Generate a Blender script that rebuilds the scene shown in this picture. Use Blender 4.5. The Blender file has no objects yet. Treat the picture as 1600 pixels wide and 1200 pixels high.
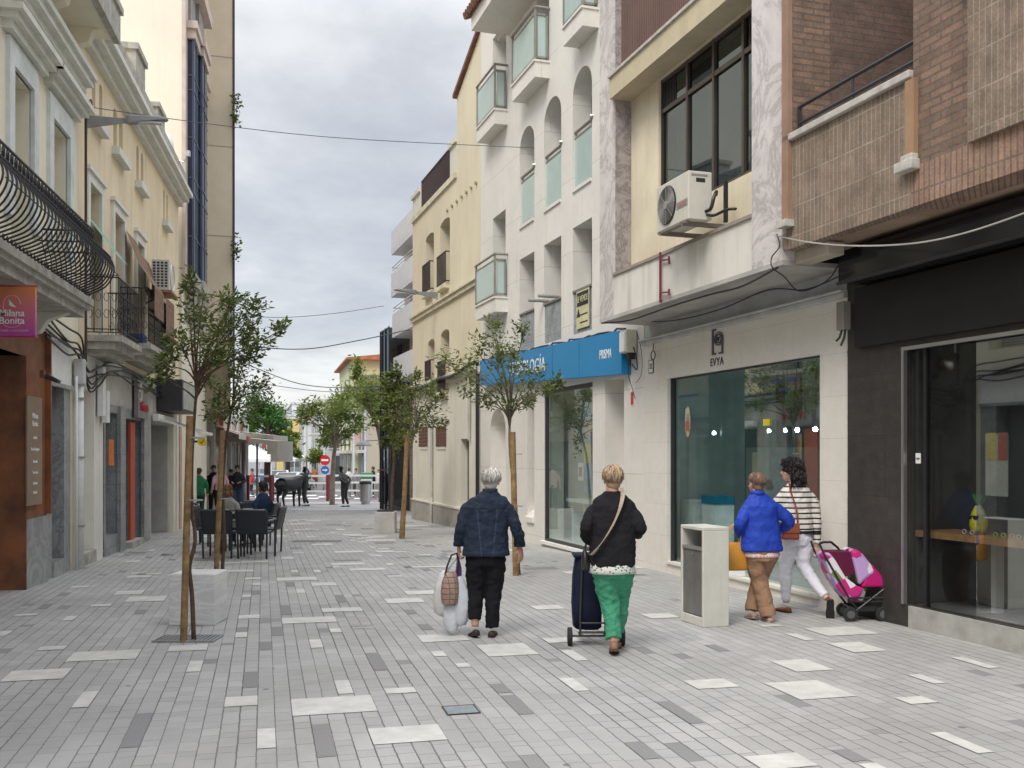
import bpy, bmesh, math, random
from mathutils import Vector, Matrix, noise as mnoise
random.seed(7)
S = bpy.context.scene
COL = S.collection
R = math.radians
F, CX, HY, CH = 1550.0, 800.0, 708.0, 1.68     # focal length and horizon of the photograph in its pixels, eye height in metres
# ---------------------------------------------------------------- camera
cd = bpy.data.cameras.new('camera'); cam = bpy.data.objects.new('camera', cd); COL.objects.link(cam)
cd.sensor_width = 36; cd.lens = F/1600*36; cd.shift_y = (HY-600)/1600; cd.clip_end = 3000
cam.location = (0, 0, CH); cam.rotation_euler = (R(90), 0, 0); S.camera = cam
# ---------------------------------------------------------------- light
S.view_settings.view_transform = 'Standard'; S.view_settings.look = 'None'; S.view_settings.gamma = 1
S.view_settings.exposure = 1.12
W = bpy.data.worlds.new('World'); S.world = W; W.use_nodes = True
def nd(nt, t, **k):
    n = nt.nodes.new(t)
    for a, b in k.items():
        if a == 'i':
            for q, v in b.items(): n.inputs[q].default_value = v
        else: setattr(n, a, b)
    return n
def lk(nt, a, b): nt.links.new(a, b)
def ramp(nt, fac, stops, interp='LINEAR'):
    r = nd(nt, 'ShaderNodeValToRGB'); e = r.color_ramp; e.interpolation = interp
    while len(e.elements) > 1: e.elements.remove(e.elements[-1])
    for k, (p, c) in enumerate(stops):
        el = e.elements[0] if k == 0 else e.elements.new(p)
        el.position = p; el.color = (c[0], c[1], c[2], 1) if not isinstance(c, (int, float)) else (c, c, c, 1)
    lk(nt, fac, r.inputs[0]); return r.outputs[0]
def mth(nt, op, a, b=None, c=None):
    n = nd(nt, 'ShaderNodeMath', operation=op)
    for k, v in enumerate((a, b, c)):
        if v is None: continue
        if isinstance(v, (int, float)): n.inputs[k].default_value = v
        else: lk(nt, v, n.inputs[k])
    return n.outputs[0]
def mix(nt, fac, a, b, mode='MIX'):
    n = nd(nt, 'ShaderNodeMix', data_type='RGBA', blend_type=mode)
    for s, v in ((n.inputs[0], fac), (n.inputs[6], a), (n.inputs[7], b)):
        if isinstance(v, (int, float)): s.default_value = v
        elif isinstance(v, tuple): s.default_value = (v[0], v[1], v[2], 1)
        else: lk(nt, v, s)
    return n.outputs[2]
def build_world():
    nt = W.node_tree; nt.nodes.clear()
    tc = nd(nt, 'ShaderNodeTexCoord'); sep = nd(nt, 'ShaderNodeSeparateXYZ'); lk(nt, tc.outputs['Generated'], sep.inputs[0])
    z = mth(nt, 'ADD', mth(nt, 'MAXIMUM', sep.outputs[2], 0.0), 0.14)
    x = mth(nt, 'DIVIDE', sep.outputs[0], z); y = mth(nt, 'DIVIDE', sep.outputs[1], z)
    cmb = nd(nt, 'ShaderNodeCombineXYZ'); lk(nt, x, cmb.inputs[0]); lk(nt, y, cmb.inputs[1])
    mp = nd(nt, 'ShaderNodeMapping'); mp.inputs['Location'].default_value = (3.45, 1.3, 0); mp.inputs['Scale'].default_value = (1, .8, 1)
    lk(nt, cmb.outputs[0], mp.inputs[0])
    n1 = nd(nt, 'ShaderNodeTexNoise', i={'Scale': .62, 'Detail': 9, 'Roughness': .56, 'Distortion': .25}); lk(nt, mp.outputs[0], n1.inputs[0])
    n2 = nd(nt, 'ShaderNodeTexNoise', i={'Scale': 1.9, 'Detail': 7, 'Roughness': .6}); lk(nt, mp.outputs[0], n2.inputs[0])
    v = mth(nt, 'ADD', mth(nt, 'MULTIPLY', n1.outputs[0], .72), mth(nt, 'MULTIPLY', n2.outputs[0], .28))
    c = ramp(nt, v, [(.36, (.44, .46, .515)), (.46, (.51, .53, .575)), (.53, (.63, .64, .665)), (.60, (.82, .825, .825)), (.67, (.96, .95, .93))])
    # an overcast sky is brighter overhead than at the horizon
    up = mth(nt, 'ADD', 1.0, mth(nt, 'MINIMUM', mth(nt, 'MULTIPLY', mth(nt, 'MAXIMUM', mth(nt, 'SUBTRACT', sep.outputs[2], .39), 0.0), 9.0), 2.5))
    sky = nd(nt, 'ShaderNodeTexSky', sky_type='NISHITA', sun_disc=False, sun_elevation=R(58), sun_rotation=R(200))
    b1 = nd(nt, 'ShaderNodeBackground'); lk(nt, c, b1.inputs[0]); lk(nt, mth(nt, 'MULTIPLY', up, .505), b1.inputs[1])
    b2 = nd(nt, 'ShaderNodeBackground', i={'Strength': .10}); lk(nt, sky.outputs[0], b2.inputs[0])
    mx = nd(nt, 'ShaderNodeMixShader', i={0: .12}); lk(nt, b1.outputs[0], mx.inputs[1]); lk(nt, b2.outputs[0], mx.inputs[2])
    o = nd(nt, 'ShaderNodeOutputWorld'); lk(nt, mx.outputs[0], o.inputs[0])
build_world()
sl = bpy.data.lights.new('sun', 'SUN'); sun = bpy.data.objects.new('sun', sl); COL.objects.link(sun)
sl.energy = 1.1; sl.angle = R(24); sl.color = (1, .94, .86)
sun.rotation_euler = (R(38), 0, R(-30))
# ---------------------------------------------------------------- materials
MATS = {}
def mat(name, col, rough=.7, metal=0, var=.12, scale=3, bump=0, bscale=60, streak=0, spec=.5, col2=None, coat=0):
    if name in MATS: return MATS[name]
    m = bpy.data.materials.new(name); m.use_nodes = True; nt = m.node_tree; p = nt.nodes['Principled BSDF']
    tc = nd(nt, 'ShaderNodeTexCoord'); n = nd(nt, 'ShaderNodeTexNoise', i={'Scale': scale, 'Detail': 5, 'Roughness': .6}); lk(nt, tc.outputs['Object'], n.inputs[0])
    c2 = col2 or tuple(max(0, c*(1-2*var)) for c in col); c1 = tuple(min(1, c*(1+var*.6)) for c in col)
    out = ramp(nt, n.outputs[0], [(.3, c2), (.7, c1)])
    if streak:
        mp = nd(nt, 'ShaderNodeMapping'); mp.inputs['Scale'].default_value = (2.6, 2.6, .22); lk(nt, tc.outputs['Object'], mp.inputs[0])
        n3 = nd(nt, 'ShaderNodeTexNoise', i={'Scale': 1.6, 'Detail': 6, 'Roughness': .7}); lk(nt, mp.outputs[0], n3.inputs[0])
        f = ramp(nt, n3.outputs[0], [(.50, 0.0), (.72, 1.0)])
        out = mix(nt, mth(nt, 'MULTIPLY', f, streak), out, tuple(c*.42 for c in col))
    lk(nt, out, p.inputs['Base Color'])
    p.inputs['Roughness'].default_value = rough; p.inputs['Metallic'].default_value = metal; p.inputs['Specular IOR Level'].default_value = spec
    if coat: p.inputs['Coat Weight'].default_value = coat
    if bump:
        n2 = nd(nt, 'ShaderNodeTexNoise', i={'Scale': bscale, 'Detail': 4}); lk(nt, tc.outputs['Object'], n2.inputs[0])
        b = nd(nt, 'ShaderNodeBump', i={'Strength': min(1, bump), 'Distance': .01}); lk(nt, n2.outputs[0], b.inputs['Height']); lk(nt, b.outputs[0], p.inputs['Normal'])
    MATS[name] = m; return m
def glass(name, tint=(.55, .62, .60), see=.5, rough=.02, refl=(.9, .95, .95)):
    """pane: part see-through, part mirror, more mirror at grazing angles"""
    if name in MATS: return MATS[name]
    m = bpy.data.materials.new(name); m.use_nodes = True; nt = m.node_tree; nt.nodes.clear()
    t = nd(nt, 'ShaderNodeBsdfTransparent'); t.inputs[0].default_value = (*tint, 1)
    g = nd(nt, 'ShaderNodeBsdfGlossy', i={'Roughness': rough}); g.inputs[0].default_value = (*refl, 1)
    lw = nd(nt, 'ShaderNodeLayerWeight', i={'Blend': .35})
    f = mth(nt, 'ADD', mth(nt, 'MULTIPLY', lw.outputs['Fresnel'], .55), .8-see)
    mx = nd(nt, 'ShaderNodeMixShader'); lk(nt, mth(nt, 'MINIMUM', mth(nt, 'MAXIMUM', f, .05), .85), mx.inputs[0]); lk(nt, t.outputs[0], mx.inputs[1]); lk(nt, g.outputs[0], mx.inputs[2])
    o = nd(nt, 'ShaderNodeOutputMaterial'); lk(nt, mx.outputs[0], o.inputs[0]); MATS[name] = m; return m
def emit(name, col, s):
    if name in MATS: return MATS[name]
    m = bpy.data.materials.new(name); m.use_nodes = True; p = m.node_tree.nodes['Principled BSDF']
    p.inputs['Base Color'].default_value = (*col, 1); p.inputs['Emission Color'].default_value = (*col, 1); p.inputs['Emission Strength'].default_value = s
    MATS[name] = m; return m
def brick(name, c1, c2, mortar, bw, bh, msize=.006, vertical=False, rough=.85, offset=.5, var=.5, bump=.6, stain=.25, msm=.1):
    """masonry in the wall's own x/z plane"""
    if name in MATS: return MATS[name]
    m = bpy.data.materials.new(name); m.use_nodes = True; nt = m.node_tree; p = nt.nodes['Principled BSDF']
    tc = nd(nt, 'ShaderNodeTexCoord'); sp = nd(nt, 'ShaderNodeSeparateXYZ'); lk(nt, tc.outputs['Object'], sp.inputs[0])
    h = mth(nt, 'ADD', sp.outputs[0], sp.outputs[1]); cb = nd(nt, 'ShaderNodeCombineXYZ')
    lk(nt, sp.outputs[2] if vertical else h, cb.inputs[0]); lk(nt, h if vertical else sp.outputs[2], cb.inputs[1])
    b = nd(nt, 'ShaderNodeTexBrick', offset=offset, i={'Scale': 1, 'Mortar Size': msize, 'Mortar Smooth': msm, 'Bias': 0, 'Brick Width': bw, 'Row Height': bh})
    b.inputs['Color1'].default_value = (*c1, 1); b.inputs['Color2'].default_value = (*c2, 1); b.inputs['Mortar'].default_value = (*mortar, 1)
    lk(nt, cb.outputs[0], b.inputs[0])
    n = nd(nt, 'ShaderNodeTexNoise', i={'Scale': 1.3, 'Detail': 6, 'Roughness': .65}); lk(nt, tc.outputs['Object'], n.inputs[0])
    n2 = nd(nt, 'ShaderNodeTexNoise', i={'Scale': 45, 'Detail': 3}); lk(nt, tc.outputs['Object'], n2.inputs[0])
    f = mth(nt, 'MULTIPLY', ramp(nt, n.outputs[0], [(.35, 1.0), (.65, 0.0)]), stain)
    c = mix(nt, f, b.outputs[0], tuple(q*.45 for q in c1))
    c = mix(nt, .9*var, c, ramp(nt, n2.outputs[0], [(.3, .3), (.7, .7)]), 'OVERLAY'); n4 = nd(nt, 'ShaderNodeTexNoise', i={'Scale': 7, 'Detail': 3}); lk(nt, tc.outputs['Object'], n4.inputs[0]); c = mix(nt, .7*var, c, ramp(nt, n4.outputs[0], [(.35, .3), (.65, .7)]), 'OVERLAY')
    lk(nt, c, p.inputs['Base Color']); p.inputs['Roughness'].default_value = rough
    bp = nd(nt, 'ShaderNodeBump', i={'Strength': bump, 'Distance': .006}, invert=True); lk(nt, mth(nt, 'ADD', b.outputs[1], mth(nt, 'MULTIPLY', n2.outputs[0], .25)), bp.inputs['Height']); lk(nt, bp.outputs[0], p.inputs['Normal'])
    MATS[name] = m; return m
def marble(name, base, vein, scale=1.6, vscale=3.0, rough=.35, amount=1.0):
    if name in MATS: return MATS[name]
    m = bpy.data.materials.new(name); m.use_nodes = True; nt = m.node_tree; p = nt.nodes['Principled BSDF']
    tc = nd(nt, 'ShaderNodeTexCoord')
    n = nd(nt, 'ShaderNodeTexNoise', i={'Scale': scale, 'Detail': 8, 'Roughness': .7, 'Distortion': 1.8}); lk(nt, tc.outputs['Object'], n.inputs[0])
    ve = mth(nt, 'ABSOLUTE', mth(nt, 'SUBTRACT', n.outputs[0], .5))
    f = ramp(nt, ve, [(0, 1.0), (.012, .75), (.045, .2), (.12, 0.0)])
    n2 = nd(nt, 'ShaderNodeTexNoise', i={'Scale': vscale, 'Detail': 7, 'Roughness': .7}); lk(nt, tc.outputs['Object'], n2.inputs[0])
    c = mix(nt, mth(nt, 'MULTIPLY', ramp(nt, n2.outputs[0], [(.4, 0.0), (.7, .8)]), amount*.6), base, vein)
    c = mix(nt, mth(nt, 'MULTIPLY', f, .75*amount), c, tuple(v*.6 for v in vein))
    lk(nt, c, p.inputs['Base Color']); p.inputs['Roughness'].default_value = rough; MATS[name] = m; return m
# ---------------------------------------------------------------- mesh builder
class MB:
    def __init__(s): s.v = []; s.f = []; s.m = []
    def add(s, vs, fs, mi=0):
        o = len(s.v); s.v += [tuple(q) for q in vs]; s.f += [tuple(i+o for i in f) for f in fs]; s.m += [mi]*len(fs); return s
    def box(s, x0, x1, y0, y1, z0, z1, mi=0):
        if x0 > x1: x0, x1 = x1, x0
        if y0 > y1: y0, y1 = y1, y0
        if z0 > z1: z0, z1 = z1, z0
        return s.add([(x0,y0,z0),(x1,y0,z0),(x1,y1,z0),(x0,y1,z0),(x0,y0,z1),(x1,y0,z1),(x1,y1,z1),(x0,y1,z1)],
                     [(0,3,2,1),(4,5,6,7),(0,1,5,4),(1,2,6,5),(2,3,7,6),(3,0,4,7)], mi)
    def quad(s, a, b, c, d, mi=0): return s.add([a, b, c, d], [(0,1,2,3)], mi)
    def bar(s, a, b, w, h, mi=0):
        """rectangular bar from a to b, w across and h in the other direction"""
        a, b = Vector(a), Vector(b); t = (b-a).normalized(); up = Vector((0,0,1)) if abs(t.z) < .95 else Vector((0,1,0))
        x = t.cross(up).normalized()*w/2; y = x.cross(t).normalized()*h/2
        vs = [p+sx*x+sy*y for p in (a, b) for sx, sy in ((-1,-1),(1,-1),(1,1),(-1,1))]
        return s.add(vs, [(0,1,2,3),(7,6,5,4),(0,4,5,1),(1,5,6,2),(2,6,7,3),(3,7,4,0)], mi)
    def tube(s, pts, r, n=8, mi=0, flat=1.0, up=None, cap=True):
        pts = [Vector(p) for p in pts]; L = len(pts); rs = r if isinstance(r, (list, tuple)) else [r]*L
        ref = Vector(up) if up else None; vs = []; fs = []; px = None
        for k, p in enumerate(pts):
            t = (pts[min(k+1, L-1)]-pts[max(k-1, 0)])
            if t.length < 1e-9: t = Vector((0,0,1))
            t.normalize()
            if ref is not None: x = ref.cross(t)
            elif px is not None: x = px - t*px.dot(t)
            else: x = (Vector((0,0,1)) if abs(t.z) < .9 else Vector((0,1,0))).cross(t)
            if x.length < 1e-6: x = Vector((1,0,0))
            x.normalize(); px = x; y = t.cross(x)
            rr = rs[k]; ra, rb = (rr, rr*flat) if not isinstance(rr, (list, tuple)) else rr
            for j in range(n):
                a = 2*math.pi*j/n; vs.append(p+x*(ra*math.cos(a))+y*(rb*math.sin(a)))
        for k in range(L-1):
            for j in range(n): fs.append((k*n+j, k*n+(j+1)%n, (k+1)*n+(j+1)%n, (k+1)*n+j))
        if cap: fs.append(tuple(reversed(range(n)))); fs.append(tuple((L-1)*n+j for j in range(n)))
        return s.add(vs, fs, mi)
    def rings(s, R_, n=20, mi=0, p=2.0):
        """stack of ellipses (cx,cy,cz,rx,ry[,yaw]); p>2 squares them off"""
        vs = []; fs = []; L = len(R_)
        for q in R_:
            cx, cy, cz, rx, ry = q[:5]; yw = q[5] if len(q) > 5 else 0
            for j in range(n):
                a = 2*math.pi*j/n; c, d = math.cos(a), math.sin(a)
                ex = math.copysign(abs(c)**(2/p), c)*rx; ey = math.copysign(abs(d)**(2/p), d)*ry
                vs.append((cx+ex*math.cos(yw)-ey*math.sin(yw), cy+ex*math.sin(yw)+ey*math.cos(yw), cz))
        for k in range(L-1):
            for j in range(n): fs.append((k*n+j, k*n+(j+1)%n, (k+1)*n+(j+1)%n, (k+1)*n+j))
        fs.append(tuple(reversed(range(n)))); fs.append(tuple((L-1)*n+j for j in range(n)))
        return s.add(vs, fs, mi)
    def ball(s, c, r, n=16, m=10, mi=0, rot=None):
        rx, ry, rz = r if isinstance(r, (tuple, list)) else (r, r, r); vs = [(0,0,-rz)]; fs = []
        for k in range(1, m):
            th = math.pi*k/m-math.pi/2
            for j in range(n):
                a = 2*math.pi*j/n; vs.append((rx*math.cos(th)*math.cos(a), ry*math.cos(th)*math.sin(a), rz*math.sin(th)))
        vs.append((0,0,rz)); T = len(vs)-1
        for j in range(n):
            fs.append((0, 1+(j+1)%n, 1+j)); fs.append((T, T-n+j, T-n+(j+1)%n))
            for k in range(m-2): a = 1+k*n; fs.append((a+j, a+(j+1)%n, a+n+(j+1)%n, a+n+j))
        M = rot or Matrix.Identity(3); c = Vector(c)
        return s.add([M @ Vector(v)+c for v in vs], fs, mi)
    def prism(s, poly, y0, y1, mi=0, axis='y'):
        """polygon in the x/z plane (axis y) or x/y plane (axis z) or y/z plane (axis x), extruded"""
        n = len(poly); f = {'y': lambda p, t: (p[0], t, p[1]), 'z': lambda p, t: (p[0], p[1], t), 'x': lambda p, t: (t, p[0], p[1])}[axis]
        return s.add([f(p, y0) for p in poly]+[f(p, y1) for p in poly], [tuple(range(n)), tuple(reversed(range(n, 2*n)))]+[(i, (i+1)%n+0, (i+1)%n+n, i+n)[::-1] for i in range(n)], mi)
    def xf(s, M):
        s.v = [tuple(M @ Vector(q)) for q in s.v]; return s
    def build(s, name, m, parent=None, smooth=False, bevel=0, fix=True):
        me = bpy.data.meshes.new(name); me.from_pydata(s.v, [], s.f)
        for q in (m if isinstance(m, (list, tuple)) else [m]): me.materials.append(q)
        if any(s.m):
            for i, p in enumerate(me.polygons): p.material_index = s.m[i]
        if fix:
            b = bmesh.new(); b.from_mesh(me); bmesh.ops.recalc_face_normals(b, faces=b.faces); b.to_mesh(me); b.free()
        if smooth: me.polygons.foreach_set('use_smooth', [True]*len(me.polygons))
        o = bpy.data.objects.new(name, me); COL.objects.link(o)
        if parent is not None: o.parent = parent
        if bevel:
            bv = o.modifiers.new('bevel', 'BEVEL'); bv.width = bevel; bv.segments = 2; bv.limit_method = 'ANGLE'; bv.harden_normals = False
        return o
def crom(pts, n=4):
    """smooth a list of equal-length tuples with a Catmull-Rom spline"""
    P = [tuple(map(float, p)) for p in pts]; out = []
    for i in range(len(P)-1):
        p0, p1, p2, p3 = P[max(i-1, 0)], P[i], P[i+1], P[min(i+2, len(P)-1)]
        for k in range(n):
            t = k/n; out.append(tuple(.5*((2*b)+(-a+c)*t+(2*a-5*b+4*c-d)*t*t+(-a+3*b-3*c+d)*t**3) for a, b, c, d in zip(p0, p1, p2, p3)))
    out.append(P[-1]); return out
def stube(mb, pr, n=10, k=4, flat=1.0, mi=0, up=None):
    """smooth tube through (x,y,z,r) points"""
    q = crom(pr, k); return mb.tube([a[:3] for a in q], [max(a[3], .0008) for a in q], n, mi, flat, up)
def tag(o, label=None, cat=None, group=None, kind=None):
    if label: o['label'] = label
    if cat: o['category'] = cat
    if group: o['group'] = group
    if kind: o['kind'] = kind
    return o
def thing(name, label, cat, loc=(0,0,0), rz=0, group=None):
    o = bpy.data.objects.new(name, None); COL.objects.link(o); o.location = loc; o.rotation_euler = (0, 0, rz); o.empty_display_size = .2
    return tag(o, label, cat, group)
def dup(root, loc, rz=None, label=None, group=None, scale=None):
    r = root.copy(); COL.objects.link(r); r.location = loc
    if rz is not None: r.rotation_euler = (0, 0, rz)
    if label: r['label'] = label
    if group: r['group'] = group
    if scale: r.scale = (scale,)*3
    for ch in list(root.children):
        c = ch.copy(); COL.objects.link(c); c.parent = r
        for g in list(ch.children):
            d = g.copy(); COL.objects.link(d); d.parent = c
    return r
def struct(o): o['kind'] = 'structure'; return o
def text(s, size, name, m, parent=None, M=None, ext=.004, align='CENTER', sx=1.0, bold=0.0, space=1.0):
    """lettering standing in the x/z plane, facing -y before the matrix is applied"""
    c = bpy.data.curves.new(name, 'FONT'); c.body = s; c.size = size; c.extrude = ext; c.align_x = align; c.align_y = 'CENTER'; c.offset = bold; c.space_character = space; c.resolution_u = 3
    t = bpy.data.objects.new('tmp', c); COL.objects.link(t); dg = bpy.context.evaluated_depsgraph_get(); dg.update()
    me = bpy.data.meshes.new_from_object(t.evaluated_get(dg)); bpy.data.objects.remove(t, do_unlink=True)
    me.transform(Matrix.Rotation(R(90), 4, 'X') @ Matrix.Diagonal((sx, 1, 1, 1)))
    if M is not None: me.transform(M)
    me.name = name; me.materials.clear(); me.materials.append(m); o = bpy.data.objects.new(name, me); COL.objects.link(o)
    if parent is not None: o.parent = parent
    return o
# ---------------------------------------------------------------- the lie of the land
GP = [(-60, 0), (6.5, 0), (9, -.012), (12, -.045), (17, -.125), (25, -.275), (45, -.70), (65, -1.0), (120, -1.3), (600, -1.5), (2500, -1.5)]
def G(y):
    for (a, b), (c, d) in zip(GP, GP[1:]):
        if y <= c: return b+(d-b)*(y-a)/(c-a) if y > a else b
    return GP[-1][1]
def gp(px, py):
    """ground point seen at a pixel of the photograph"""
    y = 9.0
    for _ in range(60): y = .5*y+.5*(CH-G(y))*F/max(py-HY, 2)
    return Vector(((px-CX)/F*y, y, G(y)))
def at(px, py, y): return Vector(((px-CX)/F*y, y, CH-(py-HY)/F*y))
class Fac:
    """street front: x runs along it, y points out to the street, z is up"""
    def __init__(s, c, m, side, px0, d=0):
        s.c, s.m, s.side = c, m, side; n = math.hypot(m, 1)
        s.t = Vector((-m/n, 1/n)) if side > 0 else Vector((m/n, -1/n))
        s.n = Vector((-s.t.y, s.t.x)); s.k = s.n.x+m*s.n.y
        y = s.Y(px0); s.o = Vector((c-m*y, y)); s.rz = math.atan2(s.t.y, s.t.x)
    def Y(s, px, d=0): return (s.c+(s.k*d if hasattr(s, 'k') else 0))/((px-CX)/F+s.m)
    def U(s, px, d=0):
        y = s.Y(px, d); p = Vector(((px-CX)/F*y, y)); return (p-s.o).dot(s.t)
    def Z(s, px, py, d=0): return CH-(py-HY)/F*s.Y(px, d)
    def P(s, u, d, z): return Vector((s.o.x+s.t.x*u+s.n.x*d, s.o.y+s.t.y*u+s.n.y*d, z))
    def root(s, name, label, cat, group=None): return thing(name, label, cat, (s.o.x, s.o.y, 0), s.rz, group)
    def at(s, name, label, cat, u, d, z, group=None): return thing(name, label, cat, s.P(u, d, z), s.rz, group)
def wall(mb, u0, u1, z0, z1, holes=(), y=0, rev=.2, back=True, mi=0, sides=True):
    """wall sheet at depth y with rectangular openings (a,b,c,d[,'arch']) whose reveals run rev deep"""
    if u0 > u1: u0, u1 = u1, u0
    H = [(min(h[0], h[1]), max(h[0], h[1]), min(h[2], h[3]), max(h[2], h[3])) + tuple(h[4:]) for h in holes]
    us = sorted({u0, u1, *[max(u0, min(u1, q)) for h in H for q in h[:2]]}); zs = sorted({z0, z1, *[max(z0, min(z1, q)) for h in H for q in h[2:4]]})
    for a, b in zip(us, us[1:]):
        for c, d in zip(zs, zs[1:]):
            if b-a < 1e-4 or d-c < 1e-4: continue
            mu, mz = (a+b)/2, (c+d)/2
            if any(h[0] < mu < h[1] and h[2] < mz < h[3] for h in H): continue
            mb.quad((a,y,c), (b,y,c), (b,y,d), (a,y,d), mi)
    for h in H:
        a, b, c, d = h[:4]; a, b, c, d = max(a, u0), min(b, u1), max(c, z0), min(d, z1)
        mb.quad((a,y,c),(a,y,d),(a,y-rev,d),(a,y-rev,c), mi); mb.quad((b,y,c),(b,y-rev,c),(b,y-rev,d),(b,y,d), mi)
        mb.quad((a,y,c),(a,y-rev,c),(b,y-rev,c),(b,y,c), mi); mb.quad((a,y,d),(b,y,d),(b,y-rev,d),(a,y-rev,d), mi)
        if len(h) > 4:
            rad = (b-a)/2; hh = h[5] if len(h) > 5 else rad; n = 14; cu = (a+b)/2
            arc = [(cu-rad*math.cos(math.pi*k/n), d-hh+hh*math.sin(math.pi*k/n)) for k in range(n+1)]
            for (p, q), (r_, t) in zip(arc, arc[1:]):
                mb.quad((p,y,q),(r_,y,t),(r_,y,d),(p,y,d), mi); mb.quad((p,y,q),(p,y-rev,q),(r_,y-rev,t),(r_,y,t), mi)
    if sides:
        mb.quad((u0,y,z0),(u0,y,z1),(u0,y-8,z1),(u0,y-8,z0), mi); mb.quad((u1,y,z0),(u1,y-8,z0),(u1,y-8,z1),(u1,y,z1), mi)
        mb.quad((u0,y,z1),(u1,y,z1),(u1,y-8,z1),(u0,y-8,z1), mi)
    return mb
def bx(root, name, m, x0, x1, y0, y1, z0, z1, bevel=0):
    return MB().box(x0, x1, y0, y1, z0, z1).build(name, m, root, bevel=bevel)
def win(root, m_frame, m_pane, u0, u1, z0, z1, y, mull=0, tr=None, fw=.05, name='window'):
    """a window: frame with mullions, and its pane as a sub-part"""
    if u0 > u1: u0, u1 = u1, u0
    b = MB(); b.box(u0, u0+fw, y-.03, y+.03, z0, z1).box(u1-fw, u1, y-.03, y+.03, z0, z1).box(u0+fw, u1-fw, y-.03, y+.03, z0, z0+fw).box(u0+fw, u1-fw, y-.03, y+.03, z1-fw, z1)
    for k in range(mull): c = u0+(u1-u0)*(k+1)/(mull+1); b.box(c-fw*.4, c+fw*.4, y-.026, y+.026, z0+fw, z1-fw)
    if tr: b.box(u0+fw, u1-fw, y-.024, y+.024, tr-fw*.5, tr+fw*.5)
    f = b.build(name, m_frame, root); MB().quad((u0+fw*.5,y,z0+fw*.5),(u1-fw*.5,y,z0+fw*.5),(u1-fw*.5,y,z1-fw*.5),(u0+fw*.5,y,z1-fw*.5)).build('pane', m_pane, f); return f
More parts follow.
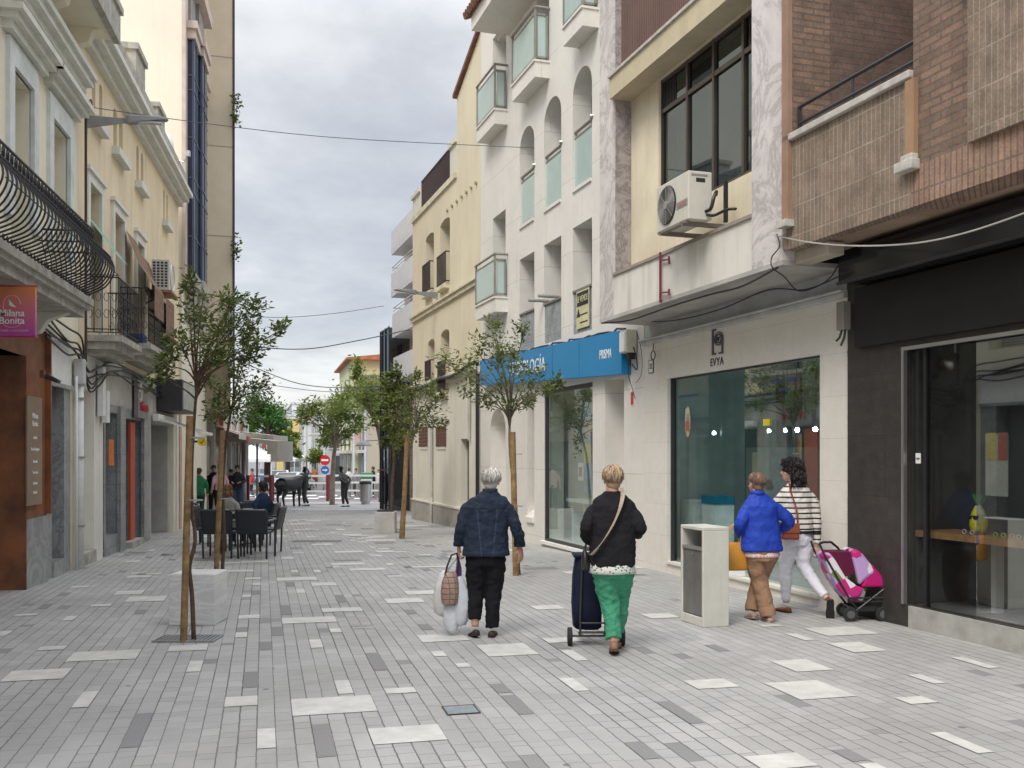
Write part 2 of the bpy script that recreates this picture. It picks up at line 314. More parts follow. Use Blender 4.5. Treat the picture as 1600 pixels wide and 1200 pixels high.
# ---------------------------------------------------------------- ground
def pave_mat():
    m = bpy.data.materials.new('granite_setts'); m.use_nodes = True; nt = m.node_tree; p = nt.nodes['Principled BSDF']
    tc = nd(nt, 'ShaderNodeTexCoord'); mp = nd(nt, 'ShaderNodeMapping'); mp.inputs['Rotation'].default_value = (0, 0, -math.atan(.2503)); lk(nt, tc.outputs['Object'], mp.inputs[0])
    sp = nd(nt, 'ShaderNodeSeparateXYZ'); lk(nt, mp.outputs[0], sp.inputs[0])
    wob = nd(nt, 'ShaderNodeTexNoise', i={'Scale': 1.2, 'Detail': 3}); lk(nt, tc.outputs['Object'], wob.inputs[0])
    wf = nd(nt, 'ShaderNodeTexNoise', i={'Scale': 14, 'Detail': 2}); lk(nt, tc.outputs['Object'], wf.inputs[0])
    w = .1085
    xx = mth(nt, 'ADD', mth(nt, 'DIVIDE', mth(nt, 'ADD', sp.outputs[0], mth(nt, 'MULTIPLY', mth(nt, 'SUBTRACT', wf.outputs[0], .5), .012)), w), 500.36)
    row = mth(nt, 'FLOOR', xx); fx = mth(nt, 'FRACT', xx)
    def wn(a, b=None):
        n = nd(nt, 'ShaderNodeTexWhiteNoise', noise_dimensions='2D' if b is not None else '1D')
        if b is None: lk(nt, a, n.inputs['W'])
        else:
            c = nd(nt, 'ShaderNodeCombineXYZ'); lk(nt, a, c.inputs[0]); lk(nt, b, c.inputs[1]); lk(nt, c.outputs[0], n.inputs['Vector'])
        return n
    r1 = wn(row); r2 = wn(mth(nt, 'ADD', row, 77.3))
    ln = mth(nt, 'ADD', .26, mth(nt, 'MULTIPLY', r2.outputs['Value'], .12))
    yy = mth(nt, 'ADD', mth(nt, 'DIVIDE', mth(nt, 'ADD', sp.outputs[1], mth(nt, 'MULTIPLY', r1.outputs['Value'], 9)), ln), 900)
    cell = mth(nt, 'FLOOR', yy); fy = mth(nt, 'FRACT', yy)
    rc = wn(row, cell); cut = mth(nt, 'ADD', .3, mth(nt, 'MULTIPLY', rc.outputs['Value'], .4))
    split = mth(nt, 'GREATER_THAN', wn(mth(nt, 'ADD', row, 31.7), cell).outputs['Value'], .45)
    side = mth(nt, 'MULTIPLY', split, mth(nt, 'GREATER_THAN', fy, cut))
    idn = wn(row, mth(nt, 'ADD', cell, mth(nt, 'MULTIPLY', side, .37)))
    # joints
    jx = mth(nt, 'MULTIPLY', mth(nt, 'MINIMUM', fx, mth(nt, 'SUBTRACT', 1.0, fx)), w)
    jy = mth(nt, 'MULTIPLY', mth(nt, 'MINIMUM', fy, mth(nt, 'SUBTRACT', 1.0, fy)), ln)
    jc = mth(nt, 'ADD', mth(nt, 'MULTIPLY', mth(nt, 'ABSOLUTE', mth(nt, 'SUBTRACT', fy, cut)), ln), mth(nt, 'MULTIPLY', mth(nt, 'SUBTRACT', 1.0, split), 1.0))
    jw = mth(nt, 'MULTIPLY', mth(nt, 'ADD', .55, mth(nt, 'MULTIPLY', r1.outputs['Value'], .95)), .0036)
    joint = mth(nt, 'LESS_THAN', mth(nt, 'SUBTRACT', jx, jw), 0)
    jy2 = mth(nt, 'MINIMUM', jy, jc)
    joint2 = mth(nt, 'LESS_THAN', mth(nt, 'SUBTRACT', jy2, mth(nt, 'MULTIPLY', jw, .75)), 0)
    j = mth(nt, 'MAXIMUM', mth(nt, 'MULTIPLY', joint, 1.0), mth(nt, 'MULTIPLY', joint2, .75))
    base = ramp(nt, idn.outputs['Value'], [(0, (.375, .370, .355)), (.45, (.405, .40, .385)), (.93, (.44, .434, .416)), (.986, (.455, .447, .427)), (.988, (.22, .22, .215)), (1, (.27, .265, .26))])
    sg = nd(nt, 'ShaderNodeTexNoise', i={'Scale': 160, 'Detail': 2, 'Roughness': .8}); lk(nt, tc.outputs['Object'], sg.inputs[0])
    base = mix(nt, .35, base, ramp(nt, sg.outputs[0], [(.3, .28), (.5, .5), (.7, .75)]), 'OVERLAY')
    st = nd(nt, 'ShaderNodeTexNoise', i={'Scale': .55, 'Detail': 8, 'Roughness': .68, 'Distortion': .6}); lk(nt, tc.outputs['Object'], st.inputs[0])
    base = mix(nt, ramp(nt, st.outputs[0], [(.40, 0.0), (.70, .75)]), base, (.27, .265, .25))
    # trodden chewing gum and drips
    vo = nd(nt, 'ShaderNodeTexVoronoi', i={'Scale': 2.9, 'Randomness': 1}); lk(nt, tc.outputs['Object'], vo.inputs[0])
    vr = nd(nt, 'ShaderNodeSeparateColor'); lk(nt, vo.outputs['Color'], vr.inputs[0])
    gum = mth(nt, 'MULTIPLY', mth(nt, 'LESS_THAN', vo.outputs['Distance'], mth(nt, 'MULTIPLY', vr.outputs[0], .075)), mth(nt, 'GREATER_THAN', vr.outputs[1], .45))
    base = mix(nt, mth(nt, 'MULTIPLY', gum, .7), base, (.12, .12, .12))
    jd = nd(nt, 'ShaderNodeTexNoise', i={'Scale': .9, 'Detail': 3}); lk(nt, tc.outputs['Object'], jd.inputs[0])
    j = mth(nt, 'MULTIPLY', j, ramp(nt, jd.outputs[0], [(.3, .55), (.65, 1.0)]))
    col = mix(nt, j, base, (.085, .085, .08)); lk(nt, col, p.inputs['Base Color'])
    p.inputs['Roughness'].default_value = .72
    hb = mth(nt, 'ADD', mth(nt, 'MULTIPLY', mth(nt, 'SUBTRACT', 1.0, j), 1.0), mth(nt, 'ADD', mth(nt, 'MULTIPLY', idn.outputs['Value'], .35), mth(nt, 'MULTIPLY', sg.outputs[0], .25)))
    bp = nd(nt, 'ShaderNodeBump', i={'Strength': .45, 'Distance': .004}); lk(nt, hb, bp.inputs['Height']); lk(nt, bp.outputs[0], p.inputs['Normal'])
    return m
M_pave = pave_mat()
def sheet(name, poly_fn, ys, m, dz=0):
    """ground sheet following the lie of the land: poly_fn(y) -> (x0, x1)"""
    b = MB(); vs = []
    for y in ys: a, c = poly_fn(y); vs += [(a, y, G(y)+dz), (c, y, G(y)+dz)]
    b.add(vs, [(2*i, 2*i+1, 2*i+3, 2*i+2) for i in range(len(ys)-1)]); return struct(b.build(name, m))
ys = [-40, 0, 6.5, 9, 12, 17, 25, 39]
sheet('pavement', lambda y: (-40, 40), ys, M_pave)
M_plaza = brick('plaza_slabs', (.42,.42,.41), (.46,.46,.45), (.30,.30,.29), 1.2, .6, .006, rough=.7, bump=.2, stain=.2)
def flat_map(m):   # use x/y of the ground instead of the wall's x/z
    nt = m.node_tree
    for n in nt.nodes:
        if n.type == 'COMBXYZ':
            sp = [q for q in nt.nodes if q.type == 'SEPXYZ'][0]; lk(nt, sp.outputs[0], n.inputs[0]); lk(nt, sp.outputs[1], n.inputs[1])
flat_map(M_plaza)
sheet('plaza', lambda y: (-60, 60), [39, 45, 52], M_plaza)
M_asph = mat('asphalt', (.16,.16,.165), .9, var=.2, scale=2, bump=.4, bscale=200)
M_redpave = mat('red_paving', (.36,.25,.23), .85, var=.15, scale=3)
sheet('crossroad', lambda y: (-150, 150), [52, 65, 75], M_asph)
sheet('far_road', lambda y: (-300, 300), [75, 120, 600, 2500], mat('far_asphalt', (.22,.22,.225), .9, var=.2, scale=.5))
sheet('red_strip', lambda y: (-40, 40), [50.2, 52.0], M_redpave, .006)
sheet('kerb', lambda y: (-60, 60), [52.0, 52.25], mat('kerb_stone', (.5,.5,.48), .8), .02)
b = MB()
for y0 in (54.5, 57.5, 60.5):
    for k in range(14): x = -16.5+k*1.3; b.quad((x,y0,G(y0)+.006),(x+.6,y0,G(y0)+.006),(x+.35,y0+2.0,G(y0+2)+.006),(x-.25,y0+2.0,G(y0+2)+.006))
struct(b.build('crossing_markings', mat('road_paint', (.75,.75,.73), .8)))
for y0, hw, nm in ((38.9, .06, 'dark_band'), (41.6, .05, 'dark_band')):
    sheet(nm, lambda y: (-30, 30), [y0-hw, y0+hw], mat('dark_channel', (.17,.15,.14), .8), .004)
# white and dark stones let into the setts: (left, right, bottom, top) in the photograph
pn = math.hypot(.2503, 1); pa = Vector((-.2503/pn, 1/pn)); pb = Vector((1/pn, .2503/pn))
def inlay(mb, L, z, grow=0):
    for (xl, xr, yb, yt) in L:
        a = gp(xl, yb).xy; c = gp(xr, yb-2).xy; t = gp(xl, yt).xy
        a0 = a.dot(pa); a1 = a0+max(.06, (gp((xl+xr)/2, yt).y-gp((xl+xr)/2, yb).y)*1.03); b0 = a.dot(pb); b1 = c.dot(pb)
        w = .1085; off = -.36*w; n0 = round((b0-off)/w); n1 = max(n0+1, round((b1-off)/w)); b0 = n0*w+off+.002; b1 = n1*w+off-.002
        q = []
        for u, v in ((b0, a0), (b1, a0), (b1, a1), (b0, a1)): p = pb*u+pa*v; q.append((p.x, p.y, G(p.y)+z))
        mb.quad(*q)
    return mb
WH = [(470,595,1119,1093),(593,701,1164,1139),(340,415,1106,1091),(387,415,1172,1141),(537,556,1085,1064),(491,507,1013,1000),(447,527,975,966),(505,563,957,951),
 (365,411,968,962),(360,376,997,989),(487,531,916,911),(436,491,908,903),(377,410,906,903),(519,533,989,983),(549,579,982,978),(465,476,927,921),(400,410,915,911),
 (372,384,934,930),(335,342,932,928),(0,90,1066,1049),(98,203,1035,1020),(108,128,1107,1082),(58,97,1017,1011),(256,316,1019,1010),(286,308,1051,1034),(170,225,930,924),
 (198,258,941,933),(147,175,948,945),(26,58,963,960),(102,118,970,963),(-20,15,995,987),(108,133,919,916),(215,235,897,894),(604,649,1085,1077),(547,578,983,978),
 (706,745,1044,1038),(688,707,1026,1018),(667,733,1004,993),(609,662,943,936),(636,690,930,924),(757,845,1027,1009),(903,920,1033,1017),(895,907,1081,1061),
 (859,911,1005,998),(845,884,953,947),(1015,1064,967,960),(1302,1374,994,982),(1332,1389,1020,1006),(1252,1315,1050,1033),(1254,1359,1094,1068),(1101,1159,1077,1064),
 (1185,1275,1205,1184),(1459,1472,1069,1055),(1541,1557,1045,1028),(1425,1464,1101,1091),(1517,1540,1179,1147),(1262,1275,1001,991),(1350,1372,1206,1196),(1195,1228,980,977)]
DK = [(510,539,1183,1132),(180,206,1170,1116),(370,393,1076,1051),(395,413,1017,1004),(431,448,994,980),(444,458,961,946),(448,460,917,910),(526,540,942,930),
 (586,605,1048,1034),(580,597,1034,1021),(399,411,929,923),(1070,1088,1132,1098),(800,822,1118,1088),(1020,1040,1186,1160),(880,893,1014,1004),(1130,1146,1018,1008),
 (56,80,952,944),(214,228,960,953),(640,655,960,953),(768,790,1084,1070),(1340,1360,1190,1172),(660,675,985,976)]
rg = random.Random(3)
for k in range(150):
    y = rg.uniform(868, 905) if k < 60 else rg.uniform(812, 868); s = (y-HY)/200
    lo, hi = (180 if y > 860 else 300), (1000 if y > 880 else 820 if y > 850 else 640)
    x = rg.uniform(lo, hi); wd = rg.choice([14, 22, 40, 60])*s; (WH if rg.random() < .6 else DK).append((x, x+wd*(1 if rg.random() < .6 else .4), y, y-rg.choice([2.2, 3.5])*s))
M_wslab = mat('white_slab', (.62,.61,.57), .6, var=.1, scale=6, col2=(.49,.485,.45))
M_dslab = mat('dark_slab', (.25,.245,.24), .75, var=.1, scale=120)
struct(inlay(MB(), DK, .003).build('dark_setts', M_dslab)); struct(inlay(MB(), WH, .0045).build('white_slabs', M_wslab))
# ================================================================ right side of the street
FR = 6.969; mR = .32
M_metal = mat('brushed_metal', (.55,.55,.54), .35, .9, var=.06); M_dark = mat('dark_metal', (.05,.05,.055), .45, .3, var=.1)
M_black = mat('black_paint', (.018,.018,.02), .45, var=.1); M_white = mat('white_paint', (.78,.78,.76), .5, var=.05, scale=8)
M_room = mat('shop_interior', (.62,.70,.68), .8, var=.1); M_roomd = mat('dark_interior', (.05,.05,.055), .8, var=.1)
G_teal = glass('teal_shop_glass', (.80,.90,.88), .74, refl=(.80,.87,.86)); G_dark = glass('dark_shop_glass', (.80,.83,.82), .78, refl=(.45,.47,.47)); G_win = glass('window_glass', (.35,.38,.38), .35)
M_frost = mat('frosted_glass', (.44,.56,.52), .16, var=.05, spec=.6); M_steel = mat('balcony_steel', (.34,.32,.29), .4, .5)
def room(root, name, m, u0, u1, y0, y1, z0, z1):
    """shop interior: floor, back and side walls, ceiling"""
    if u0 > u1: u0, u1 = u1, u0
    b = MB(); b.quad((u0,y1,z0),(u1,y1,z0),(u1,y1,z1),(u0,y1,z1)); b.quad((u0,y0,z0),(u0,y1,z0),(u0,y1,z1),(u0,y0,z1)); b.quad((u1,y0,z0),(u1,y0,z1),(u1,y1,z1),(u1,y1,z0))
    b.quad((u0,y0,z0),(u1,y0,z0),(u1,y1,z0),(u0,y1,z0)); b.quad((u0,y0,z1),(u0,y1,z1),(u1,y1,z1),(u1,y0,z1)); return b.build(name, m, root)
# ---------------------------------------------------------------- brick building, nearest on the right
f = Fac(FR, mR, 1, 1325); BR = f.root('brick_building', 'brown brick building with balcony over a black fronted optician shop, nearest on the right', 'building')
D = .8
M_brick = brick('brown_brick', (.28,.17,.115), (.17,.11,.078), (.13,.11,.09), .25, .066, .010, stain=.35, bump=1)
M_bvert = brick('upright_brick', (.28,.20,.145), (.205,.155,.115), (.35,.30,.23), .30, .062, .007, vertical=True, offset=0, stain=.45, bump=.9)
M_soldier = brick('soldier_brick', (.36,.225,.155), (.28,.175,.125), (.17,.13,.10), .30, .062, .008, vertical=True, offset=0, stain=.2, bump=.9)
M_slate = brick('slate_tile', (.052,.045,.040), (.042,.037,.033), (.02,.018,.016), 1.2, .62, .003, stain=.5, rough=.5, bump=.15, var=.6)
M_conc = mat('concrete_plinth', (.40,.39,.355), .85, var=.14, scale=5, bump=.3, streak=.25); M_tan = mat('tan_render', (.38,.27,.19), .8, var=.15, scale=2)
M_cope = mat('coping_stone', (.52,.49,.44), .8, var=.15, scale=9)
U = f.U; zb = 3.80; uB0 = U(1411, D); uB1 = U(1238, D); uP1 = U(1427, D); uQ = U(1520, D); uE = -9.0; uL = U(1222, D)+.02
# upper wall: pier between the balconies and the wall over
wm = MB(); wm.box(uQ, uP1, D-.6, D, zb+.32, 9); wm.box(uE, uQ, D-.6, D-.02, zb+.32, 9)
wm.box(uB1, uL, D-.45, D, zb+.32, 9)
wm.build('brick_wall', M_brick, BR)
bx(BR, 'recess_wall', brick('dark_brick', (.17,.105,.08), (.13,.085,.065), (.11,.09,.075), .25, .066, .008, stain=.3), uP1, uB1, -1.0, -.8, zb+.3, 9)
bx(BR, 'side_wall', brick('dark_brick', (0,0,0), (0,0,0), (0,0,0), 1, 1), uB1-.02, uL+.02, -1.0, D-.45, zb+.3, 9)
bx(BR, 'floor_slab', M_tan, uE, uL, -.4, D-.01, zb, zb+.10)
bx(BR, 'soldier_course', M_soldier, uE, uP1+.02, D-.3, D+.004, zb-.02, zb+.32)
bx(BR, 'parapet', M_bvert, uP1+.02, uL-.1, D-.14, D+.002, zb-.02, 4.88)
bx(BR, 'parapet', M_bvert, uE, uQ, D-.1, D+.05, zb+.32, 5.42)
bx(BR, 'coping', M_cope, uP1-.0, uL-.08, D-.17, D+.05, 4.88, 4.95, .01); bx(BR, 'coping', M_cope, uE, uQ+.05, D-.1, D+.12, 5.42, 5.52, .01)
MB().box(uP1+.02, uP1+.42, -.79, -.74, zb+.1, 6.4).build('balcony_door', M_roomd, BR)
rl = MB(); 
for z in (5.05, 5.22): rl.tube([(uB1-.02, D-.06, z), (uP1-.0, D-.06, z)], .018, 6)
rl.bar((uB1-.9, D-.06, 4.95), (uB1-.9, D-.06, 5.22), .03, .012); rl.bar((uB1-.04, D-.06, 4.95), (uB1-.04, D-.06, 5.22), .03, .03)
rl.build('handrail', M_dark, BR)
rl = MB(); rl.tube([(uQ-.1, D, 5.52), (uQ-.1, D, 5.72), (uQ-.2, D, 5.78), (uE, D, 5.78)], .022, 6).tube([(uQ-.1, D, 5.60), (uE, D, 5.60)], .022, 6); rl.build('handrail', M_dark, BR)
dp = MB(); up = U(1420, D+.02); dp.box(up-.09, up+.02, D-.05, D+.045, 4.2, 4.86); dp.build('drainpipe', mat('tan_paint', (.36,.22,.125), .6, var=.1), BR)
MB().box(up-.12, up+.10, D, D+.10, 4.08, 4.17).box(up-.10, up+.04, D, D+.08, 4.15, 4.22).build('pipe_cap', M_cope, BR, bevel=.01)
ue = U(1230, D+.02); MB().box(ue-.06, ue+.05, D-.02, D+.05, 4.08, 9).build('corner_pipe', mat('pink_paint', (.31,.19,.13), .6, var=.15), BR); MB().box(ue-.1, ue+.07, D, D+.11, 4.0, 4.07).build('pipe_cap', M_cope, BR)
# ground floor
zt = 2.71; uw = U(1412); uwin0 = -8.5
g_ = MB(); wall(g_, uE, .02, -.1, 3.8, [(uwin0, uw, .2, zt)], 0, .10); g_.build('shop_wall', M_slate, BR)
bx(BR, 'plinth', M_conc, uwin0, U(1419, .03), -.1, .03, -.1, .195)
fr = MB(); e = .025; fr.box(uw-e, uw+.012, -.02, .022, .2, zt+.01).box(uwin0, uw-e, -.02, .022, zt-e, zt+.01); fr.build('shop_window_frame', M_metal, BR)
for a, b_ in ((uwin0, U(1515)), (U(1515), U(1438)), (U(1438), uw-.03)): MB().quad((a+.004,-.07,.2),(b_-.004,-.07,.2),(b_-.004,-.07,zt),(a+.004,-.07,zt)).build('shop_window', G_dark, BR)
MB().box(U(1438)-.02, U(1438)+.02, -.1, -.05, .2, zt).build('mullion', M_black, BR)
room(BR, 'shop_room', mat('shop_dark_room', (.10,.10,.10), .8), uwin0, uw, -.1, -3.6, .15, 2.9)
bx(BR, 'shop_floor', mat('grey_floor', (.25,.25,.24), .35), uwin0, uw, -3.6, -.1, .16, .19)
bx(BR, 'display_shelf', mat('oak_shelf', (.50,.27,.12), .5, var=.2, scale=8), uwin0, U(1447, -.3), -.62, -.14, .86, .92)
bx(BR, 'shelf_leg', M_white, U(1535,-.3), U(1528,-.3), -.55, -.45, .19, .86)
for q in range(4):
    MB().box(-2.6-q*1.3, -2.0-q*1.3, -3.5, -3.1, .2, 1.9).build('display_cabinet', mat('grey_panel', (.16,.17,.17), .5), BR)
po = MB(); po.box(U(1575,-.12), U(1540,-.12), -.125, -.118, 1.30, 1.85, 0); po.build('window_poster', mat('poster_paper', (.45,.45,.38), .7), BR)
po = MB(); po.box(U(1556,-.11), U(1541,-.11), -.116, -.112, 1.62, 1.86, 0).box(U(1574,-.11), U(1559,-.11), -.116, -.112, 1.62, 1.86, 1); po.build('window_poster', [mat('yellow_print', (.50,.42,.06), .6), mat('red_print', (.40,.10,.07), .6)], BR)
st_ = MB(); us = U(1427,.0); st_.box(us-.035, us+.035, -.06, -.056, 1.58, 1.68); st_.build('door_sticker', M_white, BR)
text('~o~', .035, 'sticker_mark', M_black, BR, Matrix.Translation((us, -.054, 1.63)) @ Matrix.Rotation(math.pi, 4, 'Z'))
# fascia
ub = U(1310, .35)
SB = f.at('shop_fascia', 'long glossy black shop sign box under the brown brick balcony', 'shop sign', 0, 0, 3.40)
bx(SB, 'sign_box', mat('black_gloss', (.012,.012,.014), .12, var=.05), uE, ub, .0, .35, .02, .34)
bx(SB, 'lower_panel', mat('charcoal_panel', (.020,.019,.018), .55, var=.1, spec=.25), uE, U(1335, .06), .0, .06, -.62, .0)
bx(SB, 'trim', M_dark, uE, ub+.01, .34, .37, .0, .03)
# grey cable box under the balcony slab and the slender beam next to it
o = f.at('junction_box', 'flat beige box fixed under the balcony slab beside the black shop sign', 'box', U(1280, .55), .55, 3.70)
bx(o, 'cover', mat('beige_box', (.50,.45,.36), .7), -.28, .28, -.10, .10, -.04, .09, .01)
o = f.at('wall_lamp', 'grey shutter bracket on the wall between the black and the cream shop fronts', 'bracket', U(1318, .1), .1, 3.14)
MB().box(-.06, .06, -.05, .05, -.16, .14).build('housing', mat('grey_taupe', (.24,.22,.19), .6), o, bevel=.01); MB().tube([(-.03,0,-.16),(-.05,.03,-.25),(-.02,.05,-.33)], .012, 6).tube([(.03,0,-.16),(.03,.03,-.24),(.06,.05,-.27)], .012, 6).build('cable_end', M_dark, o)
# things in the optician's window
PA = o = thing('pineapple', 'yellow inflatable pineapple with green leaves and black sunglasses on the wooden window shelf', 'pineapple', f.P(U(1529,-.35), -.35, .92), f.rz)
b_ = MB(); b_.rings([(0,0,.0,.05,.05),(0,0,.03,.10,.09),(0,0,.12,.135,.11),(0,0,.22,.13,.11),(0,0,.33,.09,.08),(0,0,.40,.05,.045),(0,0,.42,.02,.02)], 20); b_.build('fruit', mat('yellow_plastic', (.72,.68,.03), .35, var=.12, scale=30), o, smooth=True)
b_ = MB()
for k in range(9):
    a = k*.7; t = .07+.05*(k % 3 == 0); b_.tube([(0,0,.40),(math.cos(a)*t*.5,math.sin(a)*t*.5,.48),(math.cos(a)*t,math.sin(a)*t,.56+.03*(k%2))], [.022,.02,.003], 5)
b_.build('leaves', mat('green_plastic', (.05,.28,.08), .4), o)
b_ = MB(); b_.ball((-.05,.10,.24), (.045,.02,.03)).ball((.05,.10,.24), (.045,.02,.03)).bar((-.1,.10,.262),(.1,.10,.262), .02, .012); b_.build('sunglasses', M_black, o); PA.scale = (.66,)*3
gl = [('white', (.8,.8,.8)), ('green', (.3,.8,.15)), ('orange', (.8,.35,.1)), ('dark', (.1,.1,.1)), ('yellow', (.75,.7,.1))]
for k, px in enumerate((1511, 1560, 1572, 1585, 1597)):
    nm, c = gl[k]; o = thing('sunglasses', f'{nm} framed sunglasses on the wooden shelf of the black shop' , 'sunglasses', f.P(U(px,-.25), -.25, .92), f.rz, 'sunglasses displayed on the window shelf')
    MB().tube([(-.065+.025*math.cos(a), 0, .024+.02*math.sin(a)) for a in [q*math.pi/5 for q in range(11)]], .004, 5).tube([(.065-.025*math.cos(a)-.03, 0, .024+.02*math.sin(a)) for a in [q*math.pi/5 for q in range(11)]], .004, 5).build('frame_front', mat('frame_'+nm, c, .3), o)
    MB().tube([(-.09,0,.03),(-.09,-.12,.02)], .003, 4).tube([(.06,0,.03),(.06,-.12,.02)], .003, 4).build('temples', M_black, o)
o = thing('spotlight', 'silver spotlight hanging inside the top of the black shop window', 'lamp', f.P(U(1492,-.5), -.5, 2.6), f.rz)
MB().tube([(0,0,.3),(0,0,.05)], .012, 6).build('stem', M_metal, o); MB().tube([(0,0,.04),(-.02,.06,-.02),(-.04,.14,-.07)], [.04,.055,.075], 14).build('lamp_head', M_metal, o, smooth=True)
# ---------------------------------------------------------------- EVYA building
f = Fac(FR, mR, 1, 1006); U, Z = f.U, f.Z
EV = f.root('stone_fronted_building', 'cream stone shop front under an overhanging storey framed in veined marble', 'building')
uN = f.U(1325)-.0; zS = 3.645; uA = 0.0
M_stone = brick('cream_stone', (.74,.70,.63), (.715,.68,.61), (.58,.55,.49), 1.15, .46, .003, stain=.10, bump=.12, rough=.55, var=.2)
M_cream = mat('cream_wall', (.74,.66,.49), .85, var=.10, scale=1.2, bump=.25, bscale=90, streak=.22)
M_band = mat('stained_white_band', (.72,.69,.62), .7, var=.07, scale=1.5, streak=.45); M_beige = mat('beige_band', (.58,.50,.34), .8, var=.1, scale=1.5, streak=.3)
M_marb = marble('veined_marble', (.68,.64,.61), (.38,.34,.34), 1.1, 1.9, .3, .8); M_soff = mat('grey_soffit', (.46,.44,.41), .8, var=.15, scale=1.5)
w0, w1 = U(1281), U(1043); zt = 2.78; zs = .088
g_ = MB(); wall(g_, uN+.006, uA, -.2, 3.40, [(w0, w1, zs, zt)], 0, .14); g_.build('shop_wall', M_stone, EV)
bx(EV, 'upper_band', mat('pale_grey_band', (.50,.51,.50), .6), uN+.01, uA, -.1, -.01, 3.40, zS)
cn = MB(); cn.box(uN+.01, uA+.02, -.03, .05, 3.34, 3.40).box(uN+.01, uA+.03, -.03, .09, 3.40, 3.43); cn.build('cornice', mat('pale_grey_band', (0,0,0)), EV, bevel=.012)
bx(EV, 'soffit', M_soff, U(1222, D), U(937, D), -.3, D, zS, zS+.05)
bx(EV, 'sill', M_stone, w0, w1, -.14, .03, zs-.03, zs+.002)
# upper storey
uR0, uR1 = U(1222, D), U(1174.5, D); uL0, uL1 = U(958.5, D), U(937, D); uLi = uL0-.0
mb = MB(); mb.box(uR0, uR1, D-.34, D, zS+.05, 11); mb.build('marble_column', M_marb, EV)
mb = MB(); mb.box(uL0, uL1, D-.6, D, zS+.05, 11); mb.build('marble_column', M_marb, EV)
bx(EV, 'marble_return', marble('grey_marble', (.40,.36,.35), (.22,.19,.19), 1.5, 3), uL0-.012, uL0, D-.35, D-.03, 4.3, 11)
bx(EV, 'band', M_band, uR1, uL0, D-.3, D-.006, zS+.02, 4.27); bx(EV, 'band_coping', mat('brown_stone', (.33,.28,.24), .7), uR1, uL0, D-.36, D+.02, 4.27, 4.31)
DW = D-.28; a0, a1 = U(1180, DW)-.3, U(1029, DW)
g_ = MB(); wall(g_, uR1-.2, uL0, 4.30, 6.9, [(a0, a1, 4.93, 6.84)], DW, .12, sides=False); g_.build('recessed_wall', M_cream, EV)
ft = mat('bronze_frame', (.10,.085,.07), .4, .4); G_b = glass('bronze_glass', (.5,.52,.52), .70, refl=(.20,.235,.26))
fw = MB(); y = DW-.07; cols = [U(q, DW) for q in (1029, 1069, 1110, 1156)]+[a0]
for c in cols: fw.box(c-.025, c+.025, y-.03, y+.035, 4.93, 6.84)
for z in (4.95, 6.40, 6.82): fw.box(a0, a1, y-.03, y+.03, z-.03, z+.03)
fwo = fw.build('window_frame', ft, EV)
for c, d in zip(cols, cols[1:]):
    MB().quad((d+.03,y,4.96),(c-.03,y,4.96),(c-.03,y,6.39),(d+.03,y,6.39)).build('pane', G_b, fwo); MB().quad((d+.03,y,6.43),(c-.03,y,6.43),(c-.03,y,6.82),(d+.03,y,6.82)).build('pane', G_b, fwo)
bars = MB()
for k in range(8): bars.box(cols[0]-.06-k*.045, cols[0]-.075-k*.045, y+.004, y+.012, 6.43, 6.80)
for k in range(5): bars.box(cols[3]-.12-k*.06, cols[3]-.135-k*.06, y+.004, y+.012, 6.43, 6.80)
bars.build('louvre_bars', M_dark, EV)
bx(EV, 'pane_backing', mat('grey_backing', (.13,.15,.16), .9), a0, a1, DW-.30, DW-.28, 4.9, 6.9)  # added panel behind the glass so the panes read grey, not yellowish
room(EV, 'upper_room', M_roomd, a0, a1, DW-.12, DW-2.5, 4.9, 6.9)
bx(EV, 'balcony_slab', M_beige, uR1, uL0+.01, D-.6, D+.06, 6.85, 7.15); bx(EV, 'balcony_edge', M_cope, uR1, uL0+.012, D-.6, D+.09, 7.15, 7.19)
rl = MB(); n = 62
for k in range(n): c = uL0-.3-k*(uL0-.3-uR1)/n; rl.box(c-.022, c+.022, D-.04, D+.0, 7.22, 8.3)
rl.box(uR1, uL0-.25, D-.05, D+.01, 8.3, 8.36); rl.build('balcony_railing', mat('brown_paint', (.14,.075,.055), .5), EV)
bx(EV, 'upper_wall', M_cream, uR1, uL0, D-2, D-1.6, 7, 11)
bx(EV, 'core', M_roomd, uR0+.3, uL1-.1, -4, D-2.0, 3.8, 11)
# shop interior and glazing
ua, ub_ = U(1097), U(1153); y = -.10
room(EV, 'shop_room', M_room, w0-1.0, w1+.6, -.14, -3.4, zs-.02, 2.95)
bx(EV, 'shop_floor', mat('pale_floor', (.50,.55,.55), .3), w0-1.0, w1+.6, -3.4, -.14, zs-.02, zs+.004)
bx(EV, 'back_panel', mat('sage_panel', (.50,.58,.57), .7), w0-1.0, w1+.6, -2.2, -2.15, zs, 2.9)
MB().quad((ua,y,zs),(w1-.02,y,zs),(w1-.02,y,zt),(ua,y,zt)).build('shop_window', G_teal, EV)
MB().quad((w0+.02,y,zs),(ub_,y,zs),(ub_,y,zt),(w0+.02,y,zt)).build('shop_window', G_teal, EV)
MB().quad((w0+.02,y-.02,zs),(ub_,y-.02,zs),(ub_,y-.02,1.75),(w0+.02,y-.02,1.75)).build('frosted_film', mat('frost_film', (.16,.21,.20), .35, var=.04), EV)
MB().quad((ua,y-.75,zs),(ua,y,zs),(ua,y,zt),(ua,y-.75,zt)).build('side_glass', G_teal, EV); MB().quad((ub_,y-.75,zs),(ub_,y,zs),(ub_,y,zt),(ub_,y-.75,zt)).build('side_glass', G_teal, EV)
dr = MB(); dr.box(ub_-.05, ub_+.02, y-.82, y-.74, zs, zt).box(ub_+.35, ub_+.43, y-.82, y-.74, zs, zt).box(ub_, ub_+.4, y-.82, y-.74, 2.2, 2.28); dr.build('door', M_black, EV)
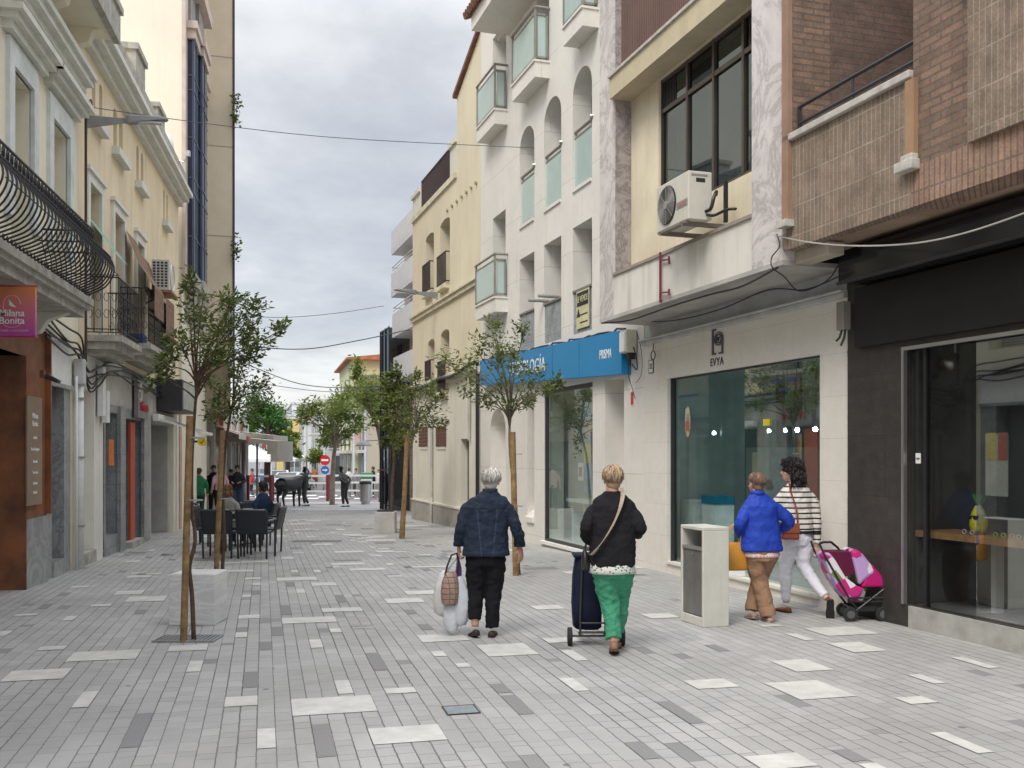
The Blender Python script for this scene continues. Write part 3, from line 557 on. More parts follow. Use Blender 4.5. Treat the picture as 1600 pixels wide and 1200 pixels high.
MB().quad((ub_+.43,y-.8,zs),(ua,y-.8,zs),(ua,y-.8,zt),(ub_+.43,y-.8,zt)).build('door_glass', G_teal, EV)
fr = MB(); fr.box(w1-.025, w1+.0, -.13, -.05, zs, zt).box(w0, w1, -.13, -.06, zt-.02, zt); fr.build('shop_window_frame', M_dark, EV)
bx(EV, 'door_step', M_white, ub_, ua, -.8, -.02, zs+.006, zs+.03)
mN = mat('navy_lettering', (.03,.035,.10), .5); Mt = lambda u, d, z: Matrix.Translation((u, d, z)) @ Matrix.Rotation(math.pi, 4, 'Z')
ul = U(1120.5)
text('EVYA', .15, 'lettering', mN, EV, Mt(ul, .006, 2.895), .003, sx=.92, space=1.12)
em = MB(); h = .17; zc = 3.165; t = .022
em.box(ul+.065, ul+.065+t, .0, .02, zc-h, zc+h).box(ul+.015, ul+.065, .0, .02, zc+h-t, zc+h).box(ul+.015, ul+.065, .0, .02, zc-h, zc-h+t)
em.box(ul-.13, ul-.13+t, .0, .02, zc-h, zc+.03).box(ul-.11, ul-.05, .0, .02, zc-h, zc-h+t)
for r0 in (.085, .055): em.tube([(ul-.045+r0*math.cos(q*math.pi/12), .012, zc+.035+r0*math.sin(q*math.pi/12)) for q in range(25)], .009, 6)
em.v = [(ul+(v[0]-ul)*1.3, v[1], v[2]) for v in em.v]; em.build('emblem', mat('grey_lettering', (.10,.09,.11), .5), EV)
text('ey', .085, 'emblem_letters', mN, EV, Mt(ul-.045, .012, zc+.045), .006)
sg = text('CENTRO DE AUDIOLOGIA', .05, 'window_lettering', mat('blue_lettering', (.05,.08,.25), .5), EV, Mt(U(1066), y+.012, 2.50), .001)
text('CENTRO AUDITIVO', .07, 'window_lettering', mat('blue_lettering', (0,0,0)), EV, Mt(U(1215), y+.012, 2.55), .001)
text('OPTICA', .06, 'window_lettering', mat('blue_lettering', (0,0,0)), EV, Mt(U(1215), y+.012, 2.44), .001)
MB().box(U(1193), U(1183), y+.012, y+.016, 2.02, 2.10).build('yellow_sticker', mat('yellow_sign', (.75,.60,.03), .5), EV)
pz = MB(); uo = U(1066); pz.add([(uo+.085*math.cos(a), y+.014, 2.13+.22*math.sin(a)) for a in [q*math.pi/12 for q in range(24)]], [tuple(range(24))]); pz.build('oval_poster', mat('oval_print', (.50,.40,.32), .6, var=.35, scale=14), EV)
pz = MB(); pz.box(uo-.045, uo+.045, y+.015, y+.018, 2.0, 2.14, 0).box(uo-.06, uo+.06, y+.015, y+.018, 2.24, 2.32, 1); pz.build('poster_print', [mat('red_print', (0,0,0)), mat('pale_green_print', (.45,.55,.40), .6)], EV)
for k, (px, top) in enumerate(((1083, 0), (1117, 1))):
    o = thing('display_plinth', ('plain white display plinth behind the left pane of the cream stone shop', 'white display plinth with a blue top inside the cream stone shop')[k], 'plinth', f.P(U(px, -.5), -.55, zs), f.rz, 'display plinths in the shop window')
    MB().box(-.19, .19, -.15, .15, .005, .86).build('body', mat('plinth_white', (.78,.82,.82), .4), o); MB().box(-.2, .2, -.16, .16, .86, .98 if top else .89).build('top', mat('plinth_blue', (.02,.22,.36), .4) if top else mat('plinth_white', (0,0,0)), o)
for k, px in enumerate((1247, 1275)):
    o = thing('ceiling_spotlight', ('lit white spotlight above the striped jumper in the cream shop window', 'lit white spotlight at the right edge of the cream shop window')[k], 'lamp', f.P(U(px,-.8), -.8, 1.98), f.rz, 'lit spotlights in the cream stone shop')
    MB().tube([(0,0,.9),(0,0,.03)], .008, 6).build('rod', M_dark, o); MB().ball((0,.01,0), .030).build('lamp_head', emit('lamp_glow', (.8,.92,1), 60.0), o, smooth=True)
for u_, d_, z_, nm, lb, cat in ((U(989), .02, 2.62, 'alarm_sign', 'small red and white alarm plate on the cream pier beside the blue sign', 'sign'),):
    o = f.at(nm, lb, cat, u_, .0, z_); MB().box(-.055, .055, 0, .012, -.19, .19, 0).box(-.05, .05, .012, .016, -.17, .03, 1).build('plate', [M_white, mat('red_sign', (.55,.05,.05), .5)], o)
o = f.at('house_number', 'small white plate with the number 32 left of the cream shop window', 'house number', U(1018), 0, 3.0)
MB().box(-.07, .07, 0, .012, -.09, .09).build('plate', M_white, o); text('32', .12, 'numerals', M_dark, o, Matrix.Translation((0, .014, 0)) @ Matrix.Rotation(math.pi, 4, 'Z'), .002, sx=.8)
ln = MB(); 
for a, c, d, e in ((-.08,.08,-.10,-.09), (-.08,.08,.09,.10)): ln.box(a, c, 0, .014, d, e)
ln.box(-.08,-.07,0,.014,-.09,.09).box(.07,.08,0,.014,-.09,.09); ln.build('border', M_dark, o)
# red ladder bracket
o = f.at('iron_bracket', 'dark red E shaped iron bracket on the stained white band', 'bracket', U(1035, D), D, 3.98)
MB().bar((0,.03,-.33),(0,.03,.33), .025, .025).bar((0,.03,.22),(-.25,.03,.19), .02, .02).bar((0,.03,-.2),(-.25,.03,-.23), .02, .02).bar((-.25,.03,.13),(-.25,.03,.23), .02,.02).bar((-.25,.03,-.27),(-.25,.03,-.19), .02,.02).tube([(0,.0,.3),(0,.03,.3)], .012, 6).tube([(0,.0,-.3),(0,.03,-.3)], .012, 6).build('bars', mat('red_iron', (.20,.03,.06), .6), o)
# big air conditioner
def fan_unit(name, label, root_loc, rz, w, h, dpt, group=None, fan=True):
    o = thing(name, label, 'air conditioner', root_loc, rz, group); mw = mat('ac_casing', (.60,.58,.50), .55, var=.06, scale=4, streak=.2)
    MB().box(-w/2, w/2, -dpt, 0, 0, h).build('casing', mw, o, bevel=.012)
    if fan:
        c = Vector((w/2-.30, .004, h/2)); b = MB(); b.tube([c+Vector((0,.0,0)), c+Vector((0,.006,0))], .235, 32); b.build('fan_opening', M_dark, o)
        b = MB()
        for r_ in [.05+.017*k for k in range(11)]: b.tube([c+Vector((r_*math.cos(a), .018, r_*math.sin(a))) for a in [q*math.pi/16 for q in range(33)]], .0035, 4)
        for q in range(8): a = q*math.pi/4; b.bar(c+Vector((.04*math.cos(a), .018, .04*math.sin(a))), c+Vector((.235*math.cos(a), .018, .235*math.sin(a))), .008, .006)
        b.tube([c+Vector((0,.012,0)), c+Vector((0,.028,0))], .05, 16); b.build('fan_grille', mat('grille_grey', (.28,.27,.25), .5), o)
        b = MB()
        for q in range(3): a = q*2.1+.4; b.quad(c+Vector((.03*math.cos(a),.008,.03*math.sin(a))), c+Vector((.2*math.cos(a-.25),.009,.2*math.sin(a-.25))), c+Vector((.21*math.cos(a+.3),.012,.21*math.sin(a+.3))), c+Vector((.04*math.cos(a+.9),.012,.04*math.sin(a+.9))))
        b.build('fan_blades', mat('blade_grey', (.20,.20,.20), .5), o)
        MB().box(-w/2+.02, -w/2+.30, .0, .006, h*.30, h*.44, 0).box(-w/2+.05, -w/2+.26, .006, .009, h*.33, h*.42, 1).build('badge', [mat('badge_grey', (.35,.33,.32), .5), mat('badge_red', (.40,.20,.17), .5)], o)
    return o
ac = fan_unit('air_conditioner', 'big cream air conditioner with round fan on brackets over the stained white band', f.P(U(1075, D+.34)+.41, D+.34, 4.42), f.rz, .84, .57, .31)
MB().box(-.421, -.417, -.22, -.10, .44, .49).build('side_vent', M_dark, ac); MB().box(-.423, -.417, -.25, -.04, .51, .535).build('side_grip', mat('grille_grey', (0,0,0)), ac)
MB().box(-.30, -.26, -.6, .02, -.05, 0).box(.26, .30, -.6, .02, -.05, 0).box(-.35, .35, -.05, .02, -.03, 0).build('bracket', mat('rusty_grey', (.22,.19,.16), .7), ac)
b = MB(); stube(b, [(-.43,-.22,.1,.02),(-.50,-.25,.12,.022),(-.52,-.28,.25,.022),(-.47,-.34,.33,.022),(-.42,-.36,.30,.02)], 8); stube(b, [(-.43,-.24,.06,.016),(-.55,-.27,.03,.018),(-.72,-.33,.06,.018),(-.86,-.37,.04,.016)], 8); b.box(-.60,-.56,-.42,-.38,-.05,.42); b.build('pipes', M_black, ac)
# meter box at the corner by the blue sign
mbx = f.at('meter_box', 'cream electricity box with hanging cables at the end of the blue shop sign', 'meter box', U(985, .05)-.05, .02, 3.28)
MB().box(-.13, .13, 0, .18, -.02, .34).build('casing', mat('box_cream', (.60,.57,.48), .5), mbx, bevel=.01); MB().box(-.10, .10, .18, .20, .0, .30).build('cover', M_white, mbx)
b = MB(); b.box(-.10,.02,.02,.12,-.12,-.02).tube([(-.02,.08,-.1),(-.02,.08,-.22)], .03, 8); stube(b, [(-.02,.08,-.2,.008),(.0,.09,-.35,.008),(-.06,.06,-.55,.006),(-.13,.03,-.75,.005)], 5); stube(b, [(-.1,.06,.1,.01),(-.22,.05,-.1,.01),(-.24,.05,-.3,.01),(-.1,.07,-.2,.01)], 5); stube(b, [(-.2,.04,.3,.006),(-.33,.02,0,.006),(-.35,.02,-.35,.005),(-.15,.02,-.5,.005)], 5); b.build('cables', M_black, mbx)
o = f.at('cable_coil', 'small coil of black cable hanging from the grey cornice near the meter box', 'cable', U(1027), .05, 3.2)
MB().tube([(.07*math.cos(a), .02, -.05+.07*math.sin(a)) for a in [q*math.pi/10 for q in range(21)]], .008, 6).tube([(0,.02,.02),(-.02,.02,.13)], .007, 6).build('coil', M_black, o)
def wire(name, label, pts, r=.006, m=None):
    b = MB(); q = crom(pts, 6); b.tube(q, r, 5); o = b.build(name, m or M_black, None, fix=False); return tag(o, label, 'cable')
P = f.P
wire('soffit_cable', 'thick black cable drooping under the marble framed overhang', [P(U(x, d), d, Z(x, y_, d)) for x, y_, d in ((940,505,.8),(985,500,.7),(1050,478,.7),(1110,460,.7),(1160,447,.75),(1215,418,.82))], .012)
wire('soffit_cable', 'thin black cable looping in front of the pale grey band over the cream shop', [P(U(x, d), d, Z(x, y_, d)) for x, y_, d in ((960,500,.15),(1040,502,.12),(1120,485,.12),(1200,453,.12),(1260,452,.12),(1325,425,.12))], .008)
wire('white_cable', 'pale cable sagging under the brown brick balcony', [P(U(x, d), d, Z(x, y_, d)) for x, y_, d in ((1212,368,.84),(1260,378,.84),(1330,384,.84),(1420,381,.84),(1500,366,.84),(1600,333,.84),(1700,290,.84))], .008, mat('pale_cable', (.42,.40,.36), .6))
wire('corner_cable', 'short tangle of black cable hanging at the foot of the right marble column', [P(U(x, d), d, Z(x, y_, d)) for x, y_, d in ((1214,366,.84),(1218,385,.85),(1206,402,.85),(1207,418,.85),(1225,432,.7),(1250,455,.4),(1290,440,.3),(1310,415,.3))], .007)
# ---------------------------------------------------------------- white building with the blue sign
f = Fac(FR, mR, 1, 751); U, Z = f.U, f.Z
WB = f.root('white_building', 'white stone building with glass balconies and three arches above the blue shop sign', 'building')
M_wst = brick('white_stone', (.76,.73,.67), (.74,.71,.65), (.50,.47,.42), 1.9, 1.35, .005, stain=.16, bump=.08, rough=.5, var=.15)
uE = f.U(1006)+.002; TOP = 12.5
def hole(x0, x1, yt, yb, *a): xm = (x0+x1)/2; return (U(x0), U(x1), Z(xm, yb), Z(xm, yt), *a)
zA = 8.62; H = []
for x0, x1, yt, yb in ((812,835,198,345),(850,877,152,322),(895,925,105,292)): H.append((U(x0), U(x1), 6.52, Z((x0+x1)/2, yt), 'arch', .42))
sets_ = [(812,835),(850,877),(895,925)]
for x0, x1 in sets_: H.append((U(x0), U(x1), 3.85, 5.82))
H.append((U(770), U(790), 5.0, 7.15)); H.append((U(770), U(791), 9.25, 11.35)); H.append((U(838), U(858), 9.3, 11.3)); H.append((U(912), U(932), 9.3, 11.3))
# ground floor openings
gH = [(U(926), U(850), -.06, 2.93), (U(975), U(945), -.1, 2.93), (U(835), U(824), .25, 2.93), (U(790), U(766), -.2, 2.7, 'arch', .5)]
g_ = MB(); wall(g_, uE, 0, -.4, TOP, H+gH, 0, .42); g_.build('stone_wall', M_wst, WB)
bx(WB, 'core', M_roomd, uE, 0, -5.9, -5.0, 0, TOP)
for k, h in enumerate(H[:3]):
    win(WB, ft, G_win, h[0]+.02, h[1]-.02, 6.5, 8.6, -.40, tr=7.6)
    b = MB(); b.box(h[0]+.01, h[1]-.01, -.06, -.045, 6.56, 7.48).build('balustrade_glass', M_frost, WB)
    b = MB(); b.tube([(h[0],-.05,7.58),(h[1],-.05,7.58)], .03, 8).box(h[0],h[1],-.07,-.035,7.46,7.49).box(h[0],h[1],-.07,-.035,6.52,6.56).tube([(h[1],.03,7.58),(h[1]-.05,-.05,7.58)], .045, 10); b.box(h[1]-.03,h[1],-.07,-.03,6.52,7.5); b.build('balustrade_rail', M_steel, WB)
    bx(WB, 'sill', M_wst, h[0]-.02, h[1]+.02, -.3, .03, 6.46, 6.52)
M_rib = brick('ribbed_metal', (.33,.35,.35), (.30,.32,.32), (.20,.21,.21), 4, .05, .006, vertical=True, offset=0, stain=.1, bump=.5)
for h in H[3:6]:
    win(WB, ft, G_win, h[0]+.02, h[1]-.02, 3.85, 5.8, -.40, mull=1); bx(WB, 'balcony_panel', M_rib, h[0]+.01, h[1]-.01, -.05, -.02, 3.4, 4.62); bx(WB, 'balcony_rail', M_steel, h[0], h[1], -.06, .01, 4.62, 4.66)
for h in H[6:]: win(WB, ft, G_win, h[0]+.02, h[1]-.02, h[2], h[3], -.40)
def glass_balcony(xa, xb, zf, zr, d=.30):
    u1, u0 = U(xa, d), U(xb, d)
    b = MB(); b.box(u0, u1, -.1, d, zf-.33, zf-.03).box(u0-.02, u1+.02, -.1, d+.03, zf-.03, zf+.01); b.build('balcony_slab', M_wst, WB)
    b = MB(); b.box(u0+.05, u1-.02, d-.02, d-.008, zf+.08, zr-.14).box(u0+.03, u0+.042, .04, d-.06, zf+.08, zr-.14); b.build('balcony_glass', M_frost, WB)
    b = MB()
    for q in (u0+.02, u1-.02): b.box(q-.025, q+.025, d-.03, d+.01, zf, zr)
    b.tube([(u1+.02, d, zr), (u0-.02, d, zr)], .028, 8).tube([(u0-.02, d, zr), (u0-.02, .0, zr)], .028, 8)
    b.box(u0+.04,u1-.04,d-.03,d,zr-.14,zr-.11).box(u0+.04,u1-.04,d-.03,d,zf+.05,zf+.08).box(u0+.01,u0+.05,.03,d-.04,zr-.14,zr-.10).box(u0+.01,u0+.05,.03,d-.04,zf+.05,zf+.09).box(u0+.01,u0+.05,.03,.07,zf+.05,zr-.1)
    b.build('balcony_frame', M_steel, WB)
glass_balcony(743, 773, 5.15, 6.10); glass_balcony(745, 773, 9.32, 10.30); glass_balcony(800, 836, 9.37, 10.40); glass_balcony(880, 910, 9.35, 10.40)
# eave
e0 = U(733, .9)
bx(WB, 'eave', M_wst, U(800,.9)+.5, e0, -.3, .85, 10.95, 11.3)
bx(WB, 'attic_wall', M_wst, uE, 0, -.3, -.1, 11.3, 13.5)
b = MB()
for k in range(9):
    u = e0+.1-k*.16; b.tube([(u, .98, 11.30), (u, -.6, 11.95)], .085, 8)
b.quad((e0+.1,.93,11.29),(e0-1.4,.93,11.29),(e0-1.4,-.6,11.9),(e0+.1,-.6,11.9)); b.build('roof', mat('dark_roof_tile', (.24,.11,.08), .8, var=.25, scale=8), WB)
# shop under the sign
room(WB, 'shop_room', M_room, U(935), U(838), -.42, -3.0, -.2, 3.0)
bx(WB, 'shop_floor', mat('pale_floor', (0,0,0)), U(935), U(838), -3.0, -.42, -.14, -.05)
w0, w1 = gH[0][:2]; MB().quad((w0,-.06,-.06),(w1,-.06,-.06),(w1,-.06,2.93),(w0,-.06,2.93)).build('shop_window', G_teal, WB)
b = MB(); b.box(w0, w0+.04, -.1, -.02, -.06, 2.93).box(w1-.04, w1, -.1, -.02, -.06, 2.93).box(w0+.04, w1-.04, -.1, -.02, -.06, -.01).box(w0+.04, w1-.04, -.1, -.02, 2.86, 2.93); b.build('shop_window_frame', M_dark, WB)
MB().box(w0-.1, w1+.1, -.1, .06, -.12, -.062).build('sill', M_white, WB)
bx(WB, 'display_desk', mat('white_desk', (.75,.78,.78), .4), w0+.3, w1-.2, -1.1, -.4, .72, .78)
b = MB(); b.prism([(w0+.3, .78)]+[(w0+.3+1.3*k/10, .78+.42*math.sin(math.pi*k/20+.0)**.8*(1 if k < 10 else 1)) for k in range(1, 11)][::1]+[(w0+1.6,.78)], -1.0, -.98); b.build('desk_screen', mat('mint_screen', (.35,.52,.47), .4), WB)
for k in range(4): bx(WB, 'desk_leg', mat('white_desk', (0,0,0)), w0+.4+k*.6, w0+.5+k*.6, -1.0, -.5, -.05, .72)
bx(WB, 'back_panel', mat('pale_sage', (.50,.58,.56), .7), w0, w1, -2.3, -2.25, 0, 2.9)
ps = MB(); a, c = U(925,-.12), U(912,-.12); ps.box(a, c, -.13, -.12, .95, 2.6, 0).box(a+.04, c-.04, -.119, -.115, 1.5, 1.85, 1).box(a+.02, c-.08, -.119, -.115, 2.0, 2.3, 2); ps.build('window_poster', [mat('poster_blue', (.12,.28,.50), .5, var=.4, scale=5), mat('yellow_print', (0,0,0)), mat('poster_skin', (.5,.32,.22), .6)], WB)
for px, z0 in ((870,.80),(901,1.15)):
    b = MB(); u = U(px,-.4); b.box(u-.12, u+.12, -.5, -.48, z0, z0+.34, 0).box(u-.07, u+.07, -.479, -.475, z0+.08, z0+.26, 1); b.build('picture_card', [M_white, mat('card_print', (.20,.08,.06), .6, var=.4, scale=15)], WB)
d0, d1 = gH[1][:2]; MB().box(d0, d0+.5, -.40, -.36, -.1, 2.93).build('side_door', M_dark, WB); MB().box(d0+.5, d1, -.42, -.36, -.1, 2.93).build('side_panel', M_stone, WB)
a, c = gH[2][:2]; MB().box(a, c, -.30, -.26, .25, 2.93).build('narrow_window', M_dark, WB); MB().prism([(-.3,.62),(.05,.35),(.05,.25),(-.3,.25)], a, c, axis='x').build('sloping_sill', M_wst, WB)
a, c = gH[3][:2]; MB().box(a, c, -.41, -.38, -.2, 2.8).build('arch_panel', M_stone, WB)
# blue sign
SG = thing('shop_sign', 'long bright blue shop sign with white letters behind the young tree', 'shop sign', f.P(U(860, .16), 0, 3.4), f.rz); uo = U(860, .16)
ua, uc = U(971, .17)-uo, U(750, .17)-uo; b = MB(); z = lambda t: (-.46+.35*t, .24+.24*t)
M_blue = mat('blue_sign', (.004,.21,.46), .35, var=.03, spec=.5)
(za, zb_), (zc_, zd) = z(0), z(1)
b.add([(ua,0,za),(uc,0,zc_),(uc,0,zd),(ua,0,zb_),(ua,.17,za),(uc,.17,zc_),(uc,.17,zd),(ua,.17,zb_)], [(0,1,2,3),(4,7,6,5),(0,4,5,1),(3,2,6,7),(0,3,7,4),(1,5,6,2)]); b.build('sign_panel', M_blue, SG)
ang = math.atan2(.30, uc-ua); Mx = lambda u, zz: Matrix.Translation((u, .172, zz)) @ Matrix.Rotation(math.pi, 4, 'Z') @ Matrix.Rotation(ang, 4, 'Y')
text('PRISMA', .215, 'lettering', M_white, SG, Mx(U(946, .17)-uo, -.09), .004, sx=.72)
text('AUDIOLOGÍA', .40, 'lettering', M_white, SG, Mx(U(822, .17)-uo, .03), .004, sx=.95)
b = MB()
for px in (905, 863): u = U(px,.17)-uo; tt = (u-ua)/(uc-ua); l, h = z(tt); b.box(u-.004, u+.004, .168, .172, l, h)
b.build('panel_joint', mat('blue_joint', (.005,.09,.2), .5), SG)
b = MB(); b.tube([(ua,.1,zb_+.02)]+[(ua+(uc-ua)*k/30, .08+.05*math.sin(k*1.7), zb_+.03+.24*k/30+.02*math.sin(k*2.3)) for k in range(1, 31)], .018, 6); b.build('sign_cable', M_black, SG)
# for sale banner
o = f.at('sale_banner', 'yellow banner reading SE VENDE hung on the third balcony panel above the blue sign', 'banner', (H[5][0]+H[5][1])/2-.05, .0, 4.25)
MB().box(-.30, .30, 0, .012, -.32, .36, 0).box(-.27, .27, .012, .015, .08, .33, 1).build('board', [mat('banner_cream', (.60,.56,.33), .7), M_black], o)
text('SE VENDE', .16, 'headline', mat('banner_cream', (0,0,0)), o, Mt(0, .017, .20), .002, sx=.75)
text('▲', .2, 'house_mark', M_black, o, Mt(.2, .014, -.05), .002)
for zz in (-.08, -.22): MB().box(-.24, .12, .012, .015, zz-.012, zz+.012).build('line_mark', M_black, o)
for k, px in enumerate((841, 857)):
    o = f.at('wall_tube', ('short grey tube sticking out left of the middle lower window', 'short grey tube sticking out of the middle lower window')[k], 'pipe', U(px+9), 0, 4.72); MB().tube([(0,-.1,0),(.03,.32,.0)], .035, 10).build('tube', mat('grey_tube', (.35,.34,.31), .5), o)
# ---------------------------------------------------------------- yellow building
f = Fac(FR, mR, 1, 645); U, Z = f.U, f.Z
YB = f.root('yellow_building', 'pale yellow building with tall narrow windows and a roof terrace railing', 'building')
uE = f.U(751)+.004; M_yel = mat('yellow_render', (.70,.63,.46), .85, var=.05, scale=.7, bump=.15, bscale=60, streak=.18); M_pale = mat('pale_render', (.70,.67,.57), .8, var=.07, scale=.8, streak=.3)
H = []
for x0, x1, yt, yb in ((665,678,365,452),(688,703,342,440)): H.append((U(x0), U(x1), Z(x1, yb), Z((x0+x1)/2, yt), 'arch', .14))
for x0, x1, yt, yb in ((669,679,530,607),(689,702,515,610)): H.append((U(x0), U(x1), Z(x1, yb), Z((x0+x1)/2, yt), 'arch', .14))
g_ = MB(); wall(g_, uE, 0, 3.8, 9.15, H, 0, .35); ut = U(714)
g_.add([(uE,0,9.15),(ut,0,9.15),(ut,0,11.1),(uE,0,11.95)], [(0,1,2,3)]); g_.add([(ut,0,9.15),(ut,-8,9.15),(ut,-8,11.1),(ut,0,11.1)], [(0,1,2,3)]); g_.build('wall', M_yel, YB)
dr = (U(733), U(720), -.22, 2.05)
g_ = MB(); wall(g_, uE, 0, -.6, 3.62, [dr], .0, .2); g_.build('lower_wall', M_pale, YB)
M_pl = mat('grey_plinth', (.38,.36,.32), .85, var=.12, scale=3, streak=.3)
for a, c in ((uE, dr[0]), (dr[1], 0)): bx(YB, 'plinth', M_pl, a, c, -.05, .05, -.6, .20); bx(YB, 'plinth_cap', M_pale, a, c, -.05, .07, .20, .25)
bx(YB, 'doorway', mat('dark_door', (.12,.12,.11), .7), dr[0], dr[1], -.22, -.18, dr[2], dr[3])
b = MB(); b.box(uE, .03, -.1, .08, 3.62, 3.72).box(uE, .05, -.1, .14, 3.72, 3.80); b.build('cornice', M_pale, YB)
b = MB(); b.box(uE, .03, -.1, .07, 5.82, 5.94).box(uE, .05, -.1, .12, 5.94, 6.0); b.build('string_course', mat('pale_trim', (.70,.64,.47), .8), YB)
for k, h in enumerate(H):
    bx(YB, 'shutter', mat('shutter_green', (.22,.22,.18), .6), h[0], h[1], -.34, -.30, h[2], h[3])
    b = MB(); zr = h[2]+.85; b.box(h[0]-.05, h[1]+.05, .10, .12, zr-.03, zr).box(h[0]-.05, h[1]+.05, .10, .12, h[2]+.02, h[2]+.05)
    for q in range(12): u = h[0]-.04+(h[1]-h[0]+.08)*q/11; b.box(u-.012, u+.012, .10, .115, h[2], zr)
    for q in (h[0]-.05, h[1]+.05): b.box(q-.015, q+.015, 0, .12, zr-.03, zr).box(q-.015, q+.015, 0, .12, h[2]+.02, h[2]+.05)
    b.build('window_railing', mat('dark_iron', (.045,.03,.03), .6), YB); bx(YB, 'window_sill', mat('pale_trim', (0,0,0)), h[0]-.08, h[1]+.08, -.1, .15, h[2]-.16, h[2]-.02, .02)
for x0, x1 in ((656,668),(683,697)):
    a, c = U(x0), U(x1); z0, z1 = Z(x1, 702), Z(x1, 668); b = MB(); b.box(a, c, .0, .02, z0, z1, 0)
    for q in range(6): b.box(a+.05, c-.05, .02, .03, z0+.08+q*(z1-z0)/6.3, z0+.17+q*(z1-z0)/6.3, 1)
    b.build('vent', [M_pale, mat('rust_dark', (.13,.06,.04), .8)], YB)
# roof terrace
ra, rb = U(703), U(657); b = MB(); b.box(ut, 0, -.25, .06, 9.0, 9.15); b.build('terrace_edge', mat('pale_trim', (0,0,0)), YB)
b = MB()
for u in (U(657), U(699)): b.box(u-.22, u+.22, -1.0, -.6, 9.15, 10.3).box(u-.3, u+.3, -1.08, -.52, 10.3, 10.42)
b.build('roof_pier', M_pale, YB); b = MB(); b.box(rb, 0, -.25, .0, 9.15, 9.75).box(rb-.0, .06, -.3, .06, 9.75, 9.88); b.build('parapet', M_pale, YB); b = MB(); b.box(ut, ra, -.25, .0, 9.15, 9.95).box(ut, ra+.02, -.3, .06, 9.95, 10.08); b.build('parapet', M_pale, YB)
b = MB(); b.box(ra, rb, -.06, -.02, 10.02, 10.06)
for q in range(46): u = ra+(rb-ra)*q/45; b.box(u-.012, u+.012, -.05, -.03, 9.15, 10.02)
b.build('terrace_railing', mat('dark_iron', (0,0,0)), YB)
b = MB(); b.add([(uE,.1,11.95),(ut+.1,.1,11.12),(ut+.1,-6,11.12),(uE,-6,11.95),(uE,.1,12.05),(ut+.1,.1,11.22),(ut+.1,-6,11.22),(uE,-6,12.05)], [(0,1,2,3),(7,6,5,4),(0,4,5,1),(1,5,6,2),(2,6,7,3),(3,7,4,0)]); b.build('roof_edge', mat('dark_roof_tile', (0,0,0)), YB)
bx(YB, 'house_side', M_yel, -.0, .02, -7, 0, -.6, 9.15)
for k in range(7): u = U(700+k*7.5); b = MB(); b.tube([(u, 0, 8.35), (u, .05, 8.35)], .05, 8); b.build('wall_fixing', mat('ochre_stain', (.42,.34,.20), .9), YB)
dpx = MB(); u = U(677); dpx.tube([(u,.05,2.8),(u,.05,.4),(u-.15,.1,.2),(u-.15,.1,-.4)], .04, 8); dpx.tube([(U(736),.05,3.6),(U(736),.05,2.0)], .04, 8); dpx.build('downpipe', mat('grey_pipe', (.45,.44,.40), .6), YB)
o = f.at('black_pipe', 'black cable pipe running down the joint of the yellow and the white building', 'pipe', uE+.05, .04, -.3); MB().tube([(0,.03,0),(0,.03,4.2)], .045, 8).build('pipe', M_black, o)
wire('facade_cable', 'bundle of black cables along the cornice of the yellow building', [f.P(U(x), .16, Z(x, y_)) for x, y_ in ((752,566),(735,575),(715,588),(695,592),(680,600),(660,610),(648,612))], .05)
def street_lamp_arm(name, label, loc, rz, s=1.0):
    o = thing(name, label, 'street lamp', loc, rz); m = mat('lamp_grey', (.30,.31,.32), .45, .3)
    MB().box(-.03*s, .03*s, 0, .02, -.22*s, .22*s).build('wall_plate', m, o)
    b = MB(); b.add([(-.02,.02,-.12*s),(.02,.02,-.12*s),(.02,.02,.12*s),(-.02,.02,.12*s),(-.02,.72*s,.02*s),(.02,.72*s,.02*s),(.02,.72*s,.10*s),(-.02,.72*s,.10*s)], [(0,1,2,3),(7,6,5,4),(0,4,5,1),(1,5,6,2),(2,6,7,3),(3,7,4,0)]); b.build('arm', m, o)
    b = MB(); b.rings([(0,.72*s,.06*s,.05*s,.06*s)], 4) if 0 else None
    b.add([(sx*w*s, yy*s, zz*s) for yy, w, z0, z1 in ((.68,.04,.02,.10),(.78,.09,.0,.15),(1.0,.10,.04,.16),(1.42,.09,.10,.16),(1.5,.04,.11,.15)) for sx, zz in ((-1,z0),(1,z0),(1,z1),(-1,z1))], [(0,1,2,3),(19,18,17,16)]+[(k*4+j, k*4+(j+1)%4, k*4+4+(j+1)%4, k*4+4+j) for k in range(4) for j in range(4)]); b.build('lamp_head', m, o, bevel=.015)
    MB().box(-.07*s, .07*s, .9*s, 1.38*s, .03*s, .06*s).build('lens', mat('lamp_lens', (.6,.6,.58), .2), o); return o
street_lamp_arm('street_lamp', 'grey street lamp arm on the pale yellow wall between its storeys', f.P(U(684), 0, Z(684, 462)), f.rz+.0, .85)
# ================================================================ left side of the street
FL, mL = -3.82, .19
f = Fac(FL, mL, -1, 122); U, Z = f.U, f.Z
LB = f.root('cream_building', 'cream building with ornate bellied iron balcony over the rust coloured shop', 'building')
M_lc = mat('left_cream', (.78,.73,.57), .85, var=.05, scale=1.0, bump=.15, bscale=80, streak=.12); M_sur = mat('pale_surround', (.66,.66,.60), .75, var=.06, scale=3, streak=.2)
M_rust = mat('rust_panel', (.27,.095,.035), .6, var=.3, scale=2.2, col2=(.10,.04,.02), streak=.25); M_gran = mat('speckled_granite', (.22,.225,.225), .5, var=.35, scale=90)
M_gm = marble('grey_marble_plinth', (.36,.37,.36), (.24,.25,.25), 1.3, 2.5, .3); M_oldst = mat('weathered_stone', (.45,.43,.38), .9, var=.2, scale=6, bump=.5, streak=.5)
uN = 15.0; L = f
wd = [(U(105), U(79), 3.76, 6.38), (U(48), U(17), 3.76, 6.42)]
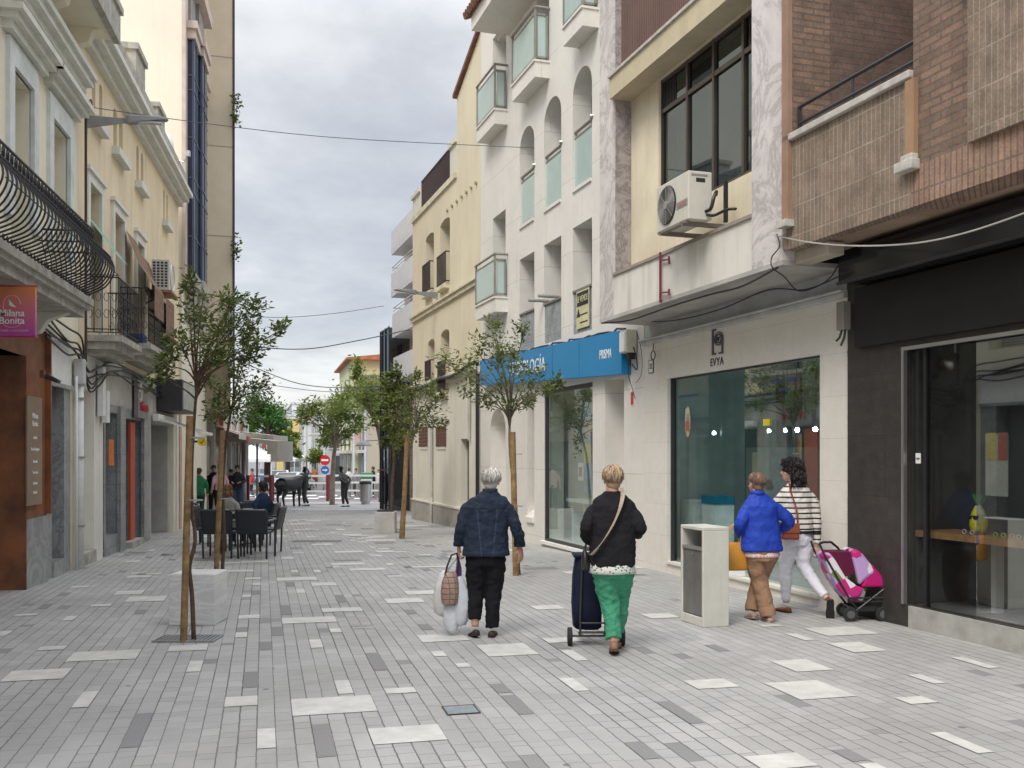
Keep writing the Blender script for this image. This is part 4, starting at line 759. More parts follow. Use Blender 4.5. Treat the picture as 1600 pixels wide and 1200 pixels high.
g_ = MB(); wall(g_, 0, uN, 3.35, 9.6, wd, 0, .45); g_.build('wall', M_lc, LB)
for h in wd:
    a, c, z0, z1 = h
    b = MB(); s = .20; b.box(a-s, a, -.02, .05, 4.6, z1+s+.1).box(c, c+s, -.02, .05, 4.6, z1+s+.1).box(a, c, -.02, .05, z1, z1+s+.1).box(a-s-.06,a-s+.12,0,.07,4.55,4.7).box(c+s-.12,c+s+.06,0,.07,4.55,4.7); b.build('window_surround', mat('blue_white_trim', (.66,.69,.68), .7), LB)
    b = MB(); b.box(a-.4, c+.35, 0, .12, 6.74, 6.84).box(a-.48, c+.42, 0, .20, 6.84, 6.92).box(a-.55, c+.5, 0, .28, 6.92, 7.0); b.build('window_hood', M_sur, LB)
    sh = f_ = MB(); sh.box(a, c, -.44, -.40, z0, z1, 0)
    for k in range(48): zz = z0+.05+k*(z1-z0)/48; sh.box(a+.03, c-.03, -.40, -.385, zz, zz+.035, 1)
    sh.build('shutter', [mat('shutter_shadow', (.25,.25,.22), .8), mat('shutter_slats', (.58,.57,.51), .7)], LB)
b = MB(); b.box(-.02, uN, 0, .12, 7.28, 7.38).box(-.03, uN, 0, .22, 7.38, 7.48).box(-.04, uN, 0, .28, 7.48, 7.56); b.build('string_course', M_sur, LB)
b = MB(); b.box(.25, uN, 0, .55, 8.05, 8.20).box(.2, uN, 0, .62, 8.20, 8.30); b.build('eave_slab', M_lc, LB)
b = MB(); b.box(.18, uN, .56, .66, 8.02, 8.42); b.build('gutter', M_oldst, LB)
for k in range(4): u = .5+k*1.35; b = MB(); b.prism([(0,7.60),(.10,7.62),(.14,7.78),(.30,7.84),(.36,8.0),(.5,8.05),(0,8.05)], u, u+.18, axis='x'); b.build('eave_bracket', M_lc, LB)
# balcony
bs = U(147, .7)
b = MB(); b.box(bs, uN, 0, .70, 3.66, 3.75).box(bs+.03, uN, 0, .66, 3.60, 3.66).box(bs+.08, uN, 0, .60, 3.50, 3.60); b.build('balcony_slab', M_oldst, LB)
for k in range(5): u = bs+.4+k*1.5; b = MB(); b.prism([(0,3.2),(.15,3.24),(.25,3.40),(.5,3.5),(0,3.5)], u, u+.16, axis='x'); b.build('balcony_bracket', M_sur, LB)
M_iron = mat('wrought_iron', (.022,.022,.025), .45, .2, var=.2, scale=20); prof = [(.62,3.80),(.70,3.83),(.86,3.92),(.96,4.06),(.97,4.20),(.90,4.34),(.78,4.44),(.70,4.52),(.70,4.66)]
b = MB(); pr = crom(prof, 3); n = int((uN-bs)/.135)
def iron(b, u, d, z, t=.008): pass
for k in range(n):
    u = bs+.10+k*.135
    if u > 7.0: break
    b.tube([(u+.012*math.sin(q*.9), d, z) for q, (d, z) in enumerate(pr)], .0115, 4)
    if True:   # S scroll in the upper band and a ring below
        b.tube([(u+.030*math.cos(a)*(.4+.6*abs(1-a/3.2)), .705, 4.60+.05*math.sin(a)) for a in [q*.55 for q in range(12)]], .0095, 4)
        b.tube([(u+.026*math.cos(a), .66, 3.81+.026*math.sin(a)) for a in [q*math.pi/4 for q in range(9)]], .007, 4)
    if True: b.tube([(u, .90, 4.34), (u+.05, .83, 4.41), (u+.10, .90, 4.36), (u+.06, .95, 4.30)], .010, 4)
for k in range(11):  # end return
    d = .04+k*.062; b.tube([(bs+.62-q[0]*.9+.0, d, q[1]) for q in pr], .0072, 4)
for d, z, r in ((.70,4.68,.016),(.70,4.53,.010),(.97,4.14,.007),(.83,4.41,.012),(.62,3.79,.010)):
    ue = bs+.02+ (.70-d)*1.0; b.tube([(6.9, d, z), (ue, d, z), (ue, .0, z)], r, 5)
b.build('iron_balustrade', M_iron, LB)
# street level of the cream building
zt = 3.35; uR = U(70)
def Zs(px, py): return Z(px, py)
op = (U(35), U(35)+2.2, -.1, Z(35, 556)); dr = (U(100), U(81), .0, Z(90, 585))
g_ = MB(); wall(g_, uR, uN, -.2, zt, [(op[0],op[1],-.2,op[3])], .02, .5, sides=False); g_.build('rust_cladding', M_rust, LB)
bx(LB, 'marble_plinth', M_gm, uR, op[0], -.4, .05, -.2, .83); bx(LB, 'marble_plinth', M_gm, op[1], uN, -.4, .05, -.2, .83)
bx(LB, 'rust_reveal', M_rust, op[0], op[0]+.02, -1.2, .052, -.1, op[3]); bx(LB, 'entrance_back', mat('dark_rust', (.09,.035,.02), .7), op[0]-.1, op[1]+.1, -1.25, -1.2, -.1, 3)
bx(LB, 'rust_edge', M_rust, uR-.0, uR+.05, .0, .09, .85, 3.30)
bx(LB, 'entrance_ceiling', mat('dark_rust', (0,0,0)), op[0], op[1], -1.2, .0, op[3], op[3]+.05)
zd = dr[3]
g_ = MB(); wall(g_, U(110), uR, -.3, 2.66, [dr], .0, .35, sides=False); g_.build('granite_frame', M_gm, LB)
bx(LB, 'white_panel', M_white, U(110), uR, -.1, .01, 2.66, zt); bx(LB, 'frame_trim', M_gm, U(110), uR, .0, .06, 2.62, 2.68); bx(LB, 'side_door', M_gran, dr[0], dr[1], -.35, -.30, 0, zd)
bx(LB, 'door_step', M_gm, dr[0], dr[1], -.3, .03, -.1, .14)
bx(LB, 'wall_end', M_lc, 0, U(110), -.3, -.0, -.3, 3.35)
o = f.at('menu_board', 'bronze coloured menu board with pale writing on the rust wall', 'menu board', (U(66,.06)+U(37,.06))/2, .06, 1.75)
MB().box(-.33, .33, 0, .02, -.74, .66).build('board', marble('bronze_board', (.22,.14,.09), (.36,.28,.20), 1.5, 2.5, .35), o)
Ml = lambda u, z: Matrix.Translation((u, .024, z)) @ Matrix.Rotation(math.pi, 4, 'Z')
text('Milana\nBonita', .10, 'heading', M_white, o, Ml(0, .36), .002, bold=.001)
for k, (s_, z) in enumerate((('cafetería', .13), ('Desde el Desayuno', -.02), ('Meriendas', -.18), ('Tortas y más', -.32), ('Para llevar', -.46), ('Cócteles', -.58))): text(s_, .055, 'menu_line', M_white, o, Ml(0, z), .002, sx=.85, bold=.0008)
o = thing('hanging_sign', 'pink and orange hanging sign with a white bird in an oval', 'sign', ((20-CX)/F*10.5, 10.5, CH+(HY-487)/F*10.5), 0)
m = bpy.data.materials.new('sunset_print'); m.use_nodes = True; nt = m.node_tree; tc = nd(nt, 'ShaderNodeTexCoord'); sp = nd(nt, 'ShaderNodeSeparateXYZ'); lk(nt, tc.outputs['Object'], sp.inputs[0])
lk(nt, ramp(nt, mth(nt, 'MULTIPLY_ADD', sp.outputs[2], 1.9, .5), [(.05, (.42,.07,.30)), (.55, (.55,.16,.20)), (.95, (.62,.22,.08))]), nt.nodes['Principled BSDF'].inputs[0]); nt.nodes['Principled BSDF'].inputs['Roughness'].default_value = .5
MB().box(-.245, .245, -.02, .02, -.26, .26).build('board', m, o)
Mf = lambda x, z: Matrix.Translation((x, -.024, z))
text('Milana', .105, 'name', M_white, o, Mf(0, -.02), .002, bold=.001); text('Bonita', .105, 'name', M_white, o, Mf(0, -.10), .002, bold=.001); text('CAFETERÍA Y COCTELERÍA', .030, 'slogan', mat('pale_pink', (.75,.5,.6), .6), o, Mf(0, -.205), .001)
b = MB(); b.tube([(.09*math.cos(a), -.022, .08+.09*math.sin(a)) for a in [q*math.pi/12 for q in range(13)]]+[(-.09,-.022,.0+.0)], .003, 4); b.build('oval_line', mat('pale_pink', (0,0,0)), o); b = MB(); b.tube([(.09*math.cos(a), -.022, -.12-.05*math.sin(a)) for a in [q*math.pi/12 for q in range(13)]], .003, 4); b.build('oval_line', mat('pale_pink', (0,0,0)), o)
b = MB(); b.add([(-.035,-.024,.125),(-.02,-.024,.115),(.01,-.024,.085),(.05,-.024,.04),(.0,-.024,.05),(-.03,-.024,.07),(-.025,-.024,.10)], [tuple(range(7))]); b.build('bird', M_white, o)
b = MB(); b.tube([(-.245-.35,0,.27),(.26,0,.27)], .014, 6).tube([(-.245-.35,0,-.27),(.26,0,-.27)], .014, 6); b.build('bracket_arms', mat('pink_metal', (.45,.12,.14), .5), o)
o = f.at('wall_spotlight', 'small dark spotlight fixed to the rust wall above the menu board', 'lamp', U(52), .09, 2.72)
MB().box(-.05,.05,0,.05,-.05,.05).tube([(0,.03,0),(0,.12,-.03)], .01, 5).build('mount', M_rust, o); MB().prism([(-.02,.02),(.12,-.06),(.10,-.10),(-.06,-.04)], -.07, .07, axis='x').xf(Matrix.Translation((0,.12,-.02))).build('lamp_head', M_dark, o)
o = f.at('downpipe', 'white downpipe with a grey cap box between the granite door and the white portal', 'pipe', U(114.5), .09, 0)
b = MB(); b.tube([(-.02,0,-.1),(-.02,0,2.9)], .055, 10).tube([(.11,-.02,-.1),(.11,-.02,2.85)], .022, 8); b.build('pipe', M_white, o, smooth=True); MB().box(-.09,.09,-.07,.08,2.72,3.12).build('cap_box', mat('pale_grey_band', (0,0,0)), o, bevel=.02)
b = MB()
for z in (.55,1.6,2.5): b.box(-.09,.05,-.06,.06,z,z+.03)
b.build('clips', M_metal, o)
# ---------------------------------------------------------------- long ochre building
f = Fac(FL, mL, -1, 279); U, Z = f.U, f.Z
OB = f.root('ochre_building', 'long ochre building with small arched attic windows and a heavy stained cornice', 'building')
uE = U(122)-.003; M_och = mat('ochre_render', (.76,.64,.45), .9, var=.07, scale=.9, bump=.2, bscale=70, streak=.38)
H = []
for x0, x1 in ((144,149),(155,160),(177,183),(186,192),(213,217),(220,224),(255,257.5),(260,262)): H.append((U(x1), U(x0), 7.25, 8.0, 'arch'))
D4 = [(U(155), U(137), 3.7, 6.08), (U(191), U(176), 3.7, 6.06), (U(222), U(212), 3.8, 6.0), (U(259), U(253), 3.8, 5.95)]
g_ = MB(); wall(g_, 0, uE, 3.3, 9.0, H+D4, 0, .35); g_.build('wall', M_och, OB)
M_wt = mat('white_trim', (.70,.68,.62), .75, var=.05, streak=.15)
for a, c, z0, z1 in D4:
    b = MB(); s = .16; b.box(a-s, a, 0, .05, z0, z1+s).box(c, c+s, 0, .05, z0, z1+s).box(a, c, 0, .05, z1, z1+s).box(a-s-.05, c+s+.05, 0, .09, z1+s, z1+s+.07); b.build('window_surround', M_wt, OB)
    bx(OB, 'shutter', mat('green_shutter', (.15,.20,.17), .7), a, c, -.35, -.3, z0, z1)
a, c, z0, z1 = D4[0]; b = MB(); b.add([(a+.02,-.05,z1-.5),(c-.02,-.05,z1-.5),(c+.1,.45,z0+1.2),(a-.1,.45,z0+1.2)], [(0,1,2,3)]); b.build('green_blind', mat('green_blind', (.22,.38,.28), .7), OB)
bx(OB, 'dark_shutters', mat('grey_shutter', (.12,.12,.12), .6), D4[1][0], D4[1][1], -.2, -.16, 3.7, 5.6)
for h in H[::2]: b = MB(); w = abs(h[1]-h[0]); b.box(h[0]-1.3*w-.15, h[1]+.15, 0, .14, 7.08, 7.22); b.build('window_sill', M_sur, OB)
for h in H: bx(OB, 'attic_shutter', M_wt, h[0], h[1], -.3, -.26, h[2], h[3])
b = MB(); b.box(-.05, uE, 0, .12, 8.18, 8.30).box(-.05, uE, 0, .26, 8.30, 8.42).box(-.05, uE, 0, .36, 8.42, 8.52); b.build('cornice', M_sur, OB)
bx(OB, 'gutter', mat('dark_gutter', (.10,.085,.07), .7), -.05, uE, .0, .30, 8.52, 8.60); bx(OB, 'parapet', M_oldst, -.05, uE, -.3, .22, 8.60, 8.98)
for px in (170, 212, 245): b = MB(); u = U(px); b.box(u-.5, u+.5, -.5, .1, 8.98, 9.75 if px < 240 else 9.5).box(u-.55, u+.55, -.55, .15, 9.70 if px < 240 else 9.45, 9.82 if px < 240 else 9.55); b.build('roof_pedestal', M_oldst, OB)
def iron_balcony(u0, u1, d, zf, zr, step=.11):
    b = MB(); b.box(u0-.06, u1+.06, 0, d+.06, zf-.10, zf).box(u0, u1, 0, d-.06, zf-.22, zf-.10).box(u0+.1, u1-.1, 0, d-.2, zf-.32, zf-.22); b.build('balcony_slab', M_oldst, OB)
    b = MB(); P_ = [(u1, 0), (u1, d), (u0, d), (u0, 0)]
    for z in (zr, zf+.05, zf+.10): b.tube([(q[0], q[1], z) for q in P_], .014 if z == zr else .009, 5)
    for (a, c), (e, g) in zip(P_, P_[1:]):
        ln_ = math.hypot(e-a, g-c); n = int(ln_/step)
        for k in range(n+1):
            x, y = a+(e-a)*k/n, c+(g-c)*k/n; b.tube([(x,y,zf+.05),(x,y,zr)], .008, 4)
            if k < n:
                x2, y2 = a+(e-a)*(k+.5)/n, c+(g-c)*(k+.5)/n; tx, ty = (e-a)/ln_, (g-c)/ln_
                for zc in (zf+.35, zf+.62): b.tube([(x2+tx*.04*math.cos(t), y2+ty*.04*math.cos(t), zc+.07*math.sin(t)) for t in [q*math.pi/4 for q in range(9)]], .005, 4)
    b.build('balcony_railing', M_iron, OB)
uA1 = U(134); iron_balcony(uA1-1.7, uA1, .5, 3.58, 4.52); uB1 = U(188); iron_balcony(uB1-3.1, uB1, .5, 3.75, 4.80)
m_reed = brick('reed_blind', (.33,.20,.13), (.26,.15,.10), (.10,.06,.04), 3, .03, .006, stain=.2, bump=.5)
for q, (ua, ub, zt_, zb_) in enumerate(((uB1-.1, uB1-1.2, 5.9, 4.3), (uB1-1.5, uB1-2.6, 5.75, 4.1))):
    b = MB(); b.box(min(ua,ub), max(ua,ub), 0, .02, 0, 1)
    b = MB(); a, c = min(ua,ub), max(ua,ub); pf = [(.08, zt_), (.30, zt_-.6), (.60, 4.86), (.60, zb_)]
    for (d0, z0), (d1, z1) in zip(pf, pf[1:]): b.quad((a,d0,z0),(c,d0,z0),(c,d1,z1),(a,d1,z1))
    b.build('reed_blind', m_reed, OB)
bx(OB, 'blue_tub', mat('blue_plastic', (.03,.08,.22), .5), uB1-.55, uB1-.15, .12, .38, 3.77, 3.95)
o = fan_unit('air_conditioner', 'grey air conditioner with lattice side on a rusty bracket high on the ochre wall', f.P(U(224)-.45, .52, 5.15), f.rz, .86, .66, .36, fan=False)
b = MB()
for i in range(4):
    for j in range(9): b.box(.428, .436, -.33+i*.08, -.33+i*.08+.055, .07+j*.062, .07+j*.062+.04)
b.build('side_lattice', M_dark, o)
b = MB(); b.tube([(.0+.28*math.cos(a), .004, .33+.28*math.sin(a)) for a in [q*math.pi/12 for q in range(25)]], .012, 6); b.build('fan_ring', M_metal, o)
MB().box(-.45, .5, -.52, .05, -.05, .0).bar((.42,-.5,-.3),(.42,0,-.03), .03, .03).build('bracket', mat('rust_iron', (.28,.14,.08), .8), o)
# shops under the ochre building
M_gtile = brick('grey_tile', (.33,.34,.34), (.27,.28,.28), (.18,.18,.18), .5, .55, .004, stain=.4, rough=.4); M_mgrey = mat('grey_plaster', (.46,.45,.41), .9, var=.14, scale=2, streak=.4)
M_portal = mat('cream_portal', (.78,.76,.69), .8, var=.07, scale=1.5, streak=.18)
h1 = (U(147), U(123), -.05, Z(140, 610)); h2 = (U(183), U(163), Z(170, 838), Z(175, 645)); h3 = (U(221), U(195), -.25, Z(205, 655)); h4 = (U(262), U(236), -.3, 2.9)
g_ = MB(); wall(g_, U(161), uE, -.4, 3.3, [h1], .0, .5, sides=False); g_.build('portal_wall', M_portal, OB)
bx(OB, 'portal_inner', M_portal, h1[0], h1[1], -.55, -.5, -.2, 3); bx(OB, 'portal_step', M_oldst, h1[0], h1[1], -.5, .04, -.25, .08)
g_ = MB(); wall(g_, U(194), U(161), -.4, 2.55, [h2], .02, .6, sides=False); g_.build('grey_shop_wall', M_gtile, OB); bx(OB, 'grey_shop_back', M_gran, h2[0], h2[1], -.6, -.55, -.1, 2.7)
bx(OB, 'plaster_wall', M_mgrey, 0, U(161), -.3, .0, 2.55, 3.3)
g_ = MB(); wall(g_, U(230), U(194), -.5, 2.55, [h3], .0, .5, sides=False); g_.build('red_door_wall', M_gtile, OB); bx(OB, 'dark_doorway', M_black, h3[0], h3[1], -.5, -.45, -.4, 2.6)
bx(OB, 'red_door_jamb', mat('orange_red', (.50,.07,.03), .5), U(212), U(205), -.06, -.01, -.25, Z(208,660)); bx(OB, 'door_step', M_mgrey, U(215), U(197), -.3, .12, -.4, -.05)
g_ = MB(); wall(g_, 0, U(230), -.5, 2.55, [(h4[0], h4[1], -.35, 2.35)], .0, .6, sides=False); g_.build('far_shop_wall', M_mgrey, OB); bx(OB, 'dark_doorway', M_roomd, h4[0], h4[1], -.6, -.55, -.4, 2.6)
bx(OB, 'beige_door', mat('beige_door', (.42,.36,.26), .6), U(243), U(240), -.4, -.3, -.3, 1.7)
for px in (186.5, 224): bx(OB, 'pillar', M_gtile, U(px+4), U(px-4), .0, .07, -.4, 2.55)
for k, px in enumerate((266, 271, 276)): bx(OB, 'pilaster', (M_pale, M_wt, mat('peach_tiles', (.55,.36,.26), .8))[k], U(px+2), U(px-1.5), .0, .1, -.5, 3.1)
o = f.at('orange_notice', 'orange notice on the grey granite front right of the white portal', 'notice', U(171), .02, Z(171, 706)); MB().box(-.22,.22,0,.015,-.24,.22).build('sheet', mat('orange_print', (.62,.16,.03), .6), o)
o = f.at('shop_sign_board', 'grey shop sign with red lettering and white swirl above the red door jamb', 'shop sign', U(214), .04, 2.75)
MB().box(-.55, .55, 0, .08, -.36, .40).build('board', mat('sign_grey', (.22,.21,.20), .5), o); text('Primos', .30, 'lettering', mat('sign_red', (.50,.03,.05), .5), o, Matrix.Translation((-.08, .09, -.12)) @ Matrix.Rotation(math.pi, 4, 'Z'), .02)
MB().tube([(.35+.12*math.cos(a), .09, .15+.18*math.sin(a)) for a in [q*math.pi/8 for q in range(15)]], .02, 6).build('swirl', mat('sign_white', (.7,.65,.62), .5), o)
o = f.at('dark_sign_box', 'dark projecting sign box with a grey glass face past the red lettered sign', 'shop sign', U(258), .02, 2.75); MB().box(-1.0, 1.3, 0, .55, -.1, .62).build('box', M_dark, o); MB().box(-.9, 1.2, .55, .57, -.05, .57).build('face', mat('sign_glass', (.42,.46,.45), .25), o)
o = f.at('shop_awning', 'folded white awning with its arms over the dark doorway', 'awning', U(250), .04, 2.45)
MB().box(-1.3, 1.3, 0, .14, -.06, .10).build('cassette', M_white, o, bevel=.02); MB().bar((1.2,.1,0),(1.1,1.0,-.30), .05, .04).bar((-1.2,.1,0),(-1.1,1.0,-.30), .05, .04).box(-1.2,1.2,.95,1.02,-.34,-.27).build('arms', M_white, o)
for k, (px, z0, z1) in enumerate(((151,2.3,3.15),(157.5,2.2,2.75))):
    o = f.at('cable_box', ('pale cable trunk leaning on the white portal top', 'small pale junction box under the cable trunk of the white portal')[k], 'box', U(px), .03, z0); MB().box(-.10,.10,0,.10,0,z1-z0).build('cover', M_white, o, bevel=.01)
cb_ = thing('cable_bundle', 'bundle of black cables sagging along the left shop fronts', 'cables', L.P(L.U(122), .1, 3.0))
for k in range(6):
    pts = []
    rg = random.Random(k+5)
    for px, z, d in ((60,3.40,.06),(95,3.30,.05),(112,3.22,.1),(122,2.85,.12),(140,2.95,.12),(165,3.15,.1),(200,3.2,.08),(235,3.1,.08),(262,3.05,.1)): pts.append(L.P(L.U(px), d+rg.uniform(0,.06), z+rg.uniform(-.09,.09)+(-.05*k+.12)))
    b = MB(); b.tube([V_-cb_.location for V_ in map(Vector, crom(pts, 5))], .016, 5); b.build('cable', M_black, cb_, fix=False)
b = MB(); b.tube([L.P(.03, .12, z) for z in (3.1, 5.0, 7.0)]+[L.P(-.2, .14, 7.25), L.P(-.35,.12,7.2)], .022, 6); tag(b.build('lamp_cable', mat('brown_pipe', (.06,.03,.025), .6), None), 'dark cable pipe running up beside the left street lamp', 'cable')
o = street_lamp_arm('street_lamp', 'grey street lamp arm reaching over the street from the ochre wall', L.P(L.U(135), .0, L.Z(135, 190)), L.rz, 1.0)
o.rotation_euler = (0, 0, L.rz-.0); o.scale = (.84,)*3
o = thing('satellite_dish', 'white satellite dish on a mast above the ochre cornice', 'satellite dish', L.P(L.U(268), -.1, 8.9), 0)
MB().tube([(-.15,0,-.2),(-.15,0,.55)], .025, 6).tube([(-.15,0,.3),(.45,-.1,.05),(.55,-.1,.25)], .018, 6).box(.5,.6,-.15,-.05,.2,.34).build('mast', M_metal, o)
b = MB(); Mr = Matrix.Translation((0,0,.35)) @ Matrix.Rotation(R(20), 4, 'Y') @ Matrix.Rotation(R(70), 4, 'Y') @ Matrix.Rotation(0, 4, 'Z')
b.tube([(0,0,-.08),(0,0,-.06),(0,0,.0),(0,0,.03)], [.1,.3,.46,.48], 24).xf(Mr); b.build('dish', M_white, o, smooth=True)
# ---------------------------------------------------------------- tall block and the wall behind it
fT = Fac(FL, mL, -1, 284); U, Z = fT.U, fT.Z
TB = fT.root('tall_block', 'tall cream block with a dark glazed bay rising behind the ochre building', 'building')
M_party = mat('party_wall', (.78,.73,.61), .9, var=.04, scale=.5, bump=.1, bscale=40, streak=.10); M_pink = mat('pinkish_stone', (.60,.50,.44), .8, var=.1)
MB().box(-5.8, 0, -9, 0, -1, 26).build('wall', M_party, TB)
MB().box(-.5, .02, .0, .10, 6.3, 26).build('corner_strip', M_pink, TB)
nv = mat('navy_spandrel', (.022,.035,.07), .25, var=.15, scale=1)
for k, (d, ua, ub) in enumerate(((.26, -.4, -1.6), (.34, -1.6, -2.9), (.08, -2.9, -5.2))):
    MB().box(ua, ub, 0, d, 6.6, 13.0).build('bay_core', nv, TB); b = MB()
    for z in (7.6, 8.8, 9.2, 10.3, 11.6, 12.0): b.box(ua+.03, ub, 0, d+.02, z, z+.04)
    b.box(ua-.0, ua+.035, d-.04, d+.02, 6.6, 13).box(ua, ua+.035, d-.16, d-.14, 6.6, 13).box(ub+.7, ub+.74, d, d+.025, 6.6, 13); b.build('bay_frame', mat('bay_grey', (.08,.10,.15), .4), TB)
    MB().box(ua+.12, ub, 0, d+.06, 13.0, 13.25).box(ua+.2, ub, 0, d+.12, 13.25, 13.45).build('bay_cornice', M_pink, TB)
    MB().box(ua+.1, ub, 0, d+.06, 6.25, 6.6).prism([(0,5.3),(.1,5.4),(d,6.25),(0,6.25)], ub+.1, ua-.2, axis='x').build('bay_base', M_oldst, TB)
    MB().box(ua-.2, ub, 0, d-.1, 13.45, 20).build('upper_bay', mat('upper_grey', (.30,.28,.26), .7), TB)
MB().box(-3.5, -1.0, 0, .42, 14.6, 14.95).build('upper_balcony_slab', M_pink, TB); MB().box(-3.5, -1.0, 0, .46, 17.6, 17.9).build('upper_balcony_slab', M_pink, TB)
b = MB()
for k in range(4): b.tube([(-1.05,.05+k*.11, 14.95),(-1.05,.05+k*.13, 15.9)], .012, 4)
b.tube([(-1.05,.02,15.9),(-1.05,.4,15.9),(-3.4,.4,15.9)], .02, 5); b.build('upper_railing', M_metal, TB)
OW = thing('ochre_tower', 'weathered ochre tower wall at the right edge of the tall cream block', 'building', (-9.05, 32.2, 0), math.atan(.31))
M_ow = brick('ochre_panels', (.80,.68,.50), (.77,.65,.48), (.40,.32,.24), 9, 2.9, .02, stain=.18, rough=.9, bump=.1, var=.08)
MB().box(-1.6, 0, 0, 7, 4.7, 28).build('wall', M_ow, OW); MB().box(-1.6, -.08, .02, 6.9, 3.0, 4.7).build('base_wall', mat('olive_render', (.26,.22,.15), .9), OW); MB().box(-.02, .05, -.02, .08, 3.2, 28).build('corner_pipe', M_dark, OW)
o = thing('vertical_sign', 'black vertical sign with white round letters on the ochre tower corner', 'shop sign', (-9.12, 31.9, 3.4)); MB().box(0, .19, -.06, .06, .7, 3.2).build('board', M_black, o)
for z, s in ((1.15,'O'),(1.65,'D'),(2.15,'O'),(2.65,'M')): text(s, .5, 'letter', M_white, o, Matrix.Translation((.095, -.075, z)), .004, sx=.38)
def leafball(name, pts, n, size, m, parent=None, seed=1, flat=.6, droop=0):
    """crown: many small folded leaves scattered through the clumps pts=(x,y,z,rx,ry,rz)"""
    rg = random.Random(seed); b = MB(); tot = sum(p[3]*p[4]*p[5] for p in pts)**1
    for p in pts:
        k = max(4, int(n*(p[3]*p[4]*p[5])/tot))
        for _ in range(k):
            while True:
                a = Vector((rg.uniform(-1,1), rg.uniform(-1,1), rg.uniform(-1,1)))
                if a.length < 1: break
            a = a*(.55+.45*a.length) if a.length > .3 else a
            c = Vector((p[0]+a.x*p[3], p[1]+a.y*p[4], p[2]+a.z*p[5])); s = size*rg.uniform(.6, 1.25)
            t = Vector((rg.gauss(0,1), rg.gauss(0,1), rg.gauss(-droop,.6))).normalized(); w = t.cross(Vector((rg.gauss(0,1), rg.gauss(0,1), rg.gauss(0,1)))).normalized()*s*.30; nn = t.cross(w).normalized()*s*.10
            o_ = len(b.v); b.v += [tuple(c), tuple(c+t*s*.5+w+nn), tuple(c+t*s), tuple(c+t*s*.5-w+nn)]; b.f += [(o_, o_+1, o_+2), (o_, o_+2, o_+3)]; b.m += [0, 0]
    return b.build(name, m, parent, fix=False)
def leafmat(name, c1, c2, tr=.25):
    m = bpy.data.materials.new(name); m.use_nodes = True; nt = m.node_tree; p = nt.nodes['Principled BSDF']
    g = nd(nt, 'ShaderNodeNewGeometry'); c = ramp(nt, g.outputs['Random Per Island'], [(0, c1), (1, c2)]); lk(nt, c, p.inputs['Base Color']); p.inputs['Roughness'].default_value = .55
    t = nd(nt, 'ShaderNodeBsdfTranslucent'); lk(nt, c, t.inputs[0]); mx = nd(nt, 'ShaderNodeMixShader', i={0: tr}); lk(nt, p.outputs[0], mx.inputs[1]); lk(nt, t.outputs[0], mx.inputs[2]); lk(nt, mx.outputs[0], nt.nodes['Material Output'].inputs[0]); return m
M_leaf = leafmat('olive_leaf', (.075,.115,.022), (.20,.23,.06), .38); M_leafd = leafmat('dark_leaf', (.055,.09,.018), (.155,.195,.045), .38); M_leafl = leafmat('bright_leaf', (.12,.19,.03), (.28,.34,.08), .4); M_leafg = leafmat('green_leaf', (.03,.11,.015), (.07,.19,.03))
iv = thing('climbing_plant', 'small green plant hanging from the edge of the ochre tower', 'plant', (-9.0, 32.1, 8.0)); leafball('leaves', [(.1,-.1,.3,.12,.2,.5),(.12,-.1,5.0,.15,.2,.3),(.1,-.1,4.4,.1,.2,.3)], 160, .14, M_leafd, iv, 9)
# ================================================================ beyond the street
fN = Fac(8.46, .32, 1, 632); U, Z = fN.U, fN.Z
NB = fN.root('balcony_block', 'narrow pink clad block with white balconies and dark glass shaft beyond the yellow building', 'building')
M_pinkc = brick('pink_cladding', (.55,.44,.41), (.52,.42,.39), (.30,.24,.22), 3, .8, .02, stain=.1, rough=.7); M_bw = mat('balcony_white', (.80,.82,.85), .6, var=.04)
uE = -5.6; g_ = MB(); g_.box(uE, 0, -6, 0, -.8, 10.2); g_.build('wall', M_pinkc, NB)
for k, z in enumerate((9.5, 7.85, 6.25, 4.55)):
    MB().box(uE, -.8-.25*k if k else -1.1, 0, .75, z-.1, z+.02).box(uE, -.8-.25*k if k else -1.1, .68, .75, z, z+.80).box(-.87-.25*k if k else -1.17, -.8-.25*k if k else -1.1, 0, .68, z, z+.8).build('balcony', M_bw, NB)
    if k in (1, 2): b = MB(); b.tube([(uE,.72,z+1.05),(-.9-.25*k,.72,z+1.05),(-.9-.25*k,.0,z+1.05)], .02, 5).tube([(uE,.72,z+.92),(-.9-.25*k,.72,z+.92)], .015, 5); b.build('balcony_rail', M_white, NB)
    MB().box(-3.4, -2.5, -.05, .02, z, z+2.0 if k else z+.6).build('window', mat('brown_shutter', (.20,.11,.09), .7), NB)
MB().box(-1.0, .9, -1.5, .80, -.8, 6.6).build('glass_shaft', glass('shaft_glass', (.04,.05,.06), .35, refl=(.35,.4,.45)), NB)
b = MB()
for u in (-1.0, -.2, .5, .9): b.box(u-.03, u+.03, .80, .84, -.8, 6.65)
for z in (1.0, 2.8, 4.6, 6.6): b.box(-1.0, .93, .80, .83, z-.03, z+.03)
b.build('shaft_frame', M_dark, NB); MB().box(uE, -1.0, .02, .15, 2.2, 2.5).build('shop_canopy', M_metal, NB); MB().box(-4.8, -1.6, .0, .04, -.7, 2.2).build('shop_front', mat('dim_glass', (.09,.10,.10), .2), NB)
